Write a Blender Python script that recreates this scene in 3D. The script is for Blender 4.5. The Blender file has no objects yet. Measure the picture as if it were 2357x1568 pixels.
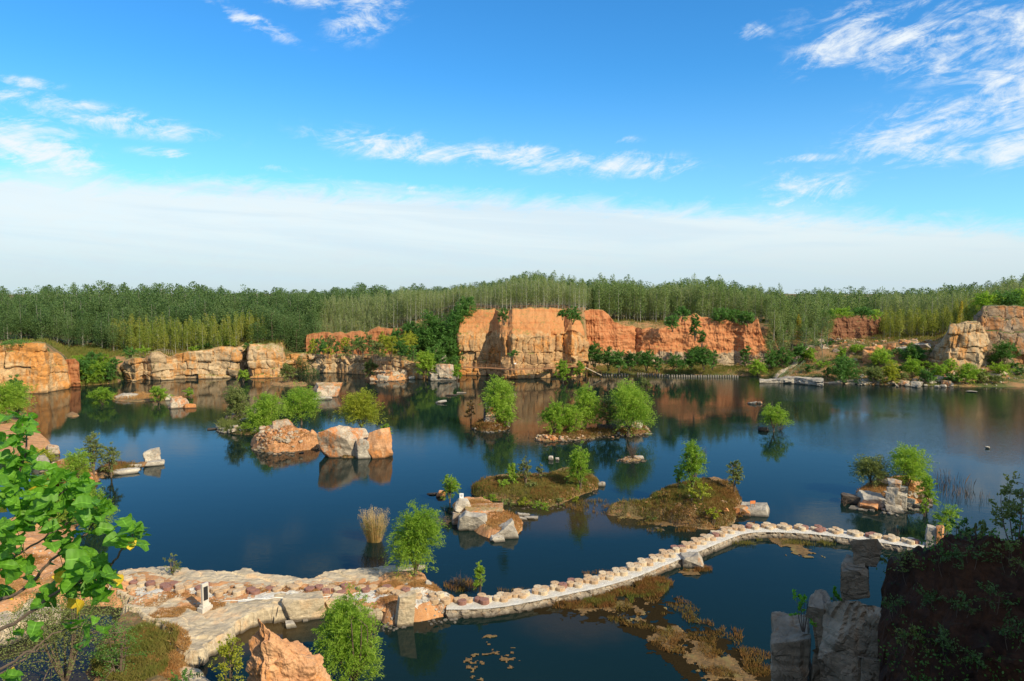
import bpy, bmesh, math, random
import numpy as np
from mathutils import Vector, Matrix

# ---------------------------------------------------------------- camera / world / sun
R_ = math.radians
scene = bpy.context.scene
C = scene.collection
CAM_H = 25.0
PITCH = math.atan(114.0 / 1639.0)
F_, CX, CY = 1639.0, 1178.5, 784.0           # measured in a 2357 x 1568 frame
cd = bpy.data.cameras.new("camera"); cam = bpy.data.objects.new("camera", cd); C.objects.link(cam)
cam.location = (0, 0, CAM_H); cam.rotation_euler = (math.pi / 2 - PITCH, 0, 0)
cd.sensor_width = 36; cd.lens = 36 * F_ / 2357.0; cd.clip_start = 0.1; cd.clip_end = 12000
scene.camera = cam
SUN_EL, SUN_AZ = R_(35), math.atan2(0.74, -0.67)
sdir = Vector((math.sin(SUN_AZ) * math.cos(SUN_EL), math.cos(SUN_AZ) * math.cos(SUN_EL), math.sin(SUN_EL)))
sl = bpy.data.lights.new("sun", 'SUN'); sl.energy = 5.0; sl.angle = R_(0.5); sl.color = (1.0, 0.88, 0.64)
so = bpy.data.objects.new("sun", sl); C.objects.link(so)
so.rotation_euler = sdir.to_track_quat('Z', 'Y').to_euler(); so.location = (60, -60, 90)
scene.view_settings.view_transform = 'Standard'; scene.view_settings.look = 'None'
scene.view_settings.exposure = 0.28; scene.view_settings.gamma = 1.0
scene.render.engine = 'CYCLES'

def dirpx(x, y):
    a, b = (x - CX) / F_, -(y - CY) / F_
    cp, sp = math.cos(PITCH), math.sin(PITCH)
    v = np.array([a, cp + b * sp, -sp + b * cp]); return v / np.linalg.norm(v)
def P(x, y, z=0.0):                      # point of the plane at height z seen there
    d = dirpx(x, y); t = (z - CAM_H) / d[2]
    return np.array([d[0] * t, d[1] * t, z])
def PR(x, y, R):                         # point at ground distance R
    d = dirpx(x, y); t = R / math.hypot(d[0], d[1])
    return np.array([d[0] * t, d[1] * t, CAM_H + d[2] * t])
def mpp(p):                              # metres per pixel at a point
    dep = p[1] * math.cos(PITCH) + (CAM_H - p[2]) * math.sin(PITCH)
    return dep / F_

# ---------------------------------------------------------------- node helpers
class NT:
    def __init__(s, nt): s.nt = nt; s.N = nt.nodes; s.L = nt.links
    def n(s, t, **kw):
        nd = s.N.new(t)
        for k, v in kw.items(): setattr(nd, k, v)
        return nd
    def put(s, nd, key, v):
        if v is None: return
        i = nd.inputs[key]
        if hasattr(v, 'links') or isinstance(v, bpy.types.NodeSocket): s.L.new(v, i)
        else: i.default_value = v
    def m(s, op, a, b=None, c=None, clamp=False):
        nd = s.n('ShaderNodeMath', operation=op); nd.use_clamp = clamp
        s.put(nd, 0, a); s.put(nd, 1, b); s.put(nd, 2, c); return nd.outputs[0]
    def vm(s, op, a, b=None):
        nd = s.n('ShaderNodeVectorMath', operation=op); s.put(nd, 0, a); s.put(nd, 1, b)
        return nd.outputs['Value'] if op in ('DOT_PRODUCT', 'LENGTH') else nd.outputs[0]
    def sm(s, v, a, b, o0=0.0, o1=1.0):
        nd = s.n('ShaderNodeMapRange', interpolation_type='SMOOTHSTEP')
        s.put(nd, 'Value', v); s.put(nd, 'From Min', a); s.put(nd, 'From Max', b)
        s.put(nd, 'To Min', o0); s.put(nd, 'To Max', o1); return nd.outputs[0]
    def mix(s, f, a, b, mode='MIX'):
        nd = s.n('ShaderNodeMix', data_type='RGBA', blend_type=mode)
        s.put(nd, 0, f)
        for k, v in ((6, a), (7, b)):
            if isinstance(v, (tuple, list)) and len(v) == 3: v = (*v, 1)
            s.put(nd, k, v)
        return nd.outputs[2]
    def noise(s, vec, scale, detail=4, rough=0.55, dist=0.0, lac=2.0):
        nd = s.n('ShaderNodeTexNoise'); s.put(nd, 'Vector', vec)
        nd.inputs['Scale'].default_value = scale; nd.inputs['Detail'].default_value = detail
        nd.inputs['Roughness'].default_value = rough; nd.inputs['Distortion'].default_value = dist
        return nd.outputs['Fac']
    def vor(s, vec, scale, feat='F1'):
        nd = s.n('ShaderNodeTexVoronoi', feature=feat); s.put(nd, 'Vector', vec); nd.inputs['Scale'].default_value = scale
        return nd.outputs['Distance']
    def comb(s, x, y, z):
        nd = s.n('ShaderNodeCombineXYZ'); s.put(nd, 0, x); s.put(nd, 1, y); s.put(nd, 2, z); return nd.outputs[0]
    def sep(s, v):
        nd = s.n('ShaderNodeSeparateXYZ'); s.put(nd, 0, v); return nd.outputs
    def mapping(s, v, scale):
        nd = s.n('ShaderNodeMapping'); s.put(nd, 'Vector', v); nd.inputs['Scale'].default_value = scale; return nd.outputs[0]
    def bump(s, h, strength, dist=0.1, nrm=None):
        nd = s.n('ShaderNodeBump'); nd.inputs['Strength'].default_value = strength; nd.inputs['Distance'].default_value = dist
        s.put(nd, 'Height', h); s.put(nd, 'Normal', nrm); return nd.outputs[0]

# ---------------------------------------------------------------- sky with high cloud
world = bpy.data.worlds.new("World"); scene.world = world; world.use_nodes = True
world.node_tree.nodes.clear()
w = NT(world.node_tree)
sky = w.n('ShaderNodeTexSky', sky_type='NISHITA'); sky.sun_disc = False
sky.sun_elevation = SUN_EL; sky.sun_rotation = SUN_AZ; sky.altitude = 0
sky.air_density = 1.0; sky.dust_density = 0.3; sky.ozone_density = 2.5
hs = w.n('ShaderNodeHueSaturation'); hs.inputs['Saturation'].default_value = 1.25; hs.inputs['Value'].default_value = 1.0
w.L.new(sky.outputs[0], hs.inputs['Color'])
skyc = w.mix(1.0, hs.outputs[0], (0.50, 0.98, 1.17), 'MULTIPLY')
gd = w.n('ShaderNodeTexCoord').outputs['Generated']
dv = w.vm('NORMALIZE', gd)
sx, sy, sz = w.sep(dv)
az = w.m('ARCTAN2', sx, sy); el = w.m('ARCSINE', sz)
def azel(x, y):
    d = dirpx(x, y); return math.atan2(d[0], d[1]), math.asin(d[2])
def blobs(lst):
    tot = None
    for (x, y, wx, wy, rot, amp) in lst:
        a0, e0 = azel(x, y); a1, _ = azel(x + wx, y); _, e1 = azel(x, y - wy)
        c, s_ = math.cos(R_(rot)), math.sin(R_(rot))
        da = w.m('SUBTRACT', az, a0); de = w.m('SUBTRACT', el, e0)
        u = w.m('ADD', w.m('MULTIPLY', da, c), w.m('MULTIPLY', de, s_))
        v = w.m('SUBTRACT', w.m('MULTIPLY', de, c), w.m('MULTIPLY', da, s_))
        u = w.m('DIVIDE', u, max(abs(a1 - a0), 1e-3)); v = w.m('DIVIDE', v, max(abs(e1 - e0), 1e-3))
        q = w.m('ADD', w.m('MULTIPLY', u, u), w.m('MULTIPLY', v, v))
        g = w.m('MULTIPLY', w.m('EXPONENT', w.m('MULTIPLY', q, -1.0)), amp)
        tot = g if tot is None else w.m('MAXIMUM', tot, g)
    return tot
# world-space stretched noise for the wisps (cloud plane coordinates)
zc = w.m('MAXIMUM', sz, 0.03)
pl = w.comb(w.m('DIVIDE', sx, zc), w.m('DIVIDE', sy, zc), 0.0)
ae = w.comb(w.m('ADD', w.m('MULTIPLY', az, 9.0), w.m('MULTIPLY', el, -6.0)), w.m('ADD', w.m('MULTIPLY', el, 21.0), w.m('MULTIPLY', az, -2.5)), 0.0)
n1 = w.noise(ae, 1.5, 11, 0.70, 1.0)
ae2 = w.comb(w.m('MULTIPLY', az, 24.0), w.m('MULTIPLY', el, 56.0), 3.7)
n2 = w.noise(ae2, 1.0, 10, 0.68, 0.7)
nn = w.m('ADD', w.m('MULTIPLY', n1, 0.62), w.m('MULTIPLY', n2, 0.38))
mk = blobs([
    (2150, 90, 330, 90, -12, 1.0), (1950, 95, 140, 50, 18, 0.95), (2357, 170, 150, 90, 0, 0.95), (2160, 300, 230, 75, 8, 1.15), (2357, 290, 150, 90, 0, 1.1),
    (1850, 365, 120, 10, 0, 0.8), (1850, 440, 110, 45, 0, 1.05), (1735, 75, 45, 25, 0, 0.66),
    (930, 338, 190, 34, -5, 1.05), (1215, 365, 160, 30, -6, 1.0), (1440, 380, 150, 30, -3, 1.1), (1430, 322, 45, 10, 0, .7),
    (60, 190, 90, 14, 0, 0.8), (170, 260, 270, 30, -5, 1.15), (60, 320, 120, 55, 0, 1.2), (130, 370, 100, 45, 0, 1.2), (380, 352, 80, 12, 0, .85), (360,295,150,14,0,.8),
    (560, 40, 130, 22, -18, 0.9), (850, 30, 95, 55, 25, 0.85), (700, 0, 90, 20, 0, .7), (640, 388, 60, 8, 0, .7), (850, 425, 130, 9, -3, .85), (970, 445, 110, 7, -3, .7)])
cl = w.m('ADD', w.m('MULTIPLY', mk, 1.0), w.m('MULTIPLY', w.m('SUBTRACT', nn, 0.5), 7.5))
cl = w.sm(cl, 0.05, 1.9); cl = w.m('MULTIPLY', cl, w.sm(mk, 0.04, 0.55))
# the big low sheet of cloud with a slanting upper edge
da_, db_ = dirpx(0, 398), dirpx(2357, 520)
nrm = np.cross(db_, da_); nrm /= np.linalg.norm(nrm)
if nrm[2] < 0: nrm = -nrm
e = w.vm('DOT_PRODUCT', dv, tuple(nrm))
wob = w.m('MULTIPLY', w.m('SUBTRACT', nn, 0.5), 0.085)
band = w.sm(w.m('ADD', e, wob), 0.016, -0.020)
band = w.m('MULTIPLY', band, w.m('ADD', 0.86, w.m('MULTIPLY', n2, 0.16)), clamp=True)
veil = w.sm(el, 0.30, 0.09, 0.0, 0.17)            # thin high veil above it
bandcol = w.mix(w.sm(el, -0.02, 0.10), (3.5, 4.2, 4.55), (4.9, 5.45, 5.6))
low = w.sm(e, 0.0, -0.10)
base = w.mix(veil, skyc, (3.6, 5.0, 6.0))
base = w.mix(cl, base, (5.2, 5.6, 5.9))
stk = w.noise(w.comb(w.m('MULTIPLY', az, 2.2), w.m('ADD', w.m('MULTIPLY', el, 34.0), w.m('MULTIPLY', az, 2.0)), 1.3), 1.0, 6, 0.6, 0.5)
bandcol = w.mix(w.sm(stk, 0.42, 0.68, 0.0, 0.45), bandcol, (3.6, 4.5, 5.2))
base = w.mix(band, base, bandcol)
rear = w.m('MULTIPLY', w.sm(sy, 0.05, -0.25), w.sm(w.noise(pl, 1.1, 6, 0.6, 0.5), 0.38, 0.58))       # unseen broken cloud added behind the viewer to whiten the blue ambient light
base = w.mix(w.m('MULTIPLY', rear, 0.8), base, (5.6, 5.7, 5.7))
high = w.m('MULTIPLY', w.sm(el, 0.46, 0.62), w.sm(w.noise(pl, 2.2, 7, 0.62, 0.6), 0.46, 0.66))       # thin high cloud above the picture, seen mirrored in the lake
base = w.mix(w.m('MULTIPLY', high, 0.5), base, (5.0, 5.4, 5.6))
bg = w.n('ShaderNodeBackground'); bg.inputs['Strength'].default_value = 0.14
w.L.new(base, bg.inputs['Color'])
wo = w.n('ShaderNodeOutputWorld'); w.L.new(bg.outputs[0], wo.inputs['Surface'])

# ---------------------------------------------------------------- numeric noise
def _h(ix, iy, iz, seed):
    n = (ix.astype(np.int64) * 374761393 + iy.astype(np.int64) * 668265263 + iz.astype(np.int64) * 1274126177 + seed * 974634777) & 0xFFFFFFFF
    n = ((n ^ (n >> 13)) * 1274126177) & 0xFFFFFFFF
    n = ((n ^ (n >> 16)) * 2246822519) & 0xFFFFFFFF
    return ((n ^ (n >> 15)) & 0xFFFFFF) / float(0xFFFFFF)
def vnoise(p, seed=0):
    p = np.asarray(p, float); i = np.floor(p); f = p - i; f = f * f * (3 - 2 * f); i = i.astype(np.int64)
    r = 0
    for dx in (0, 1):
        wx = f[:, 0] if dx else 1 - f[:, 0]
        for dy in (0, 1):
            wy = f[:, 1] if dy else 1 - f[:, 1]
            for dz in (0, 1):
                wz = f[:, 2] if dz else 1 - f[:, 2]
                r = r + wx * wy * wz * _h(i[:, 0] + dx, i[:, 1] + dy, i[:, 2] + dz, seed)
    return r * 2 - 1
def fbm(p, o=4, seed=0, g=0.5):
    p = np.asarray(p, float); a, s, t = 1.0, 0, 0
    for k in range(o): s = s + a * vnoise(p * 2 ** k + 17.3 * k, seed + k); t += a; a *= g
    return s / t
def ridg(p, o=4, seed=0):
    p = np.asarray(p, float); a, s, t = 1.0, 0, 0
    for k in range(o): s = s + a * (1 - 2 * np.abs(vnoise(p * 2 ** k + 9.1 * k, seed + k))); t += a; a *= 0.5
    return s / t
def h1(i, seed=0):
    i = np.asarray(i); z = np.zeros_like(i); return _h(i, z, z + 5, seed)
def h2(i, j, seed=0):
    i = np.asarray(i); j = np.asarray(j); return _h(i, j, np.zeros_like(i) + 3, seed)

# ---------------------------------------------------------------- object helpers
def mesh_of(name, V, Fs, mat=None, smooth=False):
    me = bpy.data.meshes.new(name)
    V = np.ascontiguousarray(V, dtype=np.float32)
    if not isinstance(Fs, list): Fs = [Fs]
    Fs = [np.ascontiguousarray(f, dtype=np.int32) for f in Fs if len(f)]
    me.vertices.add(len(V)); me.vertices.foreach_set('co', V.ravel())
    nl = sum(f.size for f in Fs); npol = sum(len(f) for f in Fs)
    me.loops.add(nl); me.loops.foreach_set('vertex_index', np.concatenate([f.ravel() for f in Fs]))
    tot = np.concatenate([np.full(len(f), f.shape[1], np.int32) for f in Fs])
    st = np.zeros(npol, np.int32); st[1:] = np.cumsum(tot)[:-1]
    me.polygons.add(npol); me.polygons.foreach_set('loop_start', st)
    me.polygons.foreach_set('use_smooth', np.full(npol, bool(smooth)))
    me.update(calc_edges=True)
    if mat: me.materials.append(mat)
    return me
def tag(o, label=None, cat=None, group=None, kind=None):
    if label: o['label'] = label
    if cat: o['category'] = cat
    if group: o['group'] = group
    if kind: o['kind'] = kind
    return o
def obj(name, me, loc=(0, 0, 0), parent=None, rz=0.0):
    o = bpy.data.objects.new(name, me); C.objects.link(o); o.location = loc; o.rotation_euler = (0, 0, rz)
    if parent: o.parent = parent
    return o
def empty(name, loc=(0, 0, 0), rz=0.0):
    o = bpy.data.objects.new(name, None); C.objects.link(o); o.location = loc; o.rotation_euler = (0, 0, rz)
    o.empty_display_size = 0.2; return o
def world_obj(name, V, F, mat, smooth=False, base=None):     # verts given in world metres, origin put at the base
    V = np.asarray(V, float)
    if base is None: base = np.array([(V[:, 0].min() + V[:, 0].max()) / 2, (V[:, 1].min() + V[:, 1].max()) / 2, max(V[:, 2].min(), 0)])
    return obj(name, mesh_of(name, V - base, F, mat, smooth), tuple(base))
class MB:
    def __init__(s): s.V = []; s.F = {}; s.n = 0
    def add(s, V, F):
        V = np.asarray(V, float); F = np.asarray(F)
        s.V.append(V); s.F.setdefault(F.shape[1], []).append(F + s.n); s.n += len(V)
    def box(s, c, d, rz=0.0):
        x, y, z = d[0] / 2, d[1] / 2, d[2] / 2
        V = np.array([[-x, -y, -z], [x, -y, -z], [x, y, -z], [-x, y, -z], [-x, -y, z], [x, -y, z], [x, y, z], [-x, y, z]])
        c_, s_ = math.cos(rz), math.sin(rz); V = V @ np.array([[c_, s_, 0], [-s_, c_, 0], [0, 0, 1]]) + np.array(c)
        s.add(V, [[0, 3, 2, 1], [4, 5, 6, 7], [0, 1, 5, 4], [1, 2, 6, 5], [2, 3, 7, 6], [3, 0, 4, 7]])
    def tube(s, pts, rad, k=6, cap=True):
        pts = np.asarray(pts, float); n = len(pts); rad = np.broadcast_to(rad, (n,))
        tg = np.gradient(pts, axis=0); tg /= np.linalg.norm(tg, axis=1)[:, None] + 1e-9
        up = np.where(np.abs(tg[:, 2:3]) > 0.9, [[1.0, 0, 0]], [[0, 0, 1.0]])
        a = np.cross(up, tg); a /= np.linalg.norm(a, axis=1)[:, None] + 1e-9; b = np.cross(tg, a)
        th = np.arange(k) * 2 * math.pi / k
        V = (pts[:, None, :] + rad[:, None, None] * (np.cos(th)[None, :, None] * a[:, None, :] + np.sin(th)[None, :, None] * b[:, None, :])).reshape(-1, 3)
        i = np.arange(n - 1)[:, None] * k; j = np.arange(k)[None, :]; j2 = (j + 1) % k
        F = np.stack([i + j, i + j2, i + k + j2, i + k + j], -1).reshape(-1, 4)
        s.add(V, F)
        if cap and n > 1:
            m = s.n - n * k
            s.F.setdefault(k, []).append(np.array([[m + t for t in range(k)][::-1], [m + (n - 1) * k + t for t in range(k)]]))
    def mesh(s, name, mat, smooth=False):
        return mesh_of(name, np.vstack(s.V), [np.vstack(v) for v in s.F.values()], mat, smooth)
    def obj(s, name, mat, loc=(0, 0, 0), parent=None, smooth=False):
        return obj(name, s.mesh(name, mat, smooth), loc, parent)
def grid_faces(nu, nv):
    i = np.arange(nu - 1)[:, None] * nv; j = np.arange(nv - 1)[None, :]
    return np.stack([i + j, i + nv + j, i + nv + j + 1, i + j + 1], -1).reshape(-1, 4)

# ---------------------------------------------------------------- materials
def newmat(name):
    m = bpy.data.materials.new(name); m.use_nodes = True; m.node_tree.nodes.clear(); t = NT(m.node_tree)
    b = t.n('ShaderNodeBsdfPrincipled'); o = t.n('ShaderNodeOutputMaterial'); t.L.new(b.outputs[0], o.inputs[0])
    b.inputs['Roughness'].default_value = 0.9; b.inputs['Specular IOR Level'].default_value = 0.25
    return m, t, b
def coord(t):
    g = t.n('ShaderNodeNewGeometry'); return g.outputs['Position'], g.outputs['Normal'], g
def rock_mat(name, c1, c2, c3, stain=0.5, scale=1.0, top=None, earth=None, split=None, bump=0.6, crack=0.7, stainz=None):
    """c1 pale, c2 darker grey, c3 iron stain; earth + split = soil above a height"""
    k_ = .86 if name[:5] in ('cliff', 'earth') else (.72 if name == 'pin_rock' else 1.0); c1, c2, c3 = (tuple(v * k_ for v in c) for c in (c1, c2, c3))
    if earth: earth = tuple(tuple(v * k_ for v in c) for c in earth)
    m, t, b = newmat(name); pos, nor, g = coord(t)
    n1 = t.noise(pos, 0.35 * scale, 6, 0.6, 0.4); n2 = t.noise(pos, 2.4 * scale, 6, 0.65, 0.3); n3 = t.noise(pos, 0.16 * scale, 5, 0.6, 0.5)
    vp = t.mapping(pos, (1.3, 1.3, 0.16)); st = t.noise(vp, 1.1 * scale, 5, 0.6, 0.4)      # vertical run-off streaks
    hp = t.mapping(pos, (0.10, 0.10, 1.8)); hz = t.noise(hp, 1.6 * scale, 5, 0.6, 0.5)       # bedding
    col = t.mix(t.sm(n1, 0.35, 0.66), c1, c2)
    col = t.mix(t.sm(hz, 0.42, 0.72, 0, 0.28), col, tuple(x * 0.62 for x in c2))
    sf = t.m('ADD', t.m('MULTIPLY', n3, 0.6), t.m('MULTIPLY', st, 0.4))
    col = t.mix(t.sm(sf, 0.60 - 0.25 * stain, 0.72 - 0.25 * stain), col, c3)
    col = t.mix(t.sm(n2, 0.35, 0.75, 0.0, 0.5), col, tuple(x * 0.45 for x in c2))
    col = t.mix(t.sm(st, 0.60, 0.8, 0, 0.55), col, tuple(x * 0.32 for x in c2))
    wv = t.noise(pos, 1.2 * scale, 3)
    cp = t.vm('ADD', t.mapping(pos, (0.55 * scale, 0.55 * scale, 0.9 * scale)), t.comb(wv, wv, wv))
    ck = t.vor(cp, 0.62, 'DISTANCE_TO_EDGE'); ck2 = t.vor(cp, 1.9, 'DISTANCE_TO_EDGE')
    ckm = t.m('MULTIPLY', t.sm(ck, 0.0, 0.05), t.sm(ck2, -0.02, 0.035))
    col = t.mix(t.sm(ckm, 0.0, 1.0, crack, 0.0), col, tuple(x * 0.28 for x in c2))
    h = t.m('ADD', t.m('ADD', t.m('MULTIPLY', n2, 0.5), t.m('MULTIPLY', ckm, 0.55 * crack)), t.m('MULTIPLY', hz, 0.25))
    if earth:
        ez = t.noise(t.mapping(pos, (0.05, 0.05, 1.2)), 1.0, 4); ev = t.noise(t.mapping(pos, (1.6, 1.6, 0.14)), 1.0, 6, 0.65, .3)
        ec = t.mix(t.sm(ez, 0.4, 0.68), earth[0], earth[1])
        ec = t.mix(t.sm(ev, 0.45, 0.75, 0, 0.6), ec, earth[2]); ec = t.mix(t.sm(n2, 0.5, 0.8, 0, .5), ec, tuple(x * 0.5 for x in earth[1]))
        z = t.sep(pos)[2]; f = t.m('ADD', z, t.m('MULTIPLY', t.m('SUBTRACT', n1, 0.5), 7.0))
        f = t.sm(f, split - 0.5, split + 0.5); col = t.mix(f, col, ec)
    if top:
        nz = t.sep(nor)[2]; tf = t.sm(t.m('ADD', nz, t.m('MULTIPLY', t.m('SUBTRACT', n2, 0.5), 0.9)), top[2], top[2] + 0.25)
        tc = t.mix(t.sm(n1, 0.4, 0.6), top[0], top[1]); col = t.mix(tf, col, tc)
    zz = t.sep(pos)[2]                                           # dark wet tide line on the stone
    tide = t.sm(t.m('ADD', zz, t.m('MULTIPLY', n2, 0.25)), 0.12, 0.50)
    col = t.mix(tide, tuple(x * 0.22 for x in c2), col)
    t.L.new(col, b.inputs['Base Color'])
    t.L.new(t.bump(h, bump, 0.18 / scale), b.inputs['Normal'])
    return m
GOLD = ((0.62, 0.46, 0.30), (0.46, 0.33, 0.21), (0.66, 0.27, 0.07))
M = {}
M['rock_grey'] = rock_mat('rock_grey', (0.50, 0.44, 0.35), (0.31, 0.27, 0.22), (0.50, 0.24, 0.09), 0.18, scale=1.3, crack=.35)
M['rock_grey_fine'] = rock_mat('rock_grey_fine', (0.60, 0.53, 0.42), (0.38, 0.33, 0.27), (0.5, 0.26, 0.11), 0.12, scale=2.2, crack=0.3)
M['rock_mixed'] = rock_mat('rock_mixed', (0.56, 0.46, 0.34), (0.34, 0.27, 0.20), (0.54, 0.20, 0.06), 0.55, scale=1.5, crack=.4, top=((0.36, 0.17, 0.07), (0.30, 0.22, 0.08), 0.80))
M['rock_orange'] = rock_mat('rock_orange', (0.62, 0.36, 0.19), (0.46, 0.23, 0.11), (0.58, 0.23, 0.07), 0.6, scale=1.6, crack=.2)
M['spire_earth'] = rock_mat('spire_earth', (0.66, 0.38, 0.20), (0.50, 0.25, 0.12), (0.62, 0.28, 0.10), 0.5, scale=2.6, crack=.1, bump=1.0)
EARTH = ((0.52, 0.21, 0.085), (0.42, 0.14, 0.05), (0.54, 0.30, 0.14))
TOPG = ((0.38, 0.19, 0.07), (0.16, 0.19, 0.05), 0.72)
M['cliff_gold'] = rock_mat('cliff_gold', (0.70, 0.47, 0.24), (0.54, 0.32, 0.15), (0.66, 0.28, 0.07), 0.6, scale=0.9, top=TOPG, crack=0.45)
M['cliff_pale'] = rock_mat('cliff_pale', (0.64, 0.46, 0.27), (0.44, 0.31, 0.18), (0.62, 0.28, 0.08), 0.5, scale=0.9, top=TOPG, crack=0.35)
M['cliff_big'] = rock_mat('cliff_big', (0.62, 0.40, 0.20), (0.46, 0.27, 0.13), (0.62, 0.26, 0.07), 0.55, scale=0.9, earth=((0.52, 0.23, 0.085), (0.46, 0.17, 0.055), (0.50, 0.29, 0.14)), split=12.6, top=TOPG, crack=0.3)
M['earth_cliff'] = rock_mat('earth_cliff', (0.50, 0.38, 0.25), (0.34, 0.25, 0.16), (0.6, 0.26, 0.08), 0.3, scale=0.9, earth=EARTH, split=5.5, top=TOPG)
M['earth_bank'] = rock_mat('earth_bank', EARTH[0], EARTH[1], (0.30, 0.14, 0.06), 0.4, scale=0.9, earth=tuple(tuple(c * .72 for c in q) for q in EARTH), split=-6, top=TOPG, crack=0.2)
M['cliff_far_right'] = rock_mat('cliff_brown', (0.46, 0.34, 0.23), (0.30, 0.20, 0.12), (0.50, 0.22, 0.08), 0.6, scale=0.8, top=((0.14, 0.12, 0.04), (0.06, 0.10, 0.02), 0.6), crack=0.6)  # brown and grey rock of the far right cliff
M['pin_rock'] = rock_mat('pin_rock', (0.52, 0.42, 0.30), (0.32, 0.25, 0.17), (0.46, 0.24, 0.10), 0.3, scale=1.0, crack=0.28, bump=1.0)
M['mound'] = rock_mat('mound_earth', (0.30, 0.14, 0.07), (0.20, 0.09, 0.05), (0.34, 0.16, 0.08), 0.4, scale=0.9, earth=((0.20, 0.085, 0.042), (0.14, 0.058, 0.03), (0.24, 0.13, 0.07)), split=-6, top=((0.14, 0.12, 0.04), (0.06, 0.10, 0.02), 0.6), crack=0.2)
M['bark_mid'] = None
M['dark_rock'] = rock_mat('dark_rock', (0.17, 0.135, 0.105), (0.085, 0.068, 0.055), (0.20, 0.10, 0.045), 0.25, scale=1.6, crack=0.25)
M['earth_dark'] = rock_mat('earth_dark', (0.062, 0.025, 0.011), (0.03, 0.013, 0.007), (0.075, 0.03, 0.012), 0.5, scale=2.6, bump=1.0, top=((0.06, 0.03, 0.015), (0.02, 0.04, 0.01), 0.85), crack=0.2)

def soil_mat(name, cols, gcols, gamt=0.5, scale=1.0, bump=0.5):
    m, t, b = newmat(name); pos, nor, g = coord(t)
    n1 = t.noise(pos, 0.45 * scale, 6, 0.62, .4); n2 = t.noise(pos, 3.0 * scale, 5, 0.7); n3 = t.noise(pos, 0.12 * scale, 4, .6); n4 = t.noise(pos, 14 * scale, 3)
    col = t.mix(t.sm(n1, 0.4, 0.6), cols[0], cols[1]); col = t.mix(t.sm(n2, 0.5, 0.72, 0, .7), col, cols[2])
    gr = t.mix(n2, gcols[0], gcols[1]); f = t.m('ADD', t.m('MULTIPLY', n3, 0.6), t.m('MULTIPLY', n1, 0.4))
    col = t.mix(t.sm(f, 0.62 - gamt * 0.3, 0.70 - gamt * 0.3), col, gr)
    col = t.mix(t.sm(n4, 0.35, 0.7, 0.0, 0.4), col, tuple(x * 0.45 for x in cols[1]))
    t.L.new(col, b.inputs['Base Color']); t.L.new(t.bump(t.m('ADD', n2, n4), bump, 0.08), b.inputs['Normal']); return m
M['ground'] = soil_mat('ground_soil', ((0.34, 0.18, 0.08), (0.20, 0.14, 0.06), (0.40, 0.27, 0.15)), ((0.04, 0.07, 0.015), (0.11, 0.13, 0.035)), 0.5, 0.8)
M['islet'] = soil_mat('islet_soil', ((0.34, 0.17, 0.07), (0.22, 0.15, 0.06), (0.42, 0.36, 0.28)), ((0.13, 0.10, 0.045), (0.20, 0.15, 0.07)), 0.4, 2.4, 1.0)
M['soil_orange'] = soil_mat('soil_orange', ((0.56, 0.28, 0.12), (0.42, 0.20, 0.09), (0.62, 0.46, 0.32)), ((0.30, 0.19, 0.07), (0.40, 0.24, 0.09)), 0.3, 1.4)
M['path_dirt'] = soil_mat('path_dirt', ((0.66, 0.52, 0.37), (0.58, 0.42, 0.28), (0.72, 0.62, 0.48)), ((0.5, 0.3, 0.15), (0.55, 0.35, 0.2)), 0.2, 2)
M['gravel'] = soil_mat('white_gravel', ((0.82, 0.77, 0.68), (0.72, 0.66, 0.56), (0.55, 0.49, 0.41)), ((0.7, 0.6, 0.46), (0.8, 0.72, 0.6)), 0.0, 3, 0.9)

def slab_mat():
    m, t, b = newmat('layered_slab'); pos, nor, g = coord(t)
    # bedding lines running across the slabs
    q = t.n('ShaderNodeMapping'); t.put(q, 'Vector', pos); q.inputs['Rotation'].default_value = (0.25, 0.15, 0.35); q.inputs['Scale'].default_value = (0.22, 2.6, 2.6)
    s = t.noise(q.outputs[0], 1.3, 7, 0.68, 0.6); n1 = t.noise(pos, 0.5, 6, 0.6, .3); n2 = t.noise(pos, 4.0, 5, 0.7)
    col = t.mix(t.sm(s, 0.33, 0.68), (0.58, 0.47, 0.32), (0.33, 0.265, 0.18)); col = t.mix(t.sm(n1, 0.5, 0.68, 0, .75), col, (0.62, 0.40, 0.22))
    col = t.mix(t.sm(s, 0.62, 0.70, 0, 0.8), col, (0.16, 0.12, 0.09)); col = t.mix(t.sm(n2, .5, .75, 0, .35), col, (0.25, 0.21, 0.17))
    z = t.sep(pos)[2]; col = t.mix(t.sm(t.m('ADD', z, t.m('MULTIPLY', n1, .3)), 0.2, 0.5), (0.10, 0.08, 0.06), col)
    t.L.new(col, b.inputs['Base Color']); t.L.new(t.bump(t.m('ADD', t.m('MULTIPLY', s, 1.2), n2), 0.8, 0.10), b.inputs['Normal']); return m
M['slab'] = slab_mat()
def simple(name, c, rough=0.8, var=0.35, scale=3.0, spec=0.3, bump=0.2, metal=0):
    m, t, b = newmat(name); pos, nor, g = coord(t); n = t.noise(pos, scale, 6, 0.65); r = t.n('ShaderNodeObjectInfo').outputs['Random']
    col = t.mix(t.sm(n, 0.3, 0.75, 0.0, var), c, tuple(x * 0.4 for x in c)); col = t.mix(t.m('MULTIPLY', r, 0.3), col, tuple(min(1, x * 1.35) for x in c))
    t.L.new(col, b.inputs['Base Color']); b.inputs['Roughness'].default_value = rough; b.inputs['Specular IOR Level'].default_value = spec
    b.inputs['Metallic'].default_value = metal; t.L.new(t.bump(n, bump, 0.05), b.inputs['Normal']); return m
M['mill_tan'] = simple('millstone_tan', (0.47, 0.32, 0.19), 0.9, 0.45, 6)
M['mill_red'] = simple('millstone_red', (0.26, 0.13, 0.10), 0.9, 0.4, 6)
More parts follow.
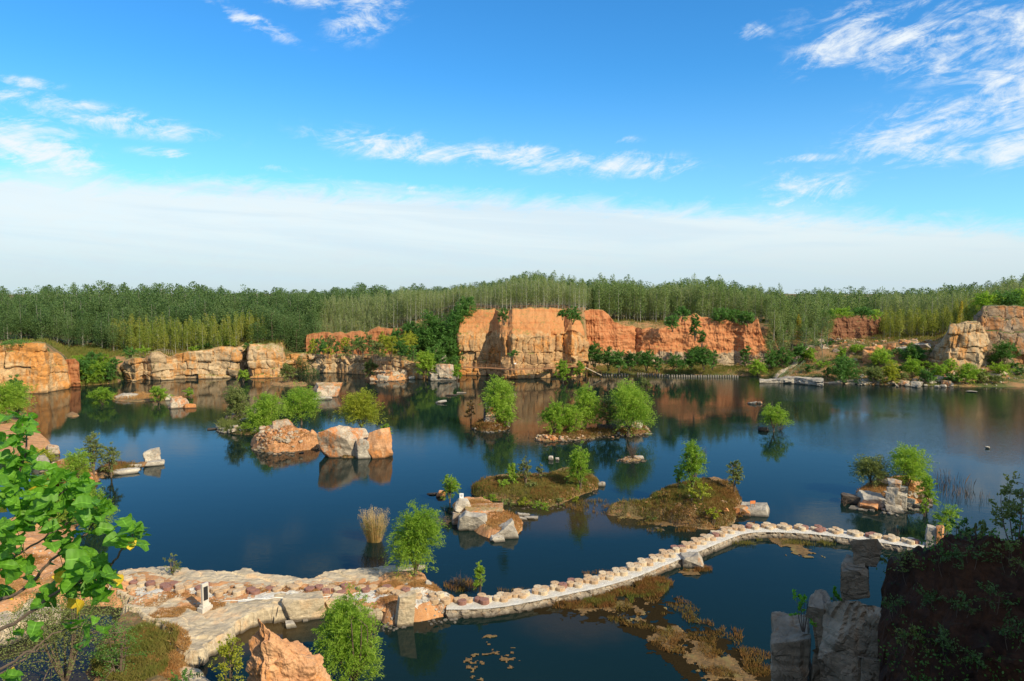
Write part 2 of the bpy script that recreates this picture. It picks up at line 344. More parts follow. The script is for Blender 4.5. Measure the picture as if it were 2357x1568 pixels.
M['mill_pale'] = simple('millstone_pale', (0.54, 0.42, 0.28), 0.9, 0.4, 6)
M['masonry'] = rock_mat('edge_masonry', (0.44, 0.37, 0.28), (0.26, 0.21, 0.16), (0.40, 0.22, 0.10), 0.3, scale=3.2, crack=0.9)
M['wood'] = simple('brown_timber', (0.34, 0.17, 0.08), 0.8, 0.5, 4)
M['wood_pale'] = simple('weathered_timber', (0.45, 0.36, 0.25), 0.85, 0.5, 4)
M['pile'] = simple('grey_pile', (0.25, 0.22, 0.18), 0.85, 0.5, 4)
M['rail_green'] = simple('green_rail', (0.16, 0.20, 0.12), 0.7, 0.4, 4)
M['marble'] = simple('pale_marble', (0.56, 0.51, 0.44), 0.6, 0.25, 2.5)
M['black_plate'] = simple('black_plate', (0.018, 0.018, 0.02), 0.25, 0.1, 3, 0.5)
M['white_paint'] = simple('white_paint', (0.80, 0.79, 0.76), 0.5, 0.1, 3)
M['ink'] = simple('ink', (0.05, 0.07, 0.12), 0.5, 0.1, 3)
M['sign_orange'] = simple('sign_board', (0.62, 0.20, 0.06), 0.6, 0.15, 3)
M['bark'] = simple('bark_brown', (0.14, 0.10, 0.07), 0.9, 0.5, 12)
M['bark_mid'] = simple('bark_mid', (0.22, 0.21, 0.17), 0.9, 0.4, 4)
M['bark_pale'] = simple('bark_pale', (0.31, 0.30, 0.25), 0.9, 0.4, 4)
M['cloth_dark'] = simple('dark_cloth', (0.03, 0.035, 0.06), 0.9, 0.2, 6)
M['skin'] = simple('skin', (0.42, 0.25, 0.17), 0.6, 0.1, 6)
M['hair'] = simple('hair', (0.015, 0.012, 0.01), 0.6, 0.1, 6)
M['rope'] = simple('white_pipe', (0.78, 0.76, 0.70), 0.5, 0.1, 6)

def leaf_mat(name, ca, cb, cc, trans=0.35, scale=0.8, islands=True, gloss=0.5, vein=False):
    m = bpy.data.materials.new(name); m.use_nodes = True; m.node_tree.nodes.clear(); t = NT(m.node_tree)
    pos, nor, g = coord(t); n = t.noise(pos, scale, 3, 0.6); rnd = g.outputs['Random Per Island']; orr = t.n('ShaderNodeObjectInfo').outputs['Random']
    col = t.mix(t.sm(n, 0.35, 0.65), ca, cb); col = t.mix(t.sm(rnd, 0.55, 1.0, 0, 0.8), col, cc); col = t.mix(t.m('MULTIPLY', orr, 0.35), col, cb)
    nb = t.noise(pos, 0.09, 4, 0.65); col = t.mix(t.sm(nb, 0.42, 0.62, 0, 0.6), col, cc)
    if vein:
        va = t.n('ShaderNodeAttribute'); va.attribute_name = 'vein'; col = t.mix(t.m('MULTIPLY', va.outputs['Fac'], .6), col, tuple(min(1, c * 1.9 + .04) for c in cc))
        sp = t.noise(pos, 60, 3, .6); col = t.mix(t.sm(sp, .68, .76, 0, .6), col, (0.20, 0.12, 0.03))
    b = t.n('ShaderNodeBsdfPrincipled'); t.L.new(col, b.inputs['Base Color']); b.inputs['Roughness'].default_value = 0.55; b.inputs['Specular IOR Level'].default_value = gloss * 0.4
    tr = t.n('ShaderNodeBsdfTranslucent'); t.L.new(t.mix(0.6, col, t.mix(1.0, col, (1.4, 1.5, 0.5), 'MULTIPLY')), tr.inputs['Color'])
    mx = t.n('ShaderNodeMixShader'); mx.inputs[0].default_value = trans; t.L.new(b.outputs[0], mx.inputs[1]); t.L.new(tr.outputs[0], mx.inputs[2])
    o = t.n('ShaderNodeOutputMaterial'); t.L.new(mx.outputs[0], o.inputs[0]); return m
M['willow'] = leaf_mat('willow_leaves', (0.15, 0.27, 0.025), (0.24, 0.38, 0.04), (0.36, 0.48, 0.07), .5)
M['willow_yellow'] = leaf_mat('yellow_green_leaves', (0.30, 0.33, 0.03), (0.24, 0.28, 0.03), (0.42, 0.42, 0.05), .45)
M['olive'] = leaf_mat('olive_leaves', (0.11, 0.15, 0.04), (0.16, 0.20, 0.05), (0.22, 0.24, 0.08), .3)
M['shrub'] = leaf_mat('shrub_leaves', (0.045, 0.12, 0.025), (0.075, 0.18, 0.03), (0.13, 0.25, 0.05), .3)
M['pop_dark'] = leaf_mat('dark_poplar_leaves', (0.055, 0.115, 0.036), (0.085, 0.15, 0.042), (0.145, 0.21, 0.07), .3, .35)
M['pop_slim'] = leaf_mat('slender_poplar_leaves', (0.18, 0.24, 0.085), (0.23, 0.28, 0.10), (0.33, 0.36, 0.16), .4, .35)
M['pop_young'] = leaf_mat('young_poplar_leaves', (0.16, 0.23, 0.04), (0.22, 0.27, 0.045), (0.34, 0.32, 0.06), .4, .35)
M['pop_yellow'] = leaf_mat('yellowing_poplar_leaves', (0.36, 0.32, 0.04), (0.42, 0.33, 0.04), (0.5, 0.36, 0.05), .4, .35)
M['grass_dry'] = leaf_mat('dry_grass', (0.44, 0.20, 0.065), (0.34, 0.17, 0.06), (0.52, 0.33, 0.14), .3, 1.5)
M['grass_green'] = leaf_mat('green_grass', (0.12, 0.17, 0.03), (0.20, 0.21, 0.045), (0.30, 0.22, 0.07), .35, 0.9)
M['grass_red'] = leaf_mat('rust_weed', (0.24, 0.11, 0.04), (0.17, 0.15, 0.035), (0.34, 0.16, 0.06), .3, 1.0)
M['reed'] = leaf_mat('reed_stems', (0.56, 0.33, 0.12), (0.40, 0.28, 0.09), (0.62, 0.46, 0.26), .3, 1.2)
M['twig'] = leaf_mat('bare_twigs', (0.17, 0.11, 0.07), (0.13, 0.09, 0.06), (0.22, 0.15, 0.10), .05, 1.2)
M['leaf_big'] = leaf_mat('broad_leaves', (0.10, 0.27, 0.012), (0.06, 0.19, 0.010), (0.15, 0.35, 0.02), .45, 3.0, gloss=1.2, vein=True)
M['leaf_gold'] = leaf_mat('yellow_leaves', (0.75, 0.48, 0.02), (0.68, 0.36, 0.02), (0.8, 0.6, 0.05), .4, 9.0, gloss=.8, vein=True)
M['sprout'] = leaf_mat('sprout_leaves', (0.10, 0.30, 0.02), (0.14, 0.36, 0.03), (0.2, 0.42, 0.05), .45, 2.0)

def water_mat():
    m, t, b = newmat('lake_water'); pos, nor, g = coord(t)
    n = t.noise(pos, 0.035, 4, 0.6, 0.4)
    col = t.mix(n, (0.003, 0.012, 0.012), (0.006, 0.017, 0.014))
    for (x, y, r, a) in ((630, 1445, 3.2, .8), (560, 1475, 3.0, .6), (1260, 1182, 7.0, .45), (1380, 1190, 6.0, .4), (150, 1520, 6.0, .6), (1330, 1410, 5.0, .35)):   # brown shallows over sediment
        q = P(x, y); d = t.vm('LENGTH', t.vm('SUBTRACT', pos, tuple(q))); col = t.mix(t.m('MULTIPLY', t.sm(t.m('ADD', d, t.m('MULTIPLY', t.noise(pos, .7, 4), 2.0)), r * .6, r * 1.5, a, 0.0), 1.0), col, (0.060, 0.036, 0.012))
    t.L.new(col, b.inputs['Base Color']); b.inputs['Roughness'].default_value = 0.04; b.inputs['IOR'].default_value = 1.30; b.inputs['Specular Tint'].default_value = (0.80, 0.90, 0.78, 1)
    r1 = t.noise(t.mapping(pos, (1.2, 2.8, 1)), 1.1, 3, 0.5); r2 = t.noise(t.mapping(pos, (0.35, 0.8, 1)), 0.8, 2, 0.5)
    # breeze patch towards the right of the lake
    br = t.noise(pos, 0.018, 3, 0.5, 0.8); xx = t.sep(pos)[0]
    amt = t.m('MULTIPLY', t.sm(br, 0.40, 0.60), t.sm(xx, 10.0, 60.0, 0.15, 1.0))
    h = t.m('ADD', t.m('MULTIPLY', r1, t.m('ADD', 0.35, t.m('MULTIPLY', amt, 4.0))), t.m('MULTIPLY', r2, 0.7))
    t.L.new(t.bump(h, 0.5, 0.014), b.inputs['Normal']); return m
M['water'] = water_mat()
def algae_mat():
    m, t, b = newmat('algae_mat'); pos, nor, g = coord(t); n = t.noise(pos, 4, 6, .7); n2 = t.noise(pos, .5, 4)
    col = t.mix(t.sm(n, .35, .65), (0.20, 0.115, 0.042), (0.09, 0.058, 0.024)); col = t.mix(t.sm(n2, .5, .65, 0, .6), col, (0.22, 0.18, 0.06))
    t.L.new(col, b.inputs['Base Color']); t.L.new(t.bump(n, .6, .05), b.inputs['Normal']); return m
M['algae'] = algae_mat()
M['weed_dark'] = simple('drowned_weed', (0.024, 0.017, 0.008), 1.0, 0.6, 5, .0, 1.0)
# ---------------------------------------------------------------- ground, lake, far shore
def rs(p): return math.hypot(p[0], p[1])
DRS = np.array([0, 3, 8, 15, 25, 40.0])
COLS = [(-900, 930, (-1, 1, 9, 9, 9, 9)), (0, 909, (-1, -1, 10.4, 10.3, 10, 8)), (112, 905, (-1, -1, 10, 10, 10, 8)), (156, 893, (-1, -1, 6.4, 6.5, 7, 6.5)),
 (166, 890, (.2, 1, 3.2, 5.2, 6.3, 6.5)), (268, 882, (.2, 1, 3, 5.5, 6.3, 6.5)), (282, 878, (-1, -1, 5.0, 6.1, 6.5, 6.5)), (545, 870, (-1, -1, 6.6, 6.6, 6.5, 6.5)),
 (552, 870, (-1, -1, 8.3, 8.2, 7, 6.5)), (652, 866, (-1, -1, 8.1, 8, 7, 6.5)), (660, 864, (-1, -1, 5.5, 5.8, 6.2, 9)), (690, 860, (-1, -1, 5.5, 5.8, 6.2, 11.6)), (775, 858.5, (-1, -1, 5.4, 5.8, 6.2, 11.6)), (845, 862, (-1, -1, 5.0, 5.6, 6.3, 12)), (900, 868, (-1, -1, 4.6, 5.4, 6.4, 12)),
 (940, 872, (-.5, 1, 2.2, 5, 9, 13)), (1045, 868, (-.5, 2, 5, 10, 15, 17.5)), (1052, 868, (-1, -1, -1, 17, 17.7, 17.7)), (1345, 868, (-1, -1, -1, 17, 17.7, 17.7)),
 (1356, 862, (.2, 0.9, 1.8, 1.5, 13, 13.5)), (1768, 866, (.2, .8, 1.8, 1.5, 12, 12.5)), (1790, 872, (.2, .8, 1.8, 2.5, 6, 8)), (1900, 880, (.9, 1.3, 2.2, 3.6, 6.5, 7.5)),
 (1990, 885, (.5, 1.0, 2.2, 4, 6.8, 8)), (2150, 888, (.2, .8, 2, 4, 7, 8.5)), (2200, 890, (.2, .8, 2, 4, 8, 11)), (2357, 892, (.2, .8, 2, 4, 10, 14)), (3200, 915, (.2, .8, 3, 8, 14, 16))]
_az, _rs, _zz = [], [], []
for x, y, zs in COLS:
    p = P(x, y, 0.0); _az.append(math.atan2(p[0], p[1])); _rs.append(rs(p)); _zz.append(zs)
_az = np.array(_az); _rs = np.array(_rs); _zz = np.array(_zz, float); _zz = np.where(_zz > 2.5, _zz * 1.12, _zz)
def shore_r(a): return np.interp(a, _az, _rs)
def land_z(x, y, noise=True):
    x = np.atleast_1d(np.asarray(x, float)); y = np.atleast_1d(np.asarray(y, float))
    a = np.arctan2(x, y); r = np.hypot(x, y); s = shore_r(a); s = s * np.where(np.abs(a) > 1.0, np.clip(1 - (np.abs(a) - 1.0) * 0.45, 0.35, 1), 1)
    dr = r - s; z = np.full_like(r, -4.0)
    prof = np.stack([np.interp(a, _az, _zz[:, k]) for k in range(6)], 1)
    zi = np.zeros_like(r)
    for k in range(5):
        f = np.clip((dr - DRS[k]) / (DRS[k + 1] - DRS[k]), 0, 1); f = f * f * (3 - 2 * f)
        m = dr >= DRS[k]; zi = np.where(m, prof[:, k] * (1 - f) + prof[:, k + 1] * f, zi)
    z = np.where(dr >= 0, zi, np.where(dr > -5, prof[:, 0] + dr * 0.8, -4)); z = np.where(dr < -5, -4.5, z)
    if noise:
        pp = np.stack([x, y, 0 * x], 1); z = z + fbm(pp * 0.16, 4, 3) * np.clip((dr - 1) / 6, 0, 1) * 1.0 + fbm(pp * 0.9, 3, 8) * np.clip(dr / 3, 0, 1) * 0.22
    z = np.where(r > 420, np.maximum(-4.5, z * np.clip(1 - (r - 420) / 300, .25, 1)), z)
    # the viewer's own hill and an unseen peak behind right, shaped to shade the near slope
    hill = 23.3 - 1.25 * np.maximum(0, y + 0.6) - 0.02 * np.maximum(0, np.abs(x) - 20)
    g = 32 * np.exp(-(((x - 53) / 15) ** 2 + ((y + 12) / 15) ** 2) / 1.6)
    hz = np.where(y < 40, hill + g, -9); 
    return np.maximum(z, hz)
def gz(x, y): return float(land_z([x], [y])[0])

azs = np.concatenate([np.linspace(-math.pi, -0.80, 34)[:-1], np.linspace(-0.80, 0.80, 520), np.linspace(0.80, math.pi, 34)[1:]])
rr = np.concatenate([[0.4, 1.5, 3, 5, 8, 12, 16, 20, 25, 30, 36, 43, 50, 60, 72, 85, 100, 115, 128], np.arange(136, 260, 1.1), [265, 275, 290, 310, 340, 380, 450, 600, 900, 1500, 3000, 6000]])
A, Rr = np.meshgrid(azs, rr, indexing='ij'); gx, gy = (np.sin(A) * Rr).ravel(), (np.cos(A) * Rr).ravel()
tag(obj('ground', mesh_of('ground', np.stack([gx, gy, land_z(gx, gy)], 1), grid_faces(len(azs), len(rr))[:, ::-1], M['ground'], True)), kind='structure')
wv = MB(); wv.add([[-900, -60, 0], [900, -60, 0], [900, 700, 0], [-900, 700, 0]], [[0, 1, 2, 3]])
tag(wv.obj('water', M['water']), kind='structure')

# ---------------------------------------------------------------- cliffs
def blocks(s, z, seed, lt=1.8, cw=3.2, amp=0.9, crack=0.25):
    """masonry-like joints of a quarried face: returns outward offset"""
    p3 = np.stack([s * .25, z * .25, 0 * s], 1)
    zz = (z + fbm(p3 * 1.2, 3, seed) * 1.0) / lt; lj = np.floor(zz + 0.35 * np.sin(zz * 2.1 + seed)).astype(int)
    fz = (zz + 0.35 * np.sin(zz * 2.1 + seed)) % 1
    w = cw * (0.55 + 0.9 * h1(lj, seed + 1)); ss = (s + 40 * h1(lj // 2, seed + 2) + fbm(p3 * 1.7, 3, seed + 5) * 1.2) / w
    ci = np.floor(ss).astype(int); fs = ss % 1
    off = (h2(ci, lj, seed + 3) - 0.4) * amp * (0.4 + h2(ci // 2, lj // 2, seed + 9))
    e = np.minimum(np.minimum(fs, 1 - fs) * w, np.minimum(fz, 1 - fz) * lt * 0.8)
    tilt = (fz - 0.5) * (h2(ci, lj, seed + 7) - .5) * 0.9 * amp + (fs - .5) * (h2(ci, lj, seed + 8) - .5) * 1.1 * amp
    return off + tilt - crack * np.exp(-(e / 0.16) ** 2)
def cliff(name, pts, mat, label, cat='cliff', style='rock', res=0.24, back=7, amp=1.0, seed=0, lt=1.8, cw=3.2, zb=0.0, split=None, drop=1.5, backz=0.0):
    """pts: (x, y_base, y_top, lean, extra forward shift of foot)"""
    B, T = [], []
    for q in pts:
        x, yb, yt, lean = q[:4]; fw = q[4] if len(q) > 4 else 0.0
        b = P(x, yb, zb) if yb is not None else None; R = rs(b) - fw
        d = b[:2] / rs(b); bb = np.array([d[0] * R, d[1] * R, zb]); t_ = PR(x, yt, R + lean); B.append(bb); T.append(np.array([d[0] * (R + lean), d[1] * (R + lean), t_[2]]))
    B, T = np.array(B), np.array(T)
    L = np.concatenate([[0], np.cumsum(np.linalg.norm(np.diff(B[:, :2], axis=0), axis=1))]); n = max(8, int(L[-1] / res))
    s = np.linspace(0, L[-1], n); b = np.stack([np.interp(s, L, B[:, k]) for k in range(3)], 1); t_ = np.stack([np.interp(s, L, T[:, k]) for k in range(3)], 1)
    tg = np.gradient(b[:, :2], axis=0); 
    k5 = max(3, int(1.5 / res)) | 1; pad = k5 // 2
    tg = np.stack([np.convolve(np.pad(tg[:, k], pad, 'edge'), np.ones(k5) / k5, 'valid') for k in range(2)], 1)
    tg /= np.linalg.norm(tg, axis=1)[:, None] + 1e-9
    out = np.stack([tg[:, 1], -tg[:, 0]], 1); vw = -b[:, :2] / np.linalg.norm(b[:, :2], axis=1)[:, None]
    out = out * np.where((out * vw).sum(1) < 0, -1, 1)[:, None]
    hmax = (t_[:, 2] - b[:, 2]).max(); nv = max(6, int((hmax + 1.2) / res)); nb = 10
    kk = np.linspace(0, 1, nv)
    zlow = b[:, 2] - 1.2
    Z = zlow[:, None] + (t_[:, 2] - zlow)[:, None] * kk[None, :]
    if split is None: prof = kk[None, :] * np.ones((n, 1))
    else:                                        # lower part upright, the soil above it laid back
        zf = np.clip((Z - split) / np.maximum(t_[:, 2][:, None] - split, .5), 0, 1); prof = 0.12 * kk[None, :] + 0.88 * zf
    X = b[:, 0][:, None] + (t_[:, 0] - b[:, 0])[:, None] * prof; Y = b[:, 1][:, None] + (t_[:, 1] - b[:, 1])[:, None] * prof
    S = np.repeat(s, nv); Zf = Z.ravel(); p3 = np.stack([X.ravel(), Y.ravel(), Zf], 1)
    fade = np.clip((1 - np.tile(kk, n)) * 7, 0.15, 1)
    if style == 'rock':
        D = blocks(S, Zf, seed, lt, cw, amp) + fbm(p3 * 0.14, 3, seed + 20) * 1.3 * amp + fbm(p3 * 1.1, 4, seed + 30) * 0.28
        if split is not None:
            q = np.clip((Zf - split - fbm(p3 * .3, 3, seed + 4) * 2.2) / 1.2, 0, 1)
            De = ridg(p3 * np.array([.45, .45, .10]), 4, seed + 41) * 0.45 + fbm(p3 * 0.9, 4, seed + 42) * 0.3 + 0.2
            D = D * (1 - q) + De * q
    else:
        fl = p3 * np.array([0.5, 0.5, 0.07]); D = ridg(fl, 4, seed) * (0.45 + 0.5 * fbm(p3 * .08, 2, seed + 77)) * amp + fbm(p3 * np.array([.12, .12, .8]), 3, seed + 78) * .5 + ridg(p3 * .35, 4, seed + 79) * .6 + fbm(p3 * 0.10, 3, seed + 20) * 2.0 * amp + fbm(p3 * 1.0, 4, seed + 30) * 0.5 + ridg(p3 * np.array([1.4, 1.4, .3]), 3, seed + 35) * .25
        if style == 'mixed':
            q = np.clip((4.2 + fbm(p3 * .2, 3, seed) * 3 - Zf) / 1.0, 0, 1); D = D * (1 - q) + (blocks(S, Zf, seed, 1.3, 2.2, 0.9) + 0.5) * q
    D = D * (0.35 + 0.65 * fade)
    O = np.repeat(out, nv, 0); X = X.ravel() + O[:, 0] * D; Y = Y.ravel() + O[:, 1] * D
    zed = Zf + (fbm(np.stack([S * .5, 0 * S, 0 * S], 1), 4, seed + 50) * 0.5 * amp) * np.tile(kk ** 4, n)
    V = np.stack([X, Y, zed], 1).reshape(n, nv, 3)
    fb = np.linspace(0, 1, nb + 1)[1:]
    tb = V[:, -1:, :].repeat(nb, 1); dd = b[:, :2] / np.linalg.norm(b[:, :2], axis=1)[:, None]
    tb[:, :, 0] += dd[:, 0][:, None] * back * fb; tb[:, :, 1] += dd[:, 1][:, None] * back * fb
    tb[:, :, 2] += fbm(tb.reshape(-1, 3) * 0.5, 3, seed + 60).reshape(n, nb) * 0.4 + backz * fb - drop * fb[None, :] ** 5
    V = np.concatenate([V, tb], 1); nn_ = V.shape[1]
    # closing skirts at both ends
    V = V.reshape(-1, 3); F = [grid_faces(n, nn_)]
    ex = []; fx = []
    for e_ in (0, n - 1):
        idx = np.arange(nn_) + e_ * nn_; low = V[idx].copy(); low[:, 2] = zlow[e_]; low[:, :2] = V[idx][:, :2] + dd[e_] * 0.5
        o = len(V) + sum(len(q) for q in ex); ex.append(low); k = np.arange(nn_ - 1)
        q = np.stack([idx[k], idx[k + 1], o + k + 1, o + k], 1); fx.append(q if e_ == 0 else q[:, ::-1])
    V = np.vstack([V] + ex); F = [np.vstack(F + fx)]
    o = world_obj(name, V, F, mat); tag(o, label, cat); return o

cliff('rock_cliff', [(-420, 925, 800, 1.5), (-60, 915, 795, 1.5), (-5, 909, 793, 1.2), (35, 907, 793, 1.2), (58, 906.5, 790, 1.0), (92, 906, 790, 1.0), (108, 905, 792, 0.8), (118, 902, 812, .9), (136, 899, 814, 1.2), (150, 897, 826, 1.2), (158, 896, 836, 1.2), (160, 880, 838, .8, -1.0)],
      M['cliff_gold'], 'golden sandstone cliff block rising from the water at the far left edge', seed=3, lt=3.6, cw=9.0, amp=.8, back=9)
cliff('earth_bluff', [(154, 884, 828, 1.0), (164, 884, 826, 1.0), (176, 884, 826, 1.0), (184, 884, 838, 1.0)], M['earth_bank'], 'small orange earth bluff beside the golden cliff block on the left', style='earth', seed=5, zb=.8, back=4)
cliff('rock_cliff', [(272, 873, 846, 1.2), (290, 876, 828, 1.2), (312, 878, 824, .8), (330, 876, 826, .8, -2), (338, 876, 824, .6, -1), (352, 876, 812, .2), (370, 875, 811, -.2, .6), (396, 874, 822, .2), (404, 873, 816, .4), (436, 873, 812, .8), (470, 872, 808, .8), (505, 871, 801, .8), (545, 870, 800, .8),
       (560, 869, 794, 1.5, -3.5), (574, 868, 794, 1.5, -4.5), (577, 871, 794, 1.2), (590, 871, 794, 3.2), (620, 870, 793, 3.6), (640, 869, 794, 3.6), (652, 868, 800, 3.2), (656, 866, 814, 1.0)],
      M['cliff_pale'], 'long pale tan quarried cliff in the middle left, stepping up to a soil capped block', seed=11, lt=2.9, cw=3.4, amp=1.15, split=7.4)
cliff('rock_cliff', [(654, 862, 816, 0.7), (690, 861, 816, .6), (735, 860, 816, .6), (770, 859, 816, .4), (785, 861, 817, .8, -1.2), (820, 862, 817, .4), (845, 864, 818, .6, -1), (880, 866, 822, .8), (912, 870, 826, 1.0), (950, 872, 834, 1.0), (975, 873, 840, 1.2)],
      M['cliff_pale'], 'low pale stone quarry wall below the dirt path with the fence', seed=15, lt=2.4, cw=2.6, amp=.9, back=5, backz=.3, drop=.8)
cliff('earth_bluff', [(708, 812, 772, 1), (722, 812, 768, 1.2), (790, 812, 766, 2), (850, 811, 762, 2), (872, 811, 755, 2), (890, 811, 757, 2), (935, 811, 760, 2), (975, 812, 756, 3)],
      M['earth_bank'], 'orange soil embankment overgrown with shrubs behind the fenced path', style='earth', seed=19, zb=6.0, back=6, amp=1.3)
cliff('rock_outcrop', [(1052, 862, 755, 3, -3), (1060, 864, 735, 5), (1068, 864, 720, 7), (1078, 864, 713, 8.5), (1100, 864, 713, 8.5), (1125, 864, 713, 8.5), (1140, 864, 713, 8.5, -.6), (1147, 866, 714, 8.5, .5), (1154, 870, 720, 7), (1160, 871, 716, 8), (1172, 872, 713, 9), (1180, 873, 712, 8.5), (1220, 872, 711, 8.5), (1262, 871, 711, 8.5),
       (1270, 869, 711, 9.0, -1.5), (1300, 868, 712, 9.0, -1.5), (1316, 869, 712, 8.0), (1326, 868, 724, 6), (1338, 867, 748, 4.5), (1346, 866, 772, 3), (1352, 858, 800, 2, -2)],
      M['cliff_big'], 'huge flat topped orange rock outcrop with a boardwalk round its foot', cat='rock outcrop', seed=23, lt=4.2, cw=2.3, amp=1.25, split=11.8, back=9, drop=.6)
cliff('earth_cliff', [(1336, 842, 728, 2, 1), (1345, 842, 716, 3), (1358, 842, 713, 4), (1385, 842, 714, 4), (1400, 841, 722, 4), (1412, 841, 742, 3.5), (1440, 841, 750, 3), (1462, 840, 754, 2, -2), (1478, 841, 755, 2.5), (1525, 841, 754, 3), (1552, 841, 745, 4), (1565, 841, 732, 5), (1595, 841, 724, 5.5), (1630, 841, 732, 5), (1652, 841, 742, 4),
       (1668, 841, 737, 4), (1690, 841, 743, 3, -1), (1712, 842, 745, 3), (1728, 842, 745, 2.5), (1741, 842, 734, 2.5), (1752, 842, 770, 2.5), (1766, 842, 800, 3), (1782, 844, 822, 3)],
      M['earth_cliff'], 'long bright orange earth cliff with ragged gullied top right of the outcrop', style='mixed', seed=29, zb=1.6, back=8, amp=1.1)
cliff('earth_mound', [(1866, 786, 770, 3, -2), (1878, 786, 745, 2.5), (1885, 786, 729, 2.2), (1920, 785, 724, 2), (1960, 785, 726, 2), (2008, 783, 725, 2), (2022, 782, 730, 2), (2030, 782, 765, 2.5, -2)],
      M['mound'], 'brown square earth mound with grass on top among the right hand trees', style='earth', seed=33, zb=8.0, back=14, amp=.5)
# right hand rocky slope
cliff('rock_cliff', [(2135, 862, 822, 2, -4), (2150, 864, 800, 3, -1), (2170, 866, 775, 3), (2182, 868, 748, 3), (2215, 869, 738, 3), (2250, 869, 740, 2.5), (2262, 867, 765, 3, -2), (2275, 866, 800, 3, -4)],
      M['cliff_pale'], 'jagged orange and grey rock buttress on the right shore', seed=37, zb=1.6, lt=2.6, cw=2.6, amp=1.2, back=8)
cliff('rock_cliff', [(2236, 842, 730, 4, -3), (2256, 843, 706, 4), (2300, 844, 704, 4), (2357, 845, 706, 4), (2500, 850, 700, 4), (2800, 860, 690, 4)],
      M['cliff_far_right'], 'tall brown and grey rock cliff at the far right edge', seed=41, zb=4.0, lt=4.2, cw=6, amp=1.1, back=14)
cliff('rock_cliff', [(1885, 826, 802, 1.5), (1915, 828, 797, 1.5), (1960, 828, 795, 2), (2010, 828, 795, 2), (2050, 828, 792, 2), (2090, 830, 790, 2), (2130, 834, 800, 2)],
      M['rock_mixed'], 'low broken rock ledge below the hedge on the right', seed=45, zb=3.7, lt=1.5, cw=2.6, amp=.9, back=5)

# ---------------------------------------------------------------- polygons of near land
def catmull(pts, n=12):
    pts = np.asarray(pts, float); o = []
    for i in range(len(pts)):
        a, b, c, d = pts[i - 1], pts[i], pts[(i + 1) % len(pts)], pts[(i + 2) % len(pts)]
        t = np.linspace(0, 1, n, endpoint=False)[:, None]
        o.append(0.5 * (2 * b + (c - a) * t + (2 * a - 5 * b + 4 * c - d) * t * t + (3 * b - a - 3 * c + d) * t ** 3))
    return np.vstack(o)
def sdist(q, poly):
    """signed distance, positive inside"""
    q = np.asarray(q, float); d = np.full(len(q), 1e9); ins = np.zeros(len(q), bool)
    for i in range(len(poly)):
        a, b = poly[i - 1], poly[i]; ab = b - a; t = np.clip(((q - a) @ ab) / (ab @ ab + 1e-12), 0, 1)
        d = np.minimum(d, np.linalg.norm(q - a - t[:, None] * ab, axis=1))
        c = ((a[1] > q[:, 1]) != (b[1] > q[:, 1])); xx = (b[0] - a[0]) * (q[:, 1] - a[1]) / (b[1] - a[1] + 1e-12) + a[0]
        ins ^= c & (q[:, 0] < xx)
    return np.where(ins, d, -d)
class Land:
    def __init__(s, px, h, edge=1.0, seed=0, rough=0.25, rounded=True, wob=0.4, hill=0.0, z0=0.0, res=0.22, steep=False, strata=0):
        pts = [P(x, y, z0)[:2] for x, y in px]; s.poly = catmull(pts, 8) if rounded else np.array(pts)
        s.h, s.edge, s.seed, s.rough, s.wob, s.hill, s.res, s.steep = h, edge, seed, rough, wob, hill, res, steep
        s.strata = strata
    def z(s, x, y):
        x = np.atleast_1d(np.asarray(x, float)); y = np.atleast_1d(np.asarray(y, float)); q = np.stack([x, y], 1); p3 = np.stack([x, y, 0 * x], 1)
        d = sdist(q, s.poly) + fbm(p3 * 0.55, 4, s.seed) * s.wob
        if s.strata: d = d + np.round(vnoise(p3 * .7, s.seed + 31) * 2.2) * .22 + np.round(vnoise(p3 * 1.9, s.seed + 32) * 1.6) * .10
        f = np.clip((d + 0.25) / s.edge, 0, 1)
        f = f if not s.steep else f ** 0.7
        f = f * f * (3 - 2 * f)
        z = -0.7 + (s.h + 0.7) * f + s.hill * (1 - np.exp(-np.maximum(d, 0) / max(1.0, s.edge * 2.2)))
        z = z + (fbm(p3 * 0.5, 3, s.seed + 3) * 0.6 + fbm(p3 * 1.9, 3, s.seed + 5) * 0.4) * s.rough * np.clip(d * 1.5 + .3, 0, 1)
        if s.strata:
            t = (x * .42 + y * .91) * 0.85 + fbm(p3 * .25, 3, s.seed + 40) * 1.6; k = np.floor(t); ft = t - k
            z = z + ((h1(k.astype(int) + 900, s.seed) - .5) * .30 + (ft - .5) * .20 * (h1(k.astype(int) + 700, s.seed) - .2) - .05 * np.exp(-(np.minimum(ft, 1 - ft) / .07) ** 2)) * np.clip(d * 2, 0, 1) * s.strata
        return np.where(d < -0.6, -0.9, z)
    def zf(s, x, y): return float(s.z([x], [y])[0])
    def build(s, name, mat, label=None, cat=None, kind=None, group=None):
        lo, hi = s.poly.min(0) - 0.8, s.poly.max(0) + 0.8; nx, ny = int((hi[0] - lo[0]) / s.res) + 2, int((hi[1] - lo[1]) / s.res) + 2
        gx, gy = np.meshgrid(np.linspace(lo[0], hi[0], nx), np.linspace(lo[1], hi[1], ny), indexing='ij'); gx, gy = gx.ravel(), gy.ravel()
        z = s.z(gx, gy); V = np.stack([gx, gy, z], 1); F = grid_faces(nx, ny); F = F[z[F].max(1) > -0.55]
        k = np.unique(F); mp = -np.ones(len(V), int); mp[k] = np.arange(len(k)); V = V[k]; F = mp[F]
        V[:, :2] += np.stack([fbm(V * 0.9, 3, s.seed + 11), fbm(V * 0.9, 3, s.seed + 12)], 1) * 0.12
        o = world_obj(name, V, F, mat); tag(o, label, cat, group, kind); return o

